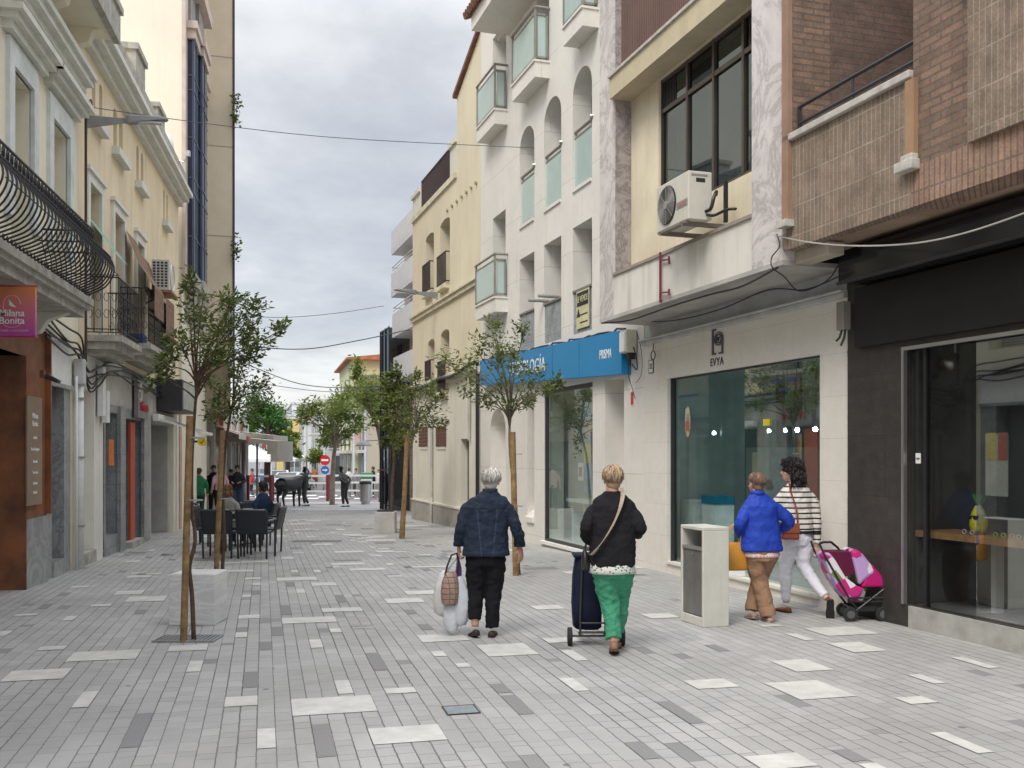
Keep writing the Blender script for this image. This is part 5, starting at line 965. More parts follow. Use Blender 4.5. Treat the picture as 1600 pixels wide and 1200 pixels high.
def block(label, px, Y, wdt, ln, pyt, m, rows=3, cols=3, roof=None, scols=4, wm=None, name='house', shop=True, rail=False):
    """house whose near left corner stands at pixel px, distance Y; wdt to the right, ln along the street"""
    o = thing(name, label, 'building', ((px-CX)/F*Y, Y, G(Y)), math.atan(.25)); h = CH+(HY-pyt)/F*Y-G(Y)
    MB().box(0, wdt, 0, ln, 0, h).build('wall', m, o); wm = wm or mat('far_window', (.10,.11,.12), .3); z0 = 3.2 if shop else .9; fh = (h-z0-.3)/max(rows, 1); wt = mat('far_trim', (.6,.59,.56), .7)
    for r in range(rows):
        for c in range(cols):
            u = wdt*(c+.5)/cols; hw = min(.55, wdt/cols*.3); zz = z0+r*fh+.35*fh*.3
            w = MB().box(u-hw, u+hw, -.03, .0, zz, zz+fh*.62).build('window', wm, o); MB().box(u-hw-.12, u+hw+.12, -.10, -.0, zz-.12, zz-.0).build('sill', wt, w)
        for c in range(scols):
            u = ln*(c+.5)/scols; hw = min(.6, ln/scols*.3); zz = z0+r*fh+.35*fh*.3
            w = MB().box(-.03, 0, u-hw, u+hw, zz, zz+fh*.62).build('window', wm, o)
            b = MB(); b.box(-.5, 0, u-hw-.25, u+hw+.25, zz-.15, zz-.05)
            if rail: b.box(-.5, -.46, u-hw-.25, u+hw+.25, zz, zz+.8)
            b.build('balcony', M_dark if rail else wt, w)
    if shop:
        for c in range(max(2, scols)): u = ln*(c+.5)/max(2, scols); MB().box(-.04, 0, u-ln/max(2, scols)*.38, u+ln/max(2, scols)*.38, .1, 2.6).build('shop_window', wm, o)
        MB().box(wdt*.15, wdt*.85, -.04, 0, .1, 2.6).build('shop_window', wm, o); MB().box(-.5, 0, 0, ln, 2.75, 3.0).build('shop_canopy', wt, o)
    if roof:
        b = MB(); b.add([(-.5,-.5,h),(wdt+.3,-.5,h),(wdt+.3,ln+.3,h),(-.5,ln+.3,h),(-.5,-.5,h+.15),(wdt*.5,-.5,h+roof),(wdt+.3,-.5,h+.15),(-.5,ln+.3,h+.15),(wdt*.5,ln+.3,h+roof),(wdt+.3,ln+.3,h+.15)], [(0,3,2,1),(0,1,6,5,4),(2,3,7,8,9),(4,5,8,7),(5,6,9,8),(0,4,7,3),(1,2,9,6)]); b.build('roof', mat('terracotta', (.42,.17,.08), .85, var=.2, scale=2), o)
    else: MB().box(-.15, wdt+.15, -.15, ln+.15, h-.25, h+.1).build('roof_edge', wt, o)
    return o
mk = lambda n, c: mat('far_'+n, c, .85, var=.05, scale=.3, streak=.1)
block('pale yellow green corner house with a terracotta roof beyond the crossing', 550, 82, 9, 14, 562, mk('limewash', (.58,.58,.36)), 2, 3, .7, 3, rail=True)
block('small beige house with terracotta roof behind the glass lift shaft', 571, 76, 8, 6, 600, mk('dull_beige', (.50,.44,.34)), 2, 2, 1.0, 2)
block('grey and white office house under the big green tree crowns', 497, 97, 10, 14, 625, mk('greywhite', (.60,.60,.60)), 3, 3, None, 4)
block('white gabled house with brown roof left of the pale yellow green one', 474, 120, 8, 14, 655, mk('white', (.70,.69,.66)), 2, 2, 1.8, 4)
block('tall narrow white apartment house at the end of the street', 456, 165, 8, 20, 629, mk('palewhite', (.66,.68,.70)), 6, 3, None, 5, rail=True)
block('peach apartment house at the far left end of the street', 443, 185, 6, 20, 638, mk('peach', (.66,.46,.26)), 5, 2, None, 3)
block('yellow ochre house with dark windows behind the parasols', 432, 150, 7, 14, 652, mk('ochre', (.68,.52,.20)), 4, 2, None, 3)
block('low beige house closing the street behind the traffic', 478, 230, 12, 20, 672, mk('beige', (.60,.55,.47)), 3, 4, None, 3)
o = thing('shop_sign_board', 'pale pink shop sign over the far grey shop fronts', 'shop sign', at(552, 690, 80), 0); MB().box(0, 1.9, -.1, 0, 0, .95).build('board', mat('pink_board', (.62,.38,.38), .6), o)
o = thing('shop_sign_board', 'small bright blue shop sign above the far steel litter bin', 'shop sign', at(566, 713, 78), 0); MB().box(0, .6, -.15, 0, 0, .6).build('board', mat('cyan_board', (.03,.35,.60), .5), o); text('V', .5, 'mark', M_white, o, Matrix.Translation((.3, -.16, .3)), .01)
o = thing('shop_sign_board', 'turquoise vertical shop sign beside the tall lamp post', 'shop sign', at(588, 690, 78), 0); MB().box(0, .7, -.15, 0, 0, 2.6).build('board', mat('turquoise_board', (.12,.42,.38), .5), o)
# left row behind the ochre tower: low shops with awnings
LS = thing('low_shops', 'row of shops with red and white awnings receding past the ochre tower', 'building', (-10.15, 32.3, 0), math.atan(.19))
MB().box(-6, 0, 0, 19.5, -1, 3.3).build('wall', mat('shop_wall', (.46,.41,.35), .8), LS); MB().box(-6, -1.2, 5, 18, 3.3, 7.2).build('upper_storey', mat('far_pinkish', (.52,.34,.26), .8), LS)
for k in range(6):
    y0 = .4+k*3.2; MB().box(0, .05, y0, y0+2.3, -.6, 2.1).build('shop_window', mat('dim_glass', (0,0,0)), LS); MB().box(-.02, .14, y0+2.5, y0+2.9, -.6, 3.2).build('pilaster', (M_wt, mat('peach_tiles', (0,0,0)), M_wt)[k % 3], LS)
    m = (mat('awning_white', (.70,.69,.66), .7), mat('awning_red', (.50,.05,.05), .7), mat('awning_cream', (.66,.62,.52), .7))[k % 3]
    b = MB(); z = 2.75-.06*k; b.add([(.05,y0-.2,z),(.05,y0+2.9,z),(1.2,y0+2.9,z-.4),(1.2,y0-.2,z-.4),(1.2,y0+2.9,z-.6),(1.2,y0-.2,z-.6)], [(0,1,2,3),(3,2,4,5)]); b.build('awning', m, LS)
o = thing('round_sign', 'round yellow sign with a dark mark on the left shop row', 'sign', at(316, 690, 27)); MB().tube([(0,-.04,0),(0,.04,0)], .12, 20).build('disc', mat('sign_yellow', (.72,.50,.02), .5), o); MB().bar((-.05,-.05,0),(0,-.05,-.05), .02, .01).bar((0,-.05,-.05),(.06,-.05,.06), .02, .01).build('tick_mark', M_dark, o)
MB().box(-.40,-.10,-.02,.02,-.03,.03).build('bracket', M_dark, o)
# terrace canopies
def canopy(label, x0, x1, y, py, m, h=.28):
    a = at(x0, py, y); c = at(x1, py, y); o = thing('terrace_canopy', label, 'canopy', (a.x, y, G(y)), 0, 'canopies of the cafe terrace'); w = c.x-a.x; z = a.z-G(y)
    b = MB(); b.add([(0,0,z),(w,0,z-.12),(w,2.6,z-.12),(0,2.6,z),(0,0,z+.22),(w,0,z+.02),(w,2.6,z+.02),(0,2.6,z+.22)], [(3,2,1,0),(4,5,6,7),(0,1,5,4),(1,2,6,5),(2,3,7,6),(3,0,4,7)]); b.build('fabric', m, o)
    MB().box(w-.22, w+.04, -.02, 2.6, z-.75, z+.03).build('end_flap', m, o)
    for q in (.1, w*.45): MB().tube([(q,1.3,0),(q,1.3,z)], .035, 6).build('post', M_metal, o)
M_taupe = mat('taupe_fabric', (.52,.49,.42), .9, var=.06)
canopy('taupe cafe canopy with a hanging end flap, nearer one', 352, 432, 37, 690, M_taupe); canopy('taupe cafe canopy, the farther and higher one', 358, 426, 40.5, 681, M_taupe)
for k, (px, Y) in enumerate(((392, 70),(432, 82),(447, 95))):
    o = thing('white_gazebo', ('white market gazebo behind the cafe canopy', 'white gazebo roof beside the parked cars', 'small white gazebo in the far distance')[k], 'gazebo', (*((px-CX)/F*Y, Y), G(Y)), 0, 'white gazebos')
    b = MB(); b.add([(-2,-2,2.3),(2,-2,2.3),(2,2,2.3),(-2,2,2.3),(0,0,3.3),(-2,-2,2.1),(2,-2,2.1),(2,2,2.1),(-2,2,2.1)], [(0,1,4),(1,2,4),(2,3,4),(3,0,4),(0,5,6,1),(1,6,7,2),(2,7,8,3),(3,8,5,0)]); b.build('roof', M_white, o)
    for sx in (-1.9,1.9):
        for sy in (-1.9,1.9): MB().tube([(sx,sy,0),(sx,sy,2.3)], .04, 5).build('post', M_white, o)
# lamp posts
def lamp_post(label, px, pyb, pyt, Y, arms=()):
    o = thing('lamp_post', label, 'lamp post', ((px-CX)/F*Y, Y, G(Y)), 0, 'lamp posts'); H_ = CH+(HY-pyt)/F*Y-G(Y); m = mat('post_grey', (.33,.35,.36), .5, .2)
    MB().tube([(0,0,0),(0,0,1.1),(0,0,1.12),(0,0,H_)], [.13,.12,.09,.07], 10).build('pole', m, o, smooth=True)
    for dx, z in arms:
        MB().tube([(0,0,z),(dx*.5,0,z+.12),(dx,0,z+.10)], .035, 6).build('arm', m, o)
        b = MB(); b.rings([(dx*1.15,0,z-.16,abs(dx)*.42,.28),(dx*1.15,0,z-.12,abs(dx)*.40,.26),(dx*1.15,0,z+.02,abs(dx)*.28,.18),(dx*1.15,0,z+.10,abs(dx)*.08,.05)], 14); b.build('lamp_head', m, o, smooth=True)
    return o
lamp_post('tall grey lamp post with two curved lamp arms in front of the crossing', 604, 785, 570, 47, ((.85, 6.0),(-.95, 2.9)))
lamp_post('grey lamp post behind the round trimmed street tree', 571, 765, 600, 62, ((-.9,5.0),)); lamp_post('slim grey post between the far trees and the tree with pale trunk', 553, 765, 640, 66)
lamp_post('grey lamp post left of the far no entry sign', 507, 760, 655, 72); lamp_post('tall grey lamp post behind the cafe tables', 381, 770, 640, 46, ())
lamp_post('very thin far lamp post near the white apartment house', 473, 745, 650, 110, ((-1.6,7.5),)); lamp_post('far lamp post in the middle of the road', 479, 748, 645, 95, ((-1.5,6.5),))
# signs
o = thing('no_entry_sign', 'red no entry sign above a blue arrow sign on one pole', 'traffic sign', ((508-CX)/F*58, 58, G(58))); p_ = at(508, 719, 58)-o.location
MB().tube([(0,0,0),(0,0,p_.z+.4)], .035, 8).build('pole', M_metal, o); MB().tube([(0,-.06,p_.z),(0,-.03,p_.z)], .30, 24).build('red_disc', mat('traffic_red', (.55,.02,.03), .4), o); MB().box(-.2,.2,-.08,-.06,p_.z-.055,p_.z+.055).build('white_bar', M_white, o)
MB().tube([(0,-.06,p_.z-.58),(0,-.03,p_.z-.58)], .24, 24).build('blue_disc', mat('traffic_blue', (.02,.12,.42), .4), o); MB().box(-.14,.06,-.08,-.06,p_.z-.61,p_.z-.55).prism([(.04,p_.z-.67),(.15,p_.z-.58),(.04,p_.z-.49)], -.08, -.06).build('white_arrow', M_white, o)
# barriers of the square: dark red posts with white rails
M_dred = mat('dark_red_paint', (.20,.025,.04), .5)
def barrier(label, px0, px1, Y, n=2):
    a = (px0-CX)/F*Y; c = (px1-CX)/F*Y; o = thing('barrier', label, 'barrier', (a, Y, G(Y)), 0, 'red posted barriers round the square')
    for k in range(n): x = (c-a)*k/(n-1); MB().box(x-.07, x+.07, -.07, .07, 0, 1.35).build('post', M_dred, o)
    for z in (.45, .88, 1.25): MB().box(.07, c-a-.07, -.03, .03, z, z+.10).build('rail', M_white, o)
barrier('barrier with dark red posts and white rails behind the cafe table', 352, 423, 49, 3); barrier('barrier with white rails between the bull statue and the red posts', 426, 512, 51, 2); barrier('barrier with white rails from the pale trunk towards the lamp post', 516, 596, 53, 2); barrier('barrier with white rails right of the tall lamp post', 610, 655, 48, 2)
# litter bin of steel, bollards
o = thing('steel_bin', 'tall round stainless steel litter bin left of the lamp post', 'litter bin', ((571-CX)/F*46.5, 46.5, G(46.5))); MB().rings([(0,0,0,.2,.2),(0,0,.12,.2,.2),(0,0,.14,.27,.27),(0,0,.95,.27,.27)], 20).build('body', M_metal, o, smooth=False); MB().rings([(0,0,.95,.29,.29),(0,0,1.06,.29,.29),(0,0,1.10,.22,.22)], 20).build('lid', M_dark, o)
bol = thing('bollard', 'grey bollard on the far pavement', 'bollard', (0,0,0), 0, 'grey bollards along the far pavement'); MB().rings([(0,0,0,.14,.14),(0,0,.8,.13,.13),(0,0,.9,.09,.09)], 12).build('body', mat('bollard_grey', (.22,.22,.22), .6), bol)
BL = [(515,60,'leftmost'),(545,58,'second from the left'),(553,62,'third from the left'),(560,57,'fourth from the left'),(588,56,'fifth from the left'),(594,55,'sixth from the left'),(622,60,'seventh from the left'),(636,57,'rightmost')]
for k, (px, Y, wh) in enumerate(BL):
    loc = ((px-CX)/F*Y, Y, G(Y)); lb = f'{wh} of the grey bollards along the far pavement'
    if k == 0: bol.location = loc; bol['label'] = lb
    else: dup(bol, loc, None, lb)
o = thing('recycling_bin', 'green and white recycling container behind the steel litter bin', 'container', ((573-CX)/F*57, 57, G(57))); MB().box(-.3,.3,-.3,.3,0,1.1,0).box(-.33,.33,-.33,.33,1.1,1.45,1).build('body', [mat('container_white', (.55,.6,.55), .6), mat('container_green', (.03,.22,.08), .5)], o, bevel=.05)
# cars
def car(label, px, Y, rz, col, s=1.0):
    o = thing('parked_car', label, 'car', ((px-CX)/F*Y, Y, G(Y)), rz, 'cars on the road behind the square'); m = mat('car_'+label.split()[0], col, .25, .1, var=.02, coat=.6)
    pf = [(-2.05,.35),(-2.05,.75),(-1.9,.88),(-1.2,.95),(-.6,1.38),(.7,1.42),(1.5,1.0),(2.0,.85),(2.08,.5),(2.05,.3)]
    b = MB(); b.prism(pf, -.82, .82); b.build('body', m, o, bevel=.08); gm = mat('car_glass', (.03,.04,.045), .08)
    MB().prism([(-1.08,.97),(-.58,1.33),(.66,1.37),(1.3,1.02)], -.84, .84).build('side_windows', gm, o); MB().box(-.9,.9,-.1,.1,0,0) if 0 else None
    b = MB(); b.add([(1.42,-.68,1.05),(1.42,.68,1.05),(.78,.62,1.40),(.78,-.62,1.40)], [(0,1,2,3)]); b.build('windscreen', gm, o); b = MB(); b.add([(-1.25,-.68,.99),(-1.25,.68,.99),(-.68,.62,1.36),(-.68,-.62,1.36)], [(0,1,2,3)]); b.build('rear_window', gm, o)
    for x in (-1.3, 1.3):
        for y in (-.74, .74): w = MB().tube([(x,y-.1,.32),(x,y+.1,.32)], .32, 18).build('wheel', M_black, o); MB().tube([(x,y-.12,.32),(x,y+.12,.32)], .18, 12).build('rim', M_metal, w)
    for y in (-.6, .6): MB().ball((2.02,y,.68), (.08,.16,.09), 10, 6).build('headlight', M_white, o); MB().ball((-2.02,y,.72), (.06,.14,.08), 10, 6).build('tail_light', mat('tail_red', (.4,.01,.01), .3), o)
car('silver car waiting behind the bull statue', 457, 66, R(-100), (.42,.46,.47)); car('white car behind the silver one on the road', 434, 78, R(-75), (.65,.66,.66)); car('grey car far down the road under the street trees', 466, 100, R(-95), (.2,.22,.24)); car('red car beyond the potted tree at the right of the crossing', 640, 62, R(5), (.45,.03,.03)); car('blue car beside the white gazebo', 415, 88, R(-80), (.08,.14,.25))
# ---------------------------------------------------------------- trees
M_bark = mat('grey_bark', (.20,.165,.12), .9, var=.25, scale=20, bump=.6, bscale=60); M_barkd = mat('brown_bark', (.12,.075,.05), .9, var=.3, scale=20, bump=.6, bscale=60)
def tree(name, label, px, Y, trunk, blobs, n, leaf, ml, mb_=None, seed=1, group=None, rb=.03, depth=.5, twigs=4):
    """trunk: pixel path from the foot up; blobs: (px, py, radius in px) leaf clumps joined to the trunk by limbs"""
    rg = random.Random(seed); base = Vector(((px-CX)/F*Y, Y, G(Y))); o = thing(name, label, 'tree', base, 0, group)
    tp = [(at(x, y, Y)-base)*1.0 for x, y in trunk]; tp[0] = Vector((0,0,-.02)); k = len(tp); mb_ = mb_ or M_bark
    b = MB(); rs = [rb*(1-.45*i/(k-1)) for i in range(k)]; q = crom([(*p, r) for p, r in zip(tp, rs)], 4); b.tube([a[:3] for a in q], [a[3] for a in q], 8)
    top = tp[-1]; s = Y/F; lm = MB(); tw = []
    for (x, y, r) in blobs:
        c = at(x, y, Y)-base; c.y += rg.uniform(-depth, depth); st = top if rg.random() < .6 or len(tp) < 3 else tp[-2].lerp(top, rg.uniform(.3, 1)); md = st.lerp(c, .5)+Vector((rg.uniform(-.05,.05), rg.uniform(-.05,.05), rg.uniform(.0,.12)))*(r*s*2)
        md = st.lerp(c, .45)+Vector((-.18*(c.x-st.x), 0, .12*(c-st).length*rg.uniform(-.3,1)))
        q = crom([(*st, rb*.5), (*md, rb*.32), (*c, rb*.16)], 4); lm.tube([a[:3] for a in q], [a[3] for a in q], 5)
        for _ in range(twigs):
            e = c+Vector((rg.gauss(0,1), rg.gauss(0,1)*.8, rg.gauss(.3,.8))).normalized()*r*s*rg.uniform(.7, 1.25); m0 = md.lerp(c, rg.uniform(.4,1)); m1 = m0.lerp(e, .5)+Vector((0,0,.04*r*s)); lm.tube([m0, m1, e], [rb*.12, rb*.08, rb*.03], 4); tw.append((m0, m1, e, r*s))
    b.add(lm.v, lm.f); b.build('trunk', mb_, o, smooth=True)
    lf = MB(); N = n
    for i in range(N):
        m0, m1, e, r = rg.choice(tw); t = rg.random()**.7; p = (m0.lerp(m1, t*2) if t < .5 else m1.lerp(e, t*2-1))+Vector((rg.gauss(0,1), rg.gauss(0,1), rg.gauss(0,1)))*r*.22
        s_ = leaf*rg.uniform(.55, 1.3); d = (Vector((rg.gauss(0,1), rg.gauss(0,1), rg.gauss(-.1,.5)))+(p-m0).normalized()*.8).normalized(); w = d.cross(Vector((rg.gauss(0,.5), rg.gauss(0,.5), 1))); 
        if w.length < .05: continue
        w = w.normalized()*s_*.23; nn = d.cross(w).normalized()*s_*.08; o_ = len(lf.v)
        lf.v += [tuple(p), tuple(p+d*s_*.35+w+nn), tuple(p+d*s_*.7+w*.7+nn), tuple(p+d*s_), tuple(p+d*s_*.7-w*.7+nn), tuple(p+d*s_*.35-w+nn)]; lf.f += [(o_,o_+1,o_+2,o_+3), (o_,o_+3,o_+4,o_+5)]; lf.m += [0, 0]
    lf.build('foliage', ml, o, fix=False); return o
def stake(label, px, pyb, pyt, Y, r=.035, lean=0, ties=()):
    base = Vector(((px-CX)/F*Y, Y-.04, G(Y))); t = at(px+lean, pyt, Y)-base; o = thing('tree_stake', label, 'stake', base, 0, 'wooden stakes of the young trees')
    MB().tube([(0,0,-.02), (t.x*.5,0,t.z*.5), (t.x,0,t.z)], [r*1.05, r, r], 12).build('pole', mat('stake_wood', (.33,.20,.085), .75, var=.3, scale=12, streak=.4), o, smooth=False)
    for z in ties: c = Vector((t.x*z/t.z, 0, z)); MB().tube([c+Vector((.05+.08*math.cos(a), .02+.05*math.sin(a), 0)) for a in [q*math.pi/6 for q in range(13)]], .007, 4).build('tie', mat('tie_grey', (.30,.34,.36), .6), o)
stake('nearest wooden stake standing in the drain grate on the left', 289, 1000, 650, 8.92, .031, 10, (.42*0+1.27, 1.83))
tree('young_tree', 'nearest young tree with a curvy trunk tied to its stake in the left grate', 303, 8.95, [(303,1000),(300,930),(296,885),(305,845),(300,790),(300,720),(304,650),(308,600)],
  [(330,470,30),(300,488,28),(352,500,32),(290,520,26),(322,532,34),(362,530,30),(345,455,20),(395,478,22),(412,505,24),(428,508,16),(385,525,26),(402,543,20),(270,575,24),(258,588,18),(310,560,22),(352,562,22),(378,545,22),(318,448,16),(338,510,30),(300,545,26)], 2500, .058, M_leafd, M_barkd, 3, rb=.022, depth=.45, twigs=5)
stake('second wooden stake on the left in front of the terrace chairs', 339, 895, 672, 14.4, .038, 10, (1.1,))
tree('young_tree', 'second young tree on the left above the terrace chairs', 347, 14.5, [(347,895),(350,830),(348,760),(352,700),(358,660),(362,640)],
  [(345,615,26),(372,610,28),(395,600,26),(408,632,24),(380,640,26),(352,648,24),(330,640,20),(372,580,18),(400,650,18),(335,600,18),(385,560,8),(362,625,24),(415,610,14)], 1900, .066, M_leafd, M_barkd, 5, rb=.028, depth=.6)
stake('wooden stake of the young tree standing before the blue shop sign', 806, 897, 675, 14.3, .042, -5, (1.0, 1.75))
tree('young_tree', 'young tree with sparse crown in front of the blue shop sign', 811, 14.4, [(811,897),(808,850),(806,790),(798,720),(796,680),(797,655)],
  [(770,520,26),(742,545,26),(715,560,26),(690,562,18),(735,585,24),(765,560,26),(795,560,24),(820,585,24),(845,590,22),(868,600,12),(780,610,22),(740,605,20),(815,620,20),(838,628,16),(852,612,14),(765,500,16),(820,515,14),(800,535,18),(755,628,14),(800,590,24)], 2300, .070, M_leaf, M_bark, 7, rb=.028, depth=.6)
stake('leaning wooden stake in front of the yellow building', 629, 840, 672, 22.0, .052, 8, ())
tree('young_tree', 'young tree in front of the shutters vents of the yellow building', 626, 22.2, [(626,840),(630,780),(636,720),(644,690),(650,670)],
  [(640,600,20),(628,620,20),(665,610,18),(680,632,20),(690,660,12),(655,640,22),(620,650,22),(640,668,20),(675,600,14),(610,690,16),(632,640,20),(650,590,10),(690,620,10),(668,655,14)], 1900, .09, M_leaf, M_bark, 9, rb=.035, depth=.8)
PT = thing('planter', 'white stone cube planter with dark soil and a thin tree', 'planter', (*((603-CX)/F*24.2, 24.2), G(24.2)))
MB().box(-.24,.24,-.25,.25,0,.52).build('box', mat('planter_stone', (.55,.54,.50), .7, var=.1, scale=4, streak=.2), PT, bevel=.01); MB().box(-.2,.2,-.2,.2,.50,.55).build('soil', mat('dark_soil', (.04,.02,.015), .95, bump=1, bscale=30), PT)
tree('potted_tree', 'slim tree growing behind the white cube planter', 612, 25.5, [(612,800),(613,760),(616,720),(615,680),(618,640)], [(612,600,18),(625,585,16),(600,620,16),(610,640,20),(630,620,20),(600,665,16),(622,660,18),(612,690,14),(632,690,14)], 2200, .13, M_leaf, M_barkd, 11, rb=.05, depth=.6)
o = thing('planter', 'white marble cube planter with grey streaks behind the nearest young tree', 'planter', gp(298, 978)+Vector((0,.25,0)), R(0))
m_pm = marble('streaked_marble', (.80,.80,.77), (.58,.60,.60), .7, 1.4, .3, .55); mp_ = nd(m_pm.node_tree, 'ShaderNodeMapping'); mp_.inputs['Scale'].default_value = (.6, .6, 5); mp_.inputs['Rotation'].default_value = (0, R(8), 0)
for l in list(m_pm.node_tree.links):
    if l.from_node.type == 'TEX_COORD': t_ = l.to_socket; sc = l.from_socket; m_pm.node_tree.links.new(sc, mp_.inputs[0]); m_pm.node_tree.links.new(mp_.outputs[0], t_)
MB().box(-.225,.225,-.22,.22,0,.50).build('box', m_pm, o, bevel=.006); MB().box(-.21,.21,-.205,.205,.495,.505).build('top', mat('marble_top', (.80,.79,.76), .4), o)
o = thing('tree_grate', 'square steel drain grate round the foot of the nearest young tree', 'grate', (gp(294, 999).x, gp(294,999).y, G(9)+.006))
b = MB(); 
for k in range(15): x = -.266+k*.038; b.box(x-.009, x+.009, -.15, .13, 0, .01)
b.box(-.28,.28,-.155,-.145,0,.012).box(-.28,.28,.13,.14,0,.012); b.build('bars', mat('grate_steel', (.40,.40,.40), .5, .5), o); MB().box(-.27,.27,-.14,.13,-.003,.0).build('pit', mat('pit_grey', (.07,.07,.07), .9), o)
o = thing('manhole_cover', 'small square blue painted manhole cover in the middle of the pavement', 'manhole cover', gp(720, 1110)+Vector((0,0,.004)), math.atan(.2503)); MB().box(-.10,.10,-.10,.10,0,.003).build('lid', mat('worn_blue', (.20,.27,.32), .7, var=.35, scale=14, col2=(.22,.20,.16)), o)
b = MB(); b.box(-.11,.11,-.11,-.10,0,.004).box(-.11,.11,.10,.11,0,.004).box(-.11,-.10,-.1,.1,0,.004).box(.10,.11,-.1,.1,0,.004); b.build('rim', M_dark, o)
o = thing('drain_grate', 'narrow dark drain slot in the paving before the statues', 'drain', gp(498, 788)); MB().box(-.9,.9,-.15,.15,.004,.012).build('slot', mat('drain_brown', (.16,.13,.11), .8), o)
o = thing('drain_grate', 'small square grating in the setts in front of the bull statue', 'drain', gp(495, 846)); MB().box(-.5,.5,-.2,.2,.004,.012).build('slot', mat('drain_grey', (.2,.2,.19), .8), o)
# trees of the square and the far street
tree('street_tree', 'loose crowned street tree with a pale forked trunk beside the stooping statue', 519, 46, [(519,784),(520,740),(522,710),(524,700)],
  [(500,640,22),(485,655,18),(520,625,20),(545,640,20),(560,665,18),(530,655,22),(505,670,20),(545,680,16),(490,640,14),(515,650,22),(535,620,14),(552,650,18),(500,690,10)], 3000, .20, M_leafl, mat('pale_bark', (.33,.28,.22), .9, var=.2, scale=6, bump=.5, bscale=30), 21, rb=.13, depth=1.6)
tree('street_tree', 'leaning leafy street tree behind the tall lamp post', 596, 50, [(596,775),(597,740),(596,700),(588,660),(575,640)],
  [(560,600,22),(585,595,22),(560,625,22),(590,625,20),(575,610,24),(600,610,16),(545,615,16),(595,650,16),(560,580,14),(605,590,12),(580,640,14)], 3600, .20, M_leafl, M_bark, 22, rb=.16, depth=1.8)
tree('street_tree', 'dense round dark green tree behind the taupe canopy', 418, 72, [(418,745),(418,700),(418,680)], [(418,650,26),(400,660,24),(430,665,20),(410,640,20),(435,650,16),(395,645,16),(425,678,18),(405,680,18),(380,665,20),(388,690,14)], 5200, .30, M_leafg, M_barkd, 23, rb=.28, depth=3)
tree('street_tree', 'olive green street tree right of the dense round one', 450, 82, [(450,745),(450,715),(450,700)], [(445,690,14),(455,700,12),(440,705,12),(452,682,12),(462,712,8)], 1800, .35, M_leafl, M_bark, 24, rb=.2, depth=2)
tree('street_tree', 'small far tree beyond the bollards at the right of the road', 492, 88, [(492,745),(492,725)], [(490,712,12),(500,716,9),(484,718,8)], 900, .3, M_leafl, M_bark, 25, rb=.12, depth=1.5)
# overhead wires
def span(label, pts, r=.012):
    b = MB(); b.tube(crom([tuple(at(x, y, Y)) for x, y, Y in pts], 8), r, 5); tag(b.build('overhead_wire', mat('wire_grey', (.10,.10,.11), .6), None, fix=False), label, 'wire')
span('thin wire crossing the sky above the street from the left wall to the arches', [(92,160,15.2),(300,190,17),(500,213,18.5),(700,225,19.8),(868,232,20.2),(960,232,17)], .007)
span('thick wire sagging between the ochre tower and the balcony block', [(330,520,32),(400,541,33),(480,545,34),(560,532,35),(640,515,35)], .018)
span('wire falling from the ochre tower towards the balcony block', [(330,545,32),(400,575,34),(470,600,37),(540,606,39),(600,602,41)], .016)
span('thin wire high over the crossing', [(363,492,32),(440,496,35),(520,490,38),(600,478,40)], .011)
span('lowest thin wire above the far street', [(364,590,32.5),(440,604,38),(520,612,44),(600,606,47)], .013)
# ================================================================ street furniture
o = thing('litter_bin', 'pale concrete litter bin with a stained grey steel door, left of the woman in blue', 'litter bin', gp(1099, 981)+Vector((0,0,0)), R(0))
# corner of the bin stands at its origin; the long side recedes along the street
ang = math.atan(.34); o.rotation_euler = (0, 0, ang); M_bin = mat('bin_concrete', (.60,.585,.52), .75, var=.07, scale=3, bump=.15, bscale=40, streak=.22)
w, l, h, t = .285, .46, .975, .035
b = MB(); b.box(0, w, 0, t, .0, h-t).box(0, w, l-t, l, 0, h-t).box(w-t, w, t, l-t, 0, h-t).box(0, w, 0, l, h-t, h).box(0, w-t, t, l-t, 0, .09).build('body', M_bin, o, bevel=.006)
m = mat('stained_steel', (.20,.20,.185), .45, .3, var=.15, scale=3, streak=.6); MB().box(.012, .03, t, l-t, .10, .745).build('steel_door', m, o); MB().box(.0, .05, t, l-t, .745, .775).build('door_top', mat('steel_edge', (.33,.33,.31), .4, .4), o)
MB().box(w-.06, w-t, t, l-t, .09, .93).build('inner_back', mat('bin_inside', (.12,.12,.11), .8), o); MB().tube([(.005,l*.5,.70),(.02,l*.5,.70)], .012, 10).build('lock', M_metal, o)
# terrace chairs and tables
M_ch = mat('dark_wicker', (.022,.026,.035), .45, var=.2, scale=60, bump=.5, bscale=140); M_cht = mat('glossy_dark', (.05,.055,.065), .18, spec=.8)
CHR = thing('terrace_chair', 'x', 'chair', (0,0,0), 0, 'dark terrace chairs round the cafe tables')
MB().box(-.25,.25,-.24,.24,.42,.46).build('seat', M_ch, CHR, bevel=.01)
b = MB(); vs = []; n = 8
for k in range(n+1):
    x = -.26+.52*k/n; c = -.03*(1-(x/.26)**2)
    vs += [(x, -.25+c, .45), (x, -.33+c, .80+.015*(1-(x/.26)**2)*1), (x, -.35+c, .80+.03), (x, -.31+c, .80+.03), (x, -.29+c, .80), (x, -.225+c, .45)]
b.add(vs, [(k*6+j, k*6+(j+1)%6, k*6+6+(j+1)%6, k*6+6+j) for k in range(n) for j in range(6)]+[tuple(range(6)), tuple(n*6+j for j in range(6))[::-1]]); b.build('backrest', M_ch, CHR)
b = MB(); b.tube([(-.26+.52*k/8, -.33-.03*(1-((-.26+.52*k/8)/.26)**2), .835) for k in range(9)], .022, 6); b.build('top_rail', M_cht, CHR, smooth=True)
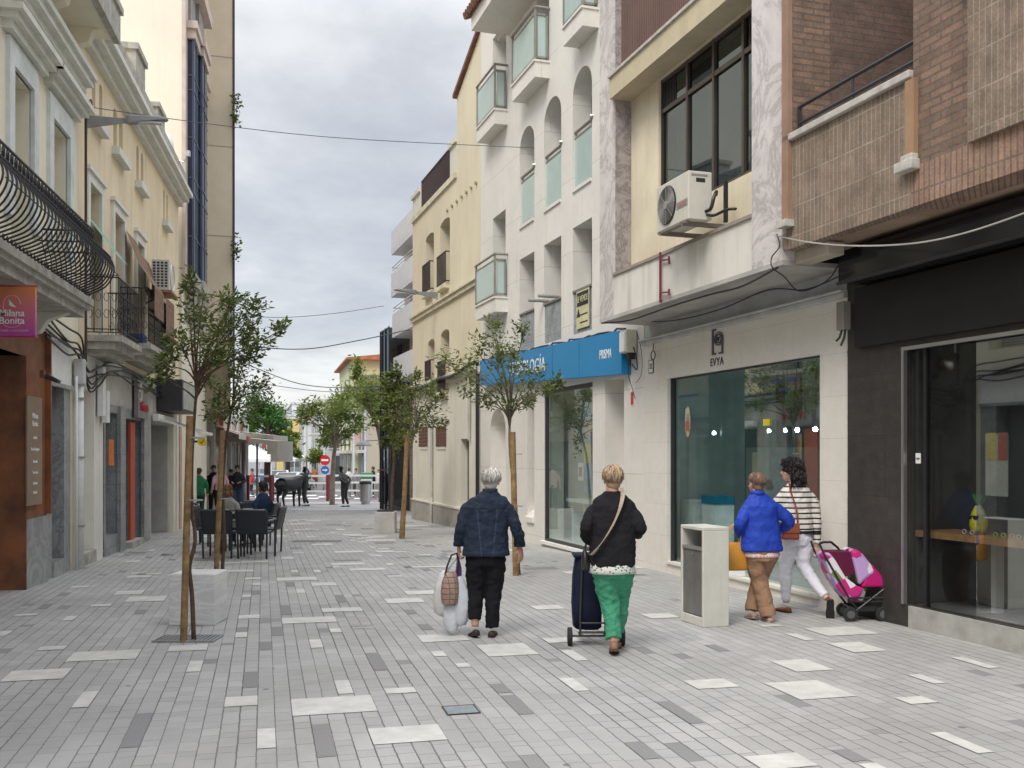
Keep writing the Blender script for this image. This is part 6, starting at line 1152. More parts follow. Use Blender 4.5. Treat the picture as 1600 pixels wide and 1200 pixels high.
for sx in (-1, 1):
    MB().tube([(sx*.24,-.24,0),(sx*.25,-.25,.45),(sx*.26,-.33,.82)], .018, 6).build('leg', M_ch, CHR); MB().tube([(sx*.27,.25,0),(sx*.27,.24,.64)], .018, 6).build('leg', M_ch, CHR); MB().box(sx*.27-.025, sx*.27+.025, -.30, .27, .64, .665).build('armrest', M_cht, CHR, bevel=.006)
TBL = thing('terrace_table', 'x', 'table', (0,0,0), 0, 'dark square cafe tables')
MB().box(-.36,.36,-.36,.36,.72,.745).build('tabletop', M_cht, TBL, bevel=.004); MB().box(-.33,.33,-.33,.33,.66,.72).build('apron', M_ch, TBL)
for sx in (-1,1):
    for sy in (-1,1): MB().tube([(sx*.32,sy*.32,0),(sx*.32,sy*.32,.70)], .02, 6).build('leg', M_ch, TBL)
first = True
for px, Y, rz, lb in ((346,17.2,0,'left one of the two nearest dark terrace chairs, its back to the street'), (400,17.15,0,'right one of the two nearest dark terrace chairs, its back to the street'),
    (414,18.2,90,'dark terrace chair with armrests at the right side of the cafe tables'), (331,18.3,-90,'dark terrace chair at the left side of the cafe tables'), (352,19.9,180,'dark terrace chair holding the woman with the printed top'),
    (408,20.2,90,'dark terrace chair in which the man in the dark blue shirt sits'), (332,20.6,-75,'dark terrace chair at the far left end of the cafe tables'), (390,21.3,180,'farthest dark terrace chair behind the cafe tables')):
    loc = ((px-CX)/F*Y, Y, G(Y))
    if first: CHR.location = loc; CHR.rotation_euler = (0,0,R(rz)); CHR['label'] = lb; first = False
    else: dup(CHR, loc, R(rz), lb)
TBL.location = ((372-CX)/F*18.1, 18.1, G(18.1)); TBL['label'] = 'nearest dark cafe table between the two near chairs'
dup(TBL, ((378-CX)/F*19.6, 19.6, G(19.6)), 0, 'dark cafe table in front of the seated man')
# ================================================================ people
def skin_mat(name, c): return mat(name, c, .5, var=.06, scale=8, spec=.35)
def cloth(name, c, var=.12, rough=.85, bs=25, st=.5, sc=5): 
    m = mat(name, c, rough, var=var, scale=sc, spec=.25, bump=st, bscale=bs); return m
def hairmat(name, c1, c2):
    if name in MATS: return MATS[name]
    m = bpy.data.materials.new(name); m.use_nodes = True; nt = m.node_tree; p = nt.nodes['Principled BSDF']; g = nd(nt, 'ShaderNodeNewGeometry')
    lk(nt, ramp(nt, g.outputs['Random Per Island'], [(0, c1), (1, c2)]), p.inputs['Base Color']); p.inputs['Roughness'].default_value = .45; MATS[name] = m; return m
def remesh(o, v, sm=3, k=.6):
    r = o.modifiers.new('remesh', 'REMESH'); r.mode = 'VOXEL'; r.voxel_size = v; r.use_smooth_shade = True
    if sm: s = o.modifiers.new('smooth', 'SMOOTH'); s.iterations = sm; s.factor = k
    return o
def folds(o, amt, scale, seed=0):
    """real creases: displace by stretched clouds"""
    t = bpy.data.textures.new('creases', 'CLOUDS'); t.noise_scale = scale; t.noise_depth = 3; t.noise_basis = 'ORIGINAL_PERLIN'
    d = o.modifiers.new('creases', 'DISPLACE'); d.texture = t; d.strength = amt; d.mid_level = .5; d.texture_coords = 'LOCAL'; return o
V = Vector
def hand(b, w, d, n, side, curl=.5, s=1.0, spread=.0):
    """palm and five fingers: w wrist, d forearm direction, n palm normal, side +1/-1 where the thumb leaves"""
    d = V(d).normalized(); n = V(n); n = (n-d*n.dot(d)).normalized(); q = d.cross(n)*side
    w = V(w); b.tube([w-d*.02*s, w+d*.02*s, w+d*.055*s, w+d*.09*s], [(.026*s,.019*s),(.034*s,.017*s),(.040*s,.015*s),(.037*s,.011*s)], 12, up=n.cross(d) if 0 else d.cross(q) if 0 else None) if 0 else None
    for k in range(5): b.ball(w+d*(.0+.021*k)*s, (.001,.001,.001), 6, 4) if 0 else None
    pal = []
    for t, hw, th in ((-.02,.024,.018),(.01,.030,.018),(.04,.039,.016),(.07,.041,.014),(.092,.037,.010)): pal.append((t, hw, th))
    vs = []; m_ = 12
    for t, hw, th in pal:
        for j in range(m_): a = 2*math.pi*j/m_; vs.append(w+d*t*s+q*hw*s*math.cos(a)+n*th*s*math.sin(a))
    b.add(vs, [(k*m_+j, k*m_+(j+1)%m_, (k+1)*m_+(j+1)%m_, (k+1)*m_+j) for k in range(4) for j in range(m_)]+[tuple(range(m_))[::-1], tuple(4*m_+j for j in range(m_))])
    for i, (off, ln) in enumerate(((.029,.92),(.010,1.02),(-.010,.96),(-.028,.76))):
        p = w+d*.082*s+q*off*s; pts = [p]; a = curl*.5
        for seg in (.042,.026,.020):
            dd = (d*math.cos(a)+n*math.sin(a)+q*(off*spread*8)).normalized(); p = p+dd*seg*ln*s; pts.append(p); a += curl*(.9+.15*i)
        b.tube(pts, [.0092*s,.0088*s,.0080*s,.0062*s], 8)
    p = w+d*.022*s+q*.030*s; p2 = p+(d*.55+q*.6+n*.35).normalized()*.040*s; p3 = p2+(d*.85+q*.15+n*.45).normalized()*.030*s; b.tube([w+d*.01*s+q*.018*s, p, p2, p3], [.013*s,.0115*s,.0095*s,.0070*s], 8)
def head(b, c, s, yaw=0, pitch=0):
    """head of height about .23*s with face features; faces +y before yaw"""
    M = Matrix.Translation(V(c)) @ Matrix.Rotation(yaw, 4, 'Z') @ Matrix.Rotation(pitch, 4, 'X'); h = MB()
    h.ball((0,-.010,.03), (.074,.092,.085), 20, 14); h.ball((0,.025,-.03), (.056,.066,.075), 16, 10); h.ball((0,.052,-.072), (.032,.034,.030), 12, 8)
    h.tube([(0,.080,.028),(0,.098,-.004),(0,.104,-.018),(0,.088,-.026)], [.007,.010,.013,.007], 8); h.tube([(-.022,.078,-.050),(0,.089,-.048),(.022,.078,-.050)], [.004,.009,.004], 8)
    for sx in (-1,1): h.ball((sx*.075,-.004,.0), (.010,.020,.031), 10, 8); h.ball((sx*.030,.078,.020), (.014,.008,.008), 10, 6); h.ball((sx*.038,.058,-.02), (.022,.02,.02), 8, 6)
    h.v = [tuple(M @ (V(q)*s)) for q in h.v]; b.add(h.v, h.f); return M
def hair(o, M, s, m, style='short', n=420, seed=1, cov=1.0, vol=1.0, L=0, curl=0):
    """hair: a cap and tapered locks that follow the skull from the whorl down"""
    rg = random.Random(seed); b = MB(); A = MB(); cap = MB()
    cap.ball((0,-.016,.034), (.080*vol**.5,.094*vol**.5,.086*vol**.5), 20, 14)
    if L: cap.rings([(0,-.075,-L,.045,.025),(0,-.075,-L*.6,.07,.045),(0,-.06,-.02,.078,.06),(0,-.03,.05,.07,.06)], 16)
    else: cap.ball((0,-.055,-.025), (.062,.045,.060), 16, 10)
    cap.v = [tuple(M @ (V(q)*s)) for q in cap.v]; co = cap.build('hair', m, o, smooth=True); 
    for k in range(n):
        az = rg.uniform(-math.pi, math.pi); back = .5-.5*math.cos(az-math.pi/2+math.pi) if 0 else .5*(1-math.sin(az))   # 1 at the nape, 0 at the brow
        t0 = rg.uniform(.0, .9); t1 = min(2.45, (1.0+1.15*back**.8)*cov*rg.uniform(.9,1.06)); 
        if t0 > t1-.2: t0 = t1-.4
        r = vol**.5*rg.uniform(.99,1.12); az2 = az+rg.gauss(0,.38); pts = []; rs = []; K = 6
        for i in range(K+1):
            t = t0+(t1-t0)*i/K; a = az+(az2-az)*i/K; x, y, z = .083*r*math.sin(t)*math.cos(a), -.014+.097*r*math.sin(t)*math.sin(a), .034+.090*r*math.cos(t)
            if z < 0 and y < 0: y = y*(1-.15*min(1, -z/.08))
            j = .0034*(1+curl*3); p = V((x+rg.gauss(0,j), y+rg.gauss(0,j), z+rg.gauss(0,j))); pts.append(p); rs.append(.0042*(1-.8*(i/K)**2))
        if L and back > .35:
            p = pts[-1].copy(); K2 = 9; d = rg.uniform(.5,1.08)*L; ph = rg.uniform(0,6.3); am = .012*(curl+.15)
            for i in range(1, K2+1): u = i/K2; pts.append(V((p.x*(1+.25*u)+am*math.sin(ph+u*11), min(p.y-.012*math.sin(u*2.2)+am*math.cos(ph+u*9), -.02), p.z-(d+p.z)*u if p.z > -d else p.z-.01*u))); rs.append(.006*(1-.8*u**2))
        b.tube([M @ (q*s) for q in pts], [q*s for q in rs], 4)
    b.build('locks', m, co, smooth=True); return co
def limb(b, pts, n=14, k=4): return stube(b, pts, n, k)
def shoe(o, name, a, d, m, msole, s=1.0, pitch=0, lenf=.25, w=.044, low=True):
    """shoe under ankle a pointing along d (horizontal); pitch tips the toe down"""
    a = V(a); yaw = math.atan2(-d[0], d[1]); M = Matrix.Translation(a) @ Matrix.Rotation(yaw, 4, 'Z') @ Matrix.Rotation(pitch, 4, 'X')
    b = MB(); H = .055 if low else .085
    R_ = [(-.075,.020,.040),(-.062,.034,H),(-.03,.037,H+.006),(.02,.036,H-.008),(.07,.042,.045),(.12,.043,.036),(.155,.034,.028),(.172,.014,.018)]
    vs = []; n = 12
    for (y, hw, hh) in R_:
        for j in range(n): t = 2*math.pi*j/n; vs.append((hw*s*math.cos(t), y*s*lenf/.25, (-.075+hh*.5+hh*.5*math.sin(t))*s))
    L_ = len(R_); b.add(vs, [(k*n+j, k*n+(j+1)%n, (k+1)*n+(j+1)%n, (k+1)*n+j) for k in range(L_-1) for j in range(n)]+[tuple(range(n))[::-1], tuple((L_-1)*n+j for j in range(n))])
    b.xf(M); so = b.build(name, m, o, smooth=True)
    c = MB(); vs = [(sx*hw*s*1.04, y*s*lenf/.25, z*s) for (y, hw, hh) in R_ for sx, z in ((-1,-.079),(1,-.079),(1,-.062),(-1,-.062))]
    c.add(vs, [(k*4+j, k*4+(j+1)%4, (k+1)*4+(j+1)%4, (k+1)*4+j) for k in range(L_-1) for j in range(4)]+[(0,1,2,3)[::-1], tuple((L_-1)*4+j for j in range(4))]); c.xf(M); c.build('sole', msole, so); return so
def wm(name, base, nodesfn):
    if name in MATS: return MATS[name]
    m = bpy.data.materials.new(name); m.use_nodes = True; nt = m.node_tree; tc = nd(nt, 'ShaderNodeTexCoord'); sp = nd(nt, 'ShaderNodeSeparateXYZ'); lk(nt, tc.outputs['Object'], sp.inputs[0]); nodesfn(nt, tc, sp, nt.nodes['Principled BSDF']); MATS[name] = m; return m
# ---------------------------------------------------------------- woman in denim
sk = skin_mat('skin_fair', (.52,.29,.21))
o = thing('person', 'woman with short white hair in dark denim jacket and black trousers, carrying bags', 'person', ((756-CX)/F*9.2, 9.2, G(9.2)), R(2)); DW_ = o
b = MB(); hc = (.068,.035,1.425); Mh = head(b, hc, .94, R(-3)); b.tube([(.06,.01,1.40),(.055,.0,1.30)], [.048,.055], 14)
b.rings([(.0,.0,.70,.15,.11),(.0,.0,.82,.165,.12),(.01,0,1.0,.15,.10),(.02,0,1.16,.145,.085),(.03,0,1.24,.10,.07),(.05,0,1.33,.06,.055)], 20)
for sx, sh, el, wr in ((-1,(-.13,0,1.20),(-.205,-.02,1.03),(-.232,.055,.835)), (1,(.20,0,1.195),(.30,-.03,1.02),(.338,.05,.825))):
    limb(b, [(*sh,.052),(*[(p+q)/2 for p, q in zip(sh, el)],.046),(*el,.040),(*[(p+q)/2 for p, q in zip(el, wr)],.036),(*wr,.026)])
hand(b, (-.232,.058,.82), (-.02,.12,-1), (1,.1,0), 1 if 0 else -1, 1.15, .98); hand(b, (.338,.053,.81), (.10,.05,-1), (-.7,.7,0), -1, .45, .98)
legs = {'L': [(-.06,.0,.74,.085),(-.075,.03,.42,.055),(-.078,-.01,.28,.045),(-.08,-.07,.10,.034)], 'R': [(.09,0,.74,.085),(.085,.02,.42,.062),(.08,-.03,.26,.05),(.075,-.05,.09,.034)]}
for q in legs.values(): limb(b, q)
remesh(b.build('body', sk, o), .006, 2)
j = wm('denim', None, lambda nt, tc, sp, p: (lambda n1, n2: (
    lk(nt, mix(nt, ramp(nt, mth(nt, 'ABSOLUTE', mth(nt, 'SUBTRACT', sp.outputs[2], 1.185)), [(0, 1.0), (.004, 1.0), (.009, 0.0)]), mix(nt, mth(nt, 'MULTIPLY', mth(nt, 'LESS_THAN', sp.outputs[2], 1.185), ramp(nt, mth(nt, 'ABSOLUTE', mth(nt, 'SUBTRACT', mth(nt, 'ABSOLUTE', mth(nt, 'SUBTRACT', sp.outputs[0], .03)), mth(nt, 'ADD', .05, mth(nt, 'MULTIPLY', mth(nt, 'SUBTRACT', sp.outputs[2], .75), .10)))), [(0, .9), (.003, .8), (.008, 0.0)])), mix(nt, ramp(nt, n1.outputs[0], [(.35, 0.0), (.7, 1.0)]), (.006,.012,.026), (.017,.030,.056)), (.035,.05,.085)), (.004,.008,.018)), p.inputs['Base Color']),
    setattr(p.inputs['Roughness'], 'default_value', .9)))(*[(lambda n: (lk(nt, tc.outputs['Object'], n.inputs[0]), n)[1])(nd(nt, 'ShaderNodeTexNoise', i={'Scale': s_, 'Detail': 6, 'Roughness': .7})) for s_ in (9, 120)]))
b = MB(); b.rings([(.02,0,.745,.212,.145),(.02,0,.76,.216,.148),(.02,0,.90,.205,.138),(.025,0,1.05,.20,.128),(.03,.0,1.17,.205,.122),(.037,.0,1.235,.198,.108),(.045,0,1.275,.165,.092),(.050,0,1.305,.115,.075),(.055,.0,1.34,.068,.062)], 28, p=2.3)
limb(b, [(-.115,0,1.215,.050),(-.150,-.005,1.185,.056),(-.178,-.01,1.12,.058),(-.203,-.025,1.03,.056),(-.222,.01,.93,.055),(-.230,.045,.855,.050)]); limb(b, [(.185,0,1.215,.050),(.222,-.005,1.185,.056),(.255,-.01,1.12,.058),(.295,-.03,1.02,.056),(.322,.0,.93,.055),(.334,.035,.85,.050)])
jk = folds(remesh(b.build('denim_jacket', j, o), .0085, 2), .045, .06); b = MB(); b.rings([(.055,0,1.315,.075,.072),(.057,0,1.345,.072,.068),(.058,0,1.365,.070,.066)], 24); b.build('collar', j, jk, smooth=True)
b = MB(); b.rings([(.02,0,.748,.216,.150),(.02,0,.752,.222,.155),(.02,0,.79,.218,.152),(.02,0,.795,.21,.145)], 32, p=2.3); b.build('waistband', j, jk, smooth=True)
for c in ((-.2305,.050,.848),(.334,.040,.842)): MB().rings([(c[0],c[1],c[2]-.02,.053,.053),(c[0],c[1],c[2]+.02,.055,.055)], 16).build('cuff', j, jk, smooth=True)
tr_ = cloth('black_trousers', (.010,.010,.013), rough=.9)
b = MB(); b.rings([(.015,0,.66,.175,.125),(.015,0,.73,.185,.13),(.015,0,.80,.18,.125)], 24)
limb(b, [(-.065,0,.72,.108),(-.07,.02,.56,.098),(-.075,.03,.42,.080),(-.08,-.01,.30,.070),(-.083,-.055,.165,.060)]); limb(b, [(.098,0,.72,.108),(.095,.02,.56,.098),(.088,.02,.42,.080),(.08,-.02,.26,.070),(.076,-.045,.085,.060)])
folds(remesh(b.build('trousers', tr_, o), .009, 2), .045, .06)
ms = cloth('brown_leather', (.055,.028,.018), rough=.5, bs=60, st=.2); msole = mat('dark_sole', (.03,.028,.025), .8)
shoe(o, 'shoe', (-.085,-.07,.085), (-.3,1), ms, msole, .92, R(-14)); shoe(o, 'shoe', (.075,-.05,.074), (.12,1), ms, msole, .92, 0)
hair(o, Mh, .94, hairmat('white_hair', (.20,.18,.155), (.74,.72,.67)), n=520, seed=4, cov=.92, vol=1.22)
HW = o.location
def rel(o, x, y, z): return o.matrix_basis @ V((x,y,z)) if 0 else V(o.location)+Matrix.Rotation(o.rotation_euler.z, 3, 'Z') @ V((x,y,z))
# her bags
def bagmesh(x, y, z0, z1, w, d, sag=.1, sq=2.2): return MB().rings([(x,y,z0,w*.55,d*.5),(x,y,z0+(z1-z0)*.08,w*.85,d*.85),(x,y,z0+(z1-z0)*.35,w,d),(x,y,z0+(z1-z0)*.7,w*.82,d*.8),(x,y,z0+(z1-z0)*.92,w*.45,d*.4),(x,y,z1,w*.2,d*.15)], 24, p=sq)
mb1 = glass('thin_plastic', (.80,.80,.80), .5, .3, (.8,.8,.8)); 
def plastic(name, c, al):
    m = mat(name, c, .35, var=.08, scale=20, bump=.8, bscale=14); p = m.node_tree.nodes['Principled BSDF']; p.inputs['Alpha'].default_value = al; return m
bg = thing('carrier_bag', 'big milky white plastic bag, leftmost of the bags in her hand', 'bag', rel(o, -.36, .10, .0), 0)
folds(bagmesh(-.0,.0,.18,.60,.115,.08).build('bag', plastic('milky_plastic', (.72,.71,.69), .9), bg, smooth=True), .06, .09); MB().tube([(.0,0,.58),(.06,-.02,.66),(.11,-.03,.72)], [.018,.012,.008], 8).build('handle', plastic('milky_plastic', (0,0,0), .9), bg)
bg = thing('carrier_bag', 'crumpled pale grey plastic bag hanging right of the quilted handbag', 'bag', rel(o, -.215, .02, .0), 0)
folds(bagmesh(-.0,.0,.10,.56,.085,.07).build('bag', plastic('grey_plastic', (.66,.69,.72), .92), bg, smooth=True), .09, .06); MB().tube([(-.02,0,.52),(-.01,.02,.62),(-.03,.03,.73)], [.03,.018,.012], 8).build('handle', cloth('violet_cloth', (.10,.04,.16)), bg); folds(bagmesh(-.09,-.02,.04,.36,.07,.05).build('second_lobe', plastic('grey_plastic', (0,0,0), .92), bg, smooth=True), .06, .06)
bg = thing('handbag', 'beige brown quilted handbag with black strap held between two plastic bags', 'handbag', rel(o, -.315, -.035, .0), R(12))
mq = brick('quilted_leather', (.36,.24,.18), (.33,.22,.165), (.14,.08,.06), .06, .05, .003, offset=0, rough=.45, bump=.8); folds(MB().rings([(0,0,.29,.05,.03),(0,0,.31,.075,.05),(0,0,.42,.085,.055),(.005,0,.52,.075,.045),(.01,0,.58,.055,.03),(.01,0,.60,.04,.015)], 22, p=2.6).build('bag', mq, bg, smooth=True), .01, .05)
MB().tube([(-.045,0,.57),(-.02,0,.66),(.02,.02,.75),(.075,.05,.765),(.08,.04,.70),(.06,0,.58)], .009, 6).build('strap', M_black, bg)
# ---------------------------------------------------------------- woman with the shopping trolley
sk2 = skin_mat('skin_warm', (.50,.27,.19)); Y0 = 8.42
o = thing('person', 'woman with short blonde hair, black cardigan and green trousers, pulling a navy trolley', 'person', ((957-CX)/F*Y0, Y0, G(Y0)), 0)
b = MB(); hc = (.005,.035,1.455); Mh = head(b, hc, .95, R(4)); b.tube([(.0,.01,1.42),(.0,.0,1.32)], [.05,.058], 14)
b.rings([(0,0,.70,.15,.12),(0,0,.85,.17,.12),(0,0,1.05,.15,.10),(0,0,1.20,.14,.08),(0,0,1.30,.08,.06)], 20)
for sx, el, wr in ((-1,(-.228,-.06,1.06),(-.19,.12,.93)), (1,(.228,-.05,1.06),(.19,.16,1.0))): sh = (sx*.14,0,1.22); limb(b, [(*sh,.055),(*[(p+q)/2 for p, q in zip(sh, el)],.05),(*el,.044),(*wr,.028)])
hand(b, (-.19,.12,.93), (.2,.5,-.7), (.8,.1,.1), -1, 1.2, .98); hand(b, (.19,.16,1.0), (-.4,.9,.1), (0,0,-1), 1, .8, .98)
limb(b, [(-.05,.0,.74,.085),(-.02,.02,.42,.055),(-.005,-.05,.25,.045),(.0,-.11,.10,.036)]); limb(b, [(.07,0,.74,.085),(.08,.14,.44,.055),(.07,.165,.26,.045),(.06,.20,.10,.036)])
remesh(b.build('body', sk2, o), .006, 2)
ck = cloth('black_knit', (.016,.015,.017), rough=.95, bs=70)
b = MB(); b.rings([(.0,0,.735,.190,.150),(.0,0,.75,.196,.155),(.0,0,.88,.195,.150),(.0,0,1.02,.190,.138),(.0,0,1.16,.192,.128),(.0,0,1.245,.188,.115),(.0,0,1.295,.160,.098),(.0,0,1.33,.115,.08),(.0,.0,1.365,.066,.062)], 28, p=2.3)
limb(b, [(-.11,0,1.23,.050),(-.145,-.01,1.21,.058),(-.195,-.03,1.14,.060),(-.228,-.06,1.06,.057),(-.215,.02,.98,.052),(-.195,.10,.94,.05)]); limb(b, [(.11,0,1.23,.050),(.145,-.01,1.21,.058),(.195,-.03,1.14,.060),(.228,-.055,1.06,.057),(.215,.04,1.01,.052),(.195,.13,1.0,.05)])
folds(remesh(b.build('cardigan', ck, o), .0085, 2), .045, .08)
pr_ = wm('printed_blouse', None, lambda nt, tc, sp, p: lk(nt, ramp(nt, (lambda w: (lk(nt, tc.outputs['Object'], w.inputs[0]), w.outputs[0])[1])(nd(nt, 'ShaderNodeTexVoronoi', i={'Scale': 38})), [(.25, (.03,.03,.03)), (.33, (.55,.57,.52))]), p.inputs['Base Color']))
folds(MB().rings([(.0,0,.675,.200,.160),(.0,0,.70,.194,.156),(.0,0,.76,.188,.150)], 36, p=2.3).build('blouse_hem', pr_, o, smooth=True), .03, .05)
gt = cloth('green_trousers', (.065,.31,.18), .08, .8, 16, .4, 3)
b = MB(); b.rings([(.0,0,.64,.170,.135),(.0,0,.71,.180,.145),(.0,0,.80,.175,.14)], 24); limb(b, [(-.06,0,.70,.112),(-.045,.02,.55,.102),(-.02,.02,.42,.085),(-.005,-.04,.27,.072),(.0,-.09,.135,.062)]); limb(b, [(.075,0,.70,.108),(.085,.09,.55,.095),(.08,.14,.44,.08),(.072,.16,.28,.07),(.062,.19,.14,.06)])
folds(remesh(b.build('trousers', gt, o), .0085, 2), .055, .055)
mt = cloth('tan_leather', (.27,.15,.095), rough=.5, bs=60, st=.2); shoe(o, 'shoe', (.0,-.125,.105), (.10,1), mt, mat('tan_sole', (.10,.06,.04), .8), .96, R(-16), low=False); shoe(o, 'shoe', (.06,.20,.078), (.05,1), mt, mat('tan_sole', (0,0,0)), .96, 0)
hair(o, Mh, .95, hairmat('blonde_hair', (.11,.06,.03), (.60,.44,.27)), n=520, seed=8, cov=.97, vol=1.12)
b = MB(); pts = [(.065,-.095,1.40),(.075,-.118,1.34),(.05,-.150,1.24),(.0,-.168,1.12),(-.07,-.178,1.0),(-.14,-.165,.90),(-.185,-.12,.84)]
q = crom(pts, 4)
for a, c in zip(q, q[1:]): b.bar(a, V(c)+(V(c)-V(a))*.15, .036, .005) 
sb = thing('handbag', 'small dark shoulder bag on a long pale beige strap across the black cardigan', 'handbag', rel(o, 0,0,0), 0); b.build('strap', cloth('beige_strap', (.47,.38,.29), rough=.6), sb); folds(bagmesh(-.235,.0,.70,.88,.03,.07).build('bag', mat('dark_leather', (.03,.022,.02), .4), sb, smooth=True), .01, .05)
# trolley
t = thing('shopping_trolley', 'navy blue wheeled shopping trolley pulled beside the woman in green trousers', 'trolley', rel(o, -.155, .42, 0), 0)
folds(MB().rings([(-.03,0,.13,.10,.10),(-.03,0,.15,.125,.12),(-.035,0,.35,.135,.13),(-.03,-.01,.60,.130,.12),(-.02,-.02,.76,.12,.10),(-.02,-.02,.79,.11,.09)], 28, p=4).build('bag', cloth('navy_canvas', (.008,.013,.035), rough=.7), t, smooth=True), .02, .09)
MB().box(-.16,.12,-.14,.10,.77,.80).build('flap', cloth('navy_canvas', (0,0,0)), t, bevel=.012)
b = MB(); 
for sx in (-.10,.12): b.tube([(sx*.8,-.15,.80),(sx,-.16,.30),(sx,-.15,.09)], .010, 6).tube([(sx,-.15,.10),(sx,.05,.08)], .010, 6)
b.tube([(-.17,-.13,.085),(.27,-.13,.085)], .010, 6).tube([(-.10,-.15,.20),(.12,-.15,.20)], .009, 6).tube([(-.10,-.15,.12),(.25,-.15,.12)], .012, 6).tube([(-.08,-.15,.80),(-.05,-.2,.90),(.02,-.27,.945),(.08,-.2,.90),(.10,-.15,.80)], .010, 6); b.build('frame', mat('trolley_frame', (.03,.03,.03), .4), t)
for sx in (-.19,.27): w = MB().tube([(sx-.02,-.13,.080),(sx+.02,-.13,.080)], .080, 22).build('wheel', mat('rubber', (.02,.02,.02), .8), t, bevel=.006); MB().tube([(sx-.023,-.13,.080),(sx+.023,-.13,.080)], .045, 16).build('hub', mat('hub_grey', (.10,.10,.10), .5), w)
# ---------------------------------------------------------------- woman in the blue jacket
Y0 = 10.05; o = thing('person', 'woman with short brown hair in a royal blue jacket and tan trousers', 'person', ((1191-CX)/F*Y0, Y0, G(Y0)), R(6))
sk3 = skin_mat('skin_rosy', (.50,.28,.21)); b = MB(); hc = (-.055,.025,1.385); Mh = head(b, hc, .90, R(18)); b.tube([(-.05,.01,1.34),(-.04,.0,1.25)], [.048,.055], 14)
b.rings([(-.03,0,.70,.14,.11),(-.02,0,.85,.16,.11),(-.02,0,1.05,.15,.10),(-.02,0,1.12,.13,.08),(-.03,0,1.21,.08,.06)], 20)
for el, wr, sh in (((-.245,-.05,.99),(-.19,.10,.86),(-.14,0,1.14)), ((.275,-.03,1.0),(.24,.14,.92),(.10,0,1.14))): limb(b, [(*sh,.052),(*[(p+q)/2 for p, q in zip(sh, el)],.048),(*el,.042),(*wr,.027)])
hand(b, (-.19,.10,.86), (.1,.6,-.5), (.6,0,-.4), -1, 1.2, .95); hand(b, (.24,.14,.92), (-.2,.9,-.1), (0,0,-1), 1, .8, .95)
limb(b, [(-.075,.0,.70,.085),(-.02,.02,.42,.055),(.01,-.02,.25,.045),(.045,-.05,.10,.034)]); limb(b, [(.06,0,.70,.085),(.015,.12,.42,.055),(-.025,.15,.28,.045),(-.06,.12,.12,.034)])
remesh(b.build('body', sk3, o), .006, 2)
bj = cloth('royal_blue', (.018,.055,.40), .1, .6, 12, .35, 4)
b = MB(); b.rings([(-.01,0,.715,.215,.145),(-.01,0,.73,.22,.15),(-.015,0,.86,.205,.14),(-.02,0,1.0,.185,.125),(-.02,0,1.10,.185,.12),(-.02,0,1.17,.180,.112),(-.025,0,1.215,.155,.095),(-.033,0,1.25,.115,.08),(-.045,.0,1.295,.066,.060)], 28, p=2.3)
limb(b, [(-.12,0,1.16,.052),(-.16,-.01,1.14,.062),(-.20,-.03,1.07,.066),(-.240,-.05,1.0,.064),(-.225,.02,.92,.058),(-.195,.08,.87,.052)]); limb(b, [(.08,0,1.16,.052),(.13,-.01,1.145,.062),(.20,-.02,1.085,.066),(.268,-.03,1.01,.064),(.26,.05,.95,.058),(.245,.12,.925,.052)])
jk = folds(remesh(b.build('jacket', bj, o), .0085, 2), .040, .10); MB().rings([(-.045,.0,1.28,.075,.070),(-.048,.0,1.325,.068,.064)], 24).build('collar', bj, jk, smooth=True)
pk = brick('pink_plaid', (.62,.30,.30), (.72,.50,.46), (.75,.62,.58), .03, .05, .006, offset=0, rough=.8, bump=0, stain=0); folds(MB().rings([(-.01,0,.655,.180,.135),(-.01,0,.68,.185,.135),(-.01,0,.72,.175,.12)], 36, p=2.3).build('blouse_hem', pk, o, smooth=True), .02, .06)
tt = cloth('tan_trousers', (.32,.19,.115), .08, .85, 14, .4, 3); b = MB(); b.rings([(-.005,0,.62,.165,.13),(-.005,0,.70,.175,.135),(-.005,0,.76,.17,.13)], 24)
limb(b, [(-.08,0,.68,.105),(-.05,.02,.52,.095),(-.02,.02,.40,.085),(.015,-.02,.24,.078),(.045,-.05,.06,.082)]); limb(b, [(.07,0,.68,.105),(.04,.08,.52,.092),(.01,.12,.40,.08),(-.03,.15,.24,.072),(-.06,.12,.09,.072)]); folds(remesh(b.build('trousers', tt, o), .0085, 2), .042, .09)
mp2 = cloth('pale_suede', (.42,.26,.19), rough=.8, bs=60, st=.2); shoe(o, 'shoe', (.05,-.05,.074), (.0,1), mp2, mat('pale_sole', (.35,.28,.24), .8), .92, 0); shoe(o, 'shoe', (-.06,.12,.085), (-.1,1), mp2, mat('pale_sole', (0,0,0)), .92, R(-10))
hair(o, Mh, .90, hairmat('brown_hair', (.06,.03,.02), (.33,.21,.14)), n=480, seed=12, cov=.90, vol=1.05)
t = thing('handbag', 'mustard yellow handbag hanging from the arm of the woman in blue', 'handbag', rel(o, -.30, .02, 0), R(8))
ml_ = cloth('mustard_leather', (.52,.24,.035), rough=.45, bs=80, st=.15); folds(MB().rings([(0,0,.52,.13,.055),(0,0,.54,.145,.065),(.0,0,.66,.135,.055),(.0,0,.78,.115,.035),(0,0,.80,.11,.02)], 28, p=5).build('bag', ml_, t, smooth=True), .008, .08)
for dy in (-.02,.02): MB().tube(crom([(-.07,dy,.78),(-.055,dy,.88),(-.01,dy,.965),(.05,dy,.97),(.075,dy,.88),(.075,dy,.78)], 4), .0075, 6).build('handle', cloth('strap_tan', (.50,.30,.12), rough=.5), t)
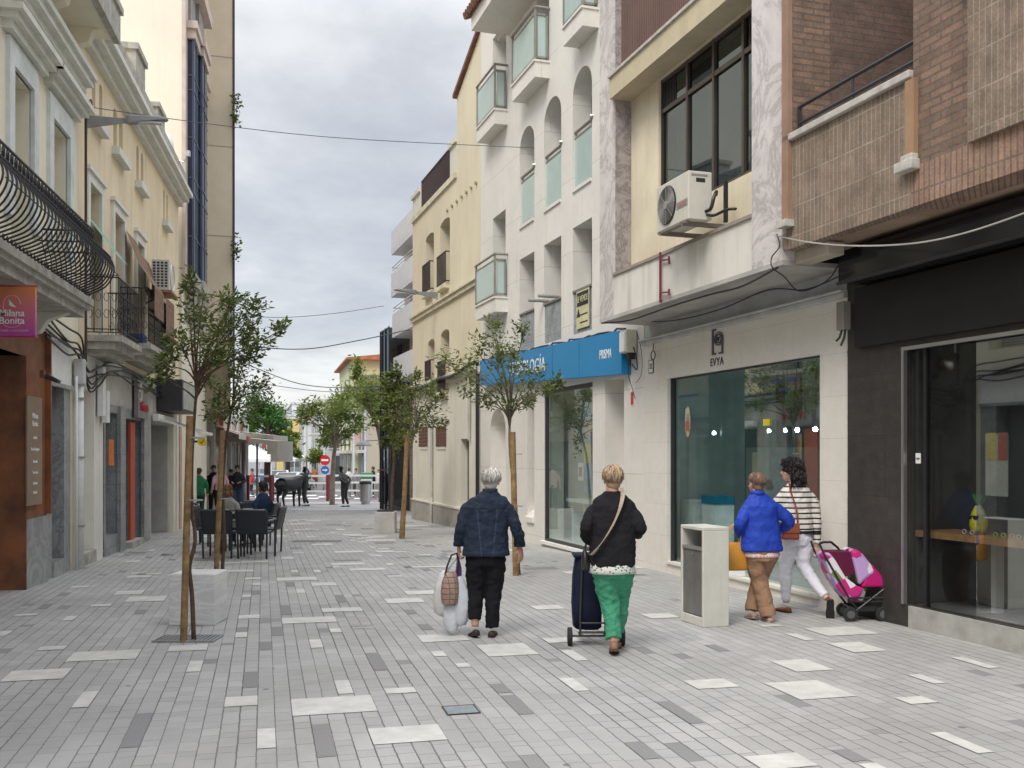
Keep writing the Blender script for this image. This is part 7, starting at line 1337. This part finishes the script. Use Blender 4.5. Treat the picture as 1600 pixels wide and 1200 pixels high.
# ---------------------------------------------------------------- woman in the striped jumper
Y0 = 10.6; o = thing('person', 'woman with dark wavy hair, striped jumper and white jeans, pulling a pushchair', 'person', ((1243-CX)/F*Y0, Y0, G(Y0)), R(0))
sk4 = skin_mat('skin_light', (.58,.34,.26)); b = MB(); hc = (-.04,.03,1.51); Mh = head(b, hc, .96, R(72)); b.tube([(-.01,.01,1.45),(.0,.0,1.34)], [.05,.055], 14)
b.rings([(0,0,.78,.14,.12),(0,0,.92,.145,.11),(0,0,1.08,.13,.095),(0,0,1.22,.13,.08),(0,0,1.30,.10,.065),(0,0,1.36,.06,.055)], 20)
limb(b, [(-.13,0,1.26,.045),(-.205,.02,1.18,.045),(-.215,.06,1.05,.040),(-.15,.17,.95,.027)]); limb(b, [(.13,0,1.26,.045),(.205,-.02,1.18,.045),(.222,-.03,1.04,.040),(.225,-.02,.88,.034),(.218,-.03,.72,.026)])
hand(b, (-.15,.17,.95), (.5,.7,-.2), (0,0,-1), -1, .8, .95); hand(b, (.218,-.03,.71), (.0,-.05,-1), (-.2,-1,0), 1, 1.3, .95)
limb(b, [(-.075,.0,.80,.085),(-.085,.05,.48,.050),(-.085,.06,.30,.042),(-.085,.06,.10,.035)]); limb(b, [(.075,0,.80,.085),(.08,-.04,.50,.050),(.145,-.17,.36,.042),(.235,-.33,.20,.034)])
remesh(b.build('body', sk4, o), .006, 2)
sj = wm('striped_knit', None, lambda nt, tc, sp, p: lk(nt, mix(nt, mth(nt, 'MAXIMUM', mth(nt, 'LESS_THAN', mth(nt, 'FRACT', mth(nt, 'DIVIDE', sp.outputs[2], .056)), .30), mth(nt, 'LESS_THAN', mth(nt, 'ABSOLUTE', mth(nt, 'SUBTRACT', sp.outputs[2], .865)), .022)), (.66,.62,.56), (.015,.014,.018)), p.inputs['Base Color']))
b = MB(); b.rings([(.01,0,.85,.168,.135),(.01,0,.865,.175,.14),(.01,0,.98,.175,.132),(.005,0,1.10,.165,.12),(.0,0,1.20,.172,.115),(.0,0,1.285,.172,.102),(.0,0,1.33,.145,.09),(.0,0,1.365,.10,.075),(.0,.0,1.40,.066,.06)], 28, p=2.3)
limb(b, [(-.11,0,1.27,.05),(-.145,0,1.25,.052),(-.185,.015,1.18,.053),(-.210,.055,1.06,.052),(-.16,.15,.96,.052)]); limb(b, [(.11,0,1.27,.05),(.145,0,1.25,.052),(.19,-.02,1.18,.053),(.217,-.03,1.04,.050),(.222,-.02,.88,.046),(.218,-.03,.745,.043)])
folds(remesh(b.build('striped_jumper', sj, o), .0085, 2), .038, .08)
wj = cloth('white_denim', (.68,.69,.74), .05, .8, 14, .3, 3); b = MB(); b.rings([(0,0,.73,.165,.135),(0,0,.80,.168,.14),(0,0,.90,.150,.12)], 24)
limb(b, [(-.08,0,.80,.106),(-.085,.03,.64,.094),(-.088,.05,.48,.070),(-.088,.055,.33,.062),(-.086,.06,.125,.046)]); limb(b, [(.08,0,.80,.106),(.08,-.02,.64,.092),(.082,-.04,.50,.072),(.145,-.17,.36,.060),(.222,-.31,.225,.046)]); folds(remesh(b.build('jeans', wj, o), .0085, 2), .026, .06)
mr = cloth('red_brown_leather', (.26,.065,.03), rough=.4, bs=60, st=.15); bs_ = mat('black_sole', (.02,.018,.018), .8); shoe(o, 'shoe', (-.088,.06,.074), (-.45,1), mr, bs_, .95, 0); shoe(o, 'shoe', (.255,-.355,.165), (.28,1), mr, bs_, .98, R(-68))
hr = hairmat('black_hair', (.006,.005,.006), (.022,.017,.016)); hair(o, Mh @ Matrix.Rotation(R(-6), 4, 'Z'), .98, hr, n=760, seed=15, cov=.96, vol=1.15, L=.19, curl=1.2)
b = MB(); [b.ball((sx*.034,.086,.022), (.026,.012,.021), 12, 8) for sx in (-1,1)]; b.bar((-.075,.075,.034),(.075,.075,.034), .006, .012)
for sx in (-1,1): b.bar((sx*.074,.078,.032),(sx*.082,-.01,.026), .004, .008)
b.v = [tuple(Mh @ (V(q)*.96)) for q in b.v]; b.build('sunglasses', mat('brown_lens', (.03,.012,.008), .15), o)
t = thing('handbag', 'red brown leather shoulder bag on a thin strap over the striped jumper', 'handbag', rel(o, -.08, -.15, 0), R(-8))
MB().rings([(-.02,0,.80,.085,.035),(-.02,0,.82,.09,.045),(-.02,0,.95,.09,.045),(-.02,0,.97,.085,.035)], 24, p=6).build('bag', mr, t, smooth=False, bevel=.004); MB().box(-.112,.072,-.054,-.044,.87,.975).build('flap', mr, t, bevel=.004)
q = crom([(.06,.02,.95),(.055,-.01,1.05),(.03,.005,1.18),(-.005,.04,1.30),(-.02,.09,1.40)], 5); b = MB()
for a, c in zip(q, q[1:]): b.bar(a, V(c)+(V(c)-V(a))*.15, .018, .004)
b.build('strap', mr, t)
# floral pushchair
Y0 = 10.2; o = thing('pushchair', 'tilted doll size pushchair with purple, white and pink floral fabric and black wheels', 'pushchair', ((1335-CX)/F*Y0, Y0, G(Y0)), 0)
def floral(nt, tc, sp, p):
    v = nd(nt, 'ShaderNodeTexVoronoi', i={'Scale': 9, 'Randomness': 1}); lk(nt, tc.outputs['Object'], v.inputs[0]); s_ = nd(nt, 'ShaderNodeSeparateColor'); lk(nt, v.outputs['Color'], s_.inputs[0])
    c = ramp(nt, s_.outputs[0], [(0, (.46,.30,.58)), (.30, (.70,.66,.70)), (.52, (.50,.015,.17)), (.72, (.42,.28,.55)), (.84, (.16,.25,.04)), (.90, (.24,.01,.09))], 'CONSTANT'); lk(nt, c, p.inputs['Base Color']); p.inputs['Roughness'].default_value = .6
fl = wm('floral_fabric', None, floral); pkm = cloth('magenta_fabric', (.50,.01,.16), .1, .5); dm = cloth('plum_fabric', (.11,.008,.04), .1, .7)
# profile in x/z, the handle to the upper left, nose to the lower right
MB().prism([(-.36,.665),(-.30,.70),(-.24,.62),(-.13,.44),(-.02,.36),(.06,.33),(.0,.24),(-.12,.22),(-.22,.34),(-.30,.50)], -.15, .15).build('seat_fabric', fl, o, bevel=.02)
MB().prism([(-.30,.70),(-.08,.70),(-.02,.50),(-.13,.45)], -.13, .14).build('seat_inside', dm, o)
b = MB(); b.prism([(-.09,.72),(-.02,.73),(.04,.68),(.12,.58),(.16,.50),(.06,.42),(-.0,.36),(-.04,.52)], -.16, .16); b.build('hood', fl, o, bevel=.03)
MB().prism([(.13,.58),(.20,.50),(.28,.38),(.26,.345),(.02,.345),(.06,.44)], -.15, .15).build('foot_cover', pkm, o, bevel=.02)
MB().prism([(-.10,.34),(.10,.34),(.06,.20),(-.02,.18)], -.10, .10).build('basket', fl, o, bevel=.02)
b = MB()
for y in (-.16,.16): b.tube([(-.405,y*.9,.79),(-.36,y,.68),(-.10,y,.22),(-.02,y,.12)], .011, 6).tube([(.27,y,.35),(.0,y,.14),(-.06,y,.10)], .010, 6).tube([(-.10,y,.24),(.30,y,.24)], .010, 6)
b.tube([(-.40,-.15,.79),(-.36,-.12,.80),(-.24,.0,.79),(-.13,.12,.72),(-.10,.16,.69)], .012, 6).tube([(-.07,-.16,.13),(-.07,.16,.13)], .012, 6).tube([(.24,-.16,.12),(.24,.16,.12)], .012, 6).box(-.03,.26,-.13,.13,.10,.15).tube([(-.03,-.15,.20),(.3,-.15,.20)], .01, 6); b.build('frame', mat('pushchair_black', (.02,.02,.022), .35), o)
for x, y, r in ((-.10,-.17,.075),(-.06,.17,.07),(.24,-.15,.075),(.22,.17,.07)): w = MB().tube([(x,y-.022,r),(x,y+.022,r)], r, 20).build('wheel', mat('rubber', (0,0,0)), o, bevel=.006); MB().tube([(x,y-.025,r),(x,y+.025,r)], r*.55, 14).build('hub', mat('hub_grey', (0,0,0)), w)
# ---------------------------------------------------------------- people farther off
def far_person(label, px, Y, h, rz, top, legs_, skin=(.50,.29,.21), hairc=(.06,.04,.03), seated=False, arms=0, vox=.02, long=False, loc=None, mono=None, hat=False, stoop=0, backarms=False):
    k = h/1.68; o = thing('person', label, 'person', loc or ((px-CX)/F*Y, Y, G(Y)), rz); b = MB(); z = lambda v: v*k
    zo = -.42*k if seated else 0; yb = -stoop
    def T(x, y, zz): 
        d = max(0, zz-.95)*stoop; return (x*k, (y+d*1.0)*k, (zz-d*.25)*k+zo)
    M = head(b, T(0,.02,1.565), .96*k, 0, R(-25)*stoop*1.6); b.tube([T(0,.01,1.50), T(0,0,1.38)], [.05*k,.058*k], 12)
    sk_ = mono or skin_mat('skin_%d' % int(skin[0]*100), skin)
    def arm(sx): 
        if backarms: return [(*T(sx*.13,0,1.31),.055*k),(*T(sx*.19,-.02,1.27),.06*k),(*T(sx*.25,-.10,1.14),.055*k),(*T(sx*.10,-.17,.98),.045*k)]
        if arms: return [(*T(sx*.13,0,1.31),.055*k),(*T(sx*.19,.0,1.27),.06*k),(*T(sx*.25,.04,1.12),.055*k),(*T(sx*.14,.26,1.10),.045*k)]
        return [(*T(sx*.13,0,1.31),.055*k),(*T(sx*.19,0,1.27),.06*k),(*T(sx*.24,-.02,1.12),.052*k),(*T(sx*.25,.06,.88),.042*k)]
    for sx in (-1,1):
        a = arm(sx); limb(b, [(q[0],q[1],q[2],q[3]*.75) for q in a]); e = V(a[-1][:3]); d = (e-V(a[-2][:3])).normalized(); hand(b, e, d, (0,1,.2) if abs(d.z) > .5 else (0,0,-1), sx, .7, k)
    def leg(sx):
        if seated: return [(*T(sx*.09,0,.90),.10*k),(*T(sx*.12,.42,.93),.075*k),(*T(sx*.12,.46,.66),.055*k),(*T(sx*.12,.44,.50),.045*k)]
        st = .0 if sx < 0 else 1; return [(*T(sx*.09,0,.88),.105*k),(*T(sx*.09,.03+.04*st,.48),.075*k),(*T(sx*.10,-.02-.06*st,.12),.052*k)]
    for sx in (-1,1): limb(b, [(q[0],q[1],q[2],q[3]*.8) for q in leg(sx)]); 
    b.rings([(*T(0,0,.82),.15*k,.11*k),(*T(0,0,1.05),.14*k,.10*k),(*T(0,0,1.36),.15*k,.09*k)], 16); remesh(b.build('body', sk_, o), vox*.5, 1)
    b = MB(); b.rings([(*T(0,0,.82),.175*k,.13*k),(*T(0,0,1.0),.17*k,.125*k),(*T(0,0,1.2),.185*k,.125*k),(*T(0,0,1.34),.175*k,.11*k),(*T(0,0,1.40),.13*k,.09*k),(*T(0,0,1.46),.07*k,.065*k)], 22, p=2.3)
    for sx in (-1,1): limb(b, arm(sx))
    folds(remesh(b.build('shirt', mono or cloth('top_%d_%d_%d' % tuple(int(c*1000) for c in top), top), o), vox*.6, 1), .02, .1)
    b = MB(); b.rings([(*T(0,0,.78),.165*k,.13*k),(*T(0,0,.93),.165*k,.13*k)], 20)
    for sx in (-1,1): limb(b, leg(sx))
    remesh(b.build('trousers', mono or cloth('legs_%d_%d_%d' % tuple(int(c*1000) for c in legs_), legs_), o), vox*.6, 1)
    for sx in (-1,1): q = leg(sx)[-1]; shoe(o, 'shoe', (q[0], q[1]+.0, (q[2]-.045*k) if not seated else q[2]-.04), (sx*-.1,1), mono or cloth('dark_shoe', (.03,.025,.02)), mono or msole, k)
    if hat: hb = MB(); hb.rings([(0,0,.075,.15,.16),(0,0,.083,.15,.16),(0,0,.085,.085,.095),(0,0,.16,.075,.085),(0,0,.17,.04,.05)], 18); hb.v = [tuple(M @ (V(q)*.96*k)) for q in hb.v]; hb.build('hat', mono or M_dark, o)
    if not (mono and hat): hair(o, M, .97*k, mono or hairmat('hair_%d' % int(hairc[0]*1000), tuple(c*.6 for c in hairc), tuple(min(1, c*1.5) for c in hairc)), n=90, seed=2, cov=.92, vol=1.08, L=.14 if long else 0, curl=.4 if long else 0)
    return o
C = (CX,)
far_person('seated man with black hair in a dark blue shirt at the cafe table', 411, 20.2, 1.70, R(60), (.018,.035,.075), (.03,.03,.04), (.24,.13,.09), (.012,.010,.01), seated=True)
far_person('seated woman with reddish hair in a black and white printed top, back turned', 356, 19.6, 1.62, R(-10), (.30,.29,.27), (.05,.05,.05), hairc=(.20,.10,.05), seated=True, long=True)
for a in (('standing man in a pale pink shirt behind the nearest chairs', 344, 33, 1.72, R(40), (.55,.36,.36), (.02,.02,.025)), ('standing man in a black jacket left of the pink shirted man', 334, 34, 1.72, R(200), (.015,.015,.018), (.02,.02,.02)),
    ('standing man in a red shirt at the left end of the group', 327, 36, 1.70, R(190), (.50,.08,.08), (.05,.05,.07)), ('waitress in green near the shop front with the yellow sign', 311, 30, 1.60, R(20), (.02,.13,.06), (.015,.05,.03)),
    ('woman in a bright red top standing right of the second stake', 361, 38, 1.60, R(160), (.55,.04,.03), (.05,.05,.08)), ('man in a dark jacket and jeans right of the woman in red', 371, 36, 1.74, R(185), (.03,.035,.045), (.06,.09,.14)),
    ('far pedestrian in a red top and dark trousers by the barrier', 394, 58, 1.66, R(100), (.5,.05,.06), (.03,.03,.03)), ('far pedestrian in an orange top beyond the bull statue', 492, 78, 1.66, R(170), (.55,.18,.06), (.25,.06,.04)),
    ('pedestrian in black near the recycling container, head covered', 583, 58, 1.78, R(95), (.012,.012,.014), (.05,.05,.05)), ('far pedestrian in white behind the stooping statue', 545, 64, 1.7, R(10), (.6,.6,.58), (.05,.06,.09)),
    ('far pedestrian in grey beside the bollards', 556, 60, 1.68, R(150), (.20,.21,.22), (.06,.06,.08)), ('far pedestrian in a white shirt right of the tall lamp post', 592, 60, 1.6, R(190), (.6,.58,.55), (.02,.02,.02))):
    far_person(*a[:5], a[5], a[6], arms=(a[1] in (371, 361)))
# ---------------------------------------------------------------- bronze statues
br = mat('dark_bronze', (.045,.047,.045), .5, .35, var=.2, scale=8, spec=.5)
o = thing('statue', 'bronze statue of a man with a hat standing at the head of the bull', 'statue', ((477-CX)/F*44.4, 44.4, G(44.4)))
o2 = far_person('x', 0, 0, 1.72, 0, None, None, mono=br, hat=True, arms=1, loc=(0,0,0)); 
def adopt(src, dst, rz):
    for ch in list(src.children): ch.parent = dst
    bpy.data.objects.remove(src, do_unlink=True); dst.rotation_euler = (0, 0, rz)
adopt(o2, o, R(75))
o = thing('statue', 'bronze statue of a stooping man with hands behind his back', 'statue', ((539-CX)/F*43.5, 43.5, G(43.5)))
adopt(far_person('x', 0, 0, 1.78, 0, None, None, mono=br, hat=True, backarms=True, stoop=.35, loc=(0,0,0)), o, R(50))
o = thing('bull_statue', 'bronze statue of a bull standing beside the bronze man with a hat', 'statue', ((452-CX)/F*43.8, 43.8, G(43.8)), R(60)); o.scale = (1.02,)*3
b = MB(); q = crom([(-.62,0,1.02,.16),(-.56,0,.98,.30),(-.35,0,.96,.34),(.0,0,.93,.35),(.35,0,1.02,.33),(.58,0,1.12,.25),(.78,0,1.14,.19),(.92,0,1.08,.15)], 4); b.tube([a[:3] for a in q], [(a[3]*.86, a[3]*1.14) for a in q], 16, up=(0,1,0))
limb(b, [(.86,0,1.10,.13),(1.0,0,1.04,.12),(1.14,0,.92,.085),(1.22,0,.84,.07)])
for sy in (-1,1):
    limb(b, [(.45,sy*.15,.85,.13),(.47,sy*.16,.52,.075),(.45,sy*.16,.42,.06),(.46,sy*.16,.12,.045),(.48,sy*.16,.0,.06)]); limb(b, [(-.45,sy*.15,.88,.18),(-.40,sy*.16,.62,.11),(-.55,sy*.16,.42,.06),(-.50,sy*.16,.12,.045),(-.47,sy*.16,.0,.06)])
    limb(b, [(1.0,sy*.08,1.14,.035),(1.02,sy*.22,1.20,.03),(1.10,sy*.26,1.34,.012)]); limb(b, [(.94,sy*.12,1.10,.03),(.90,sy*.24,1.08,.02)])
limb(b, [(-.66,0,1.12,.04),(-.76,0,.95,.025),(-.74,0,.55,.035),(-.74,0,.45,.02)]); remesh(b.build('body', br, o), .02, 2)
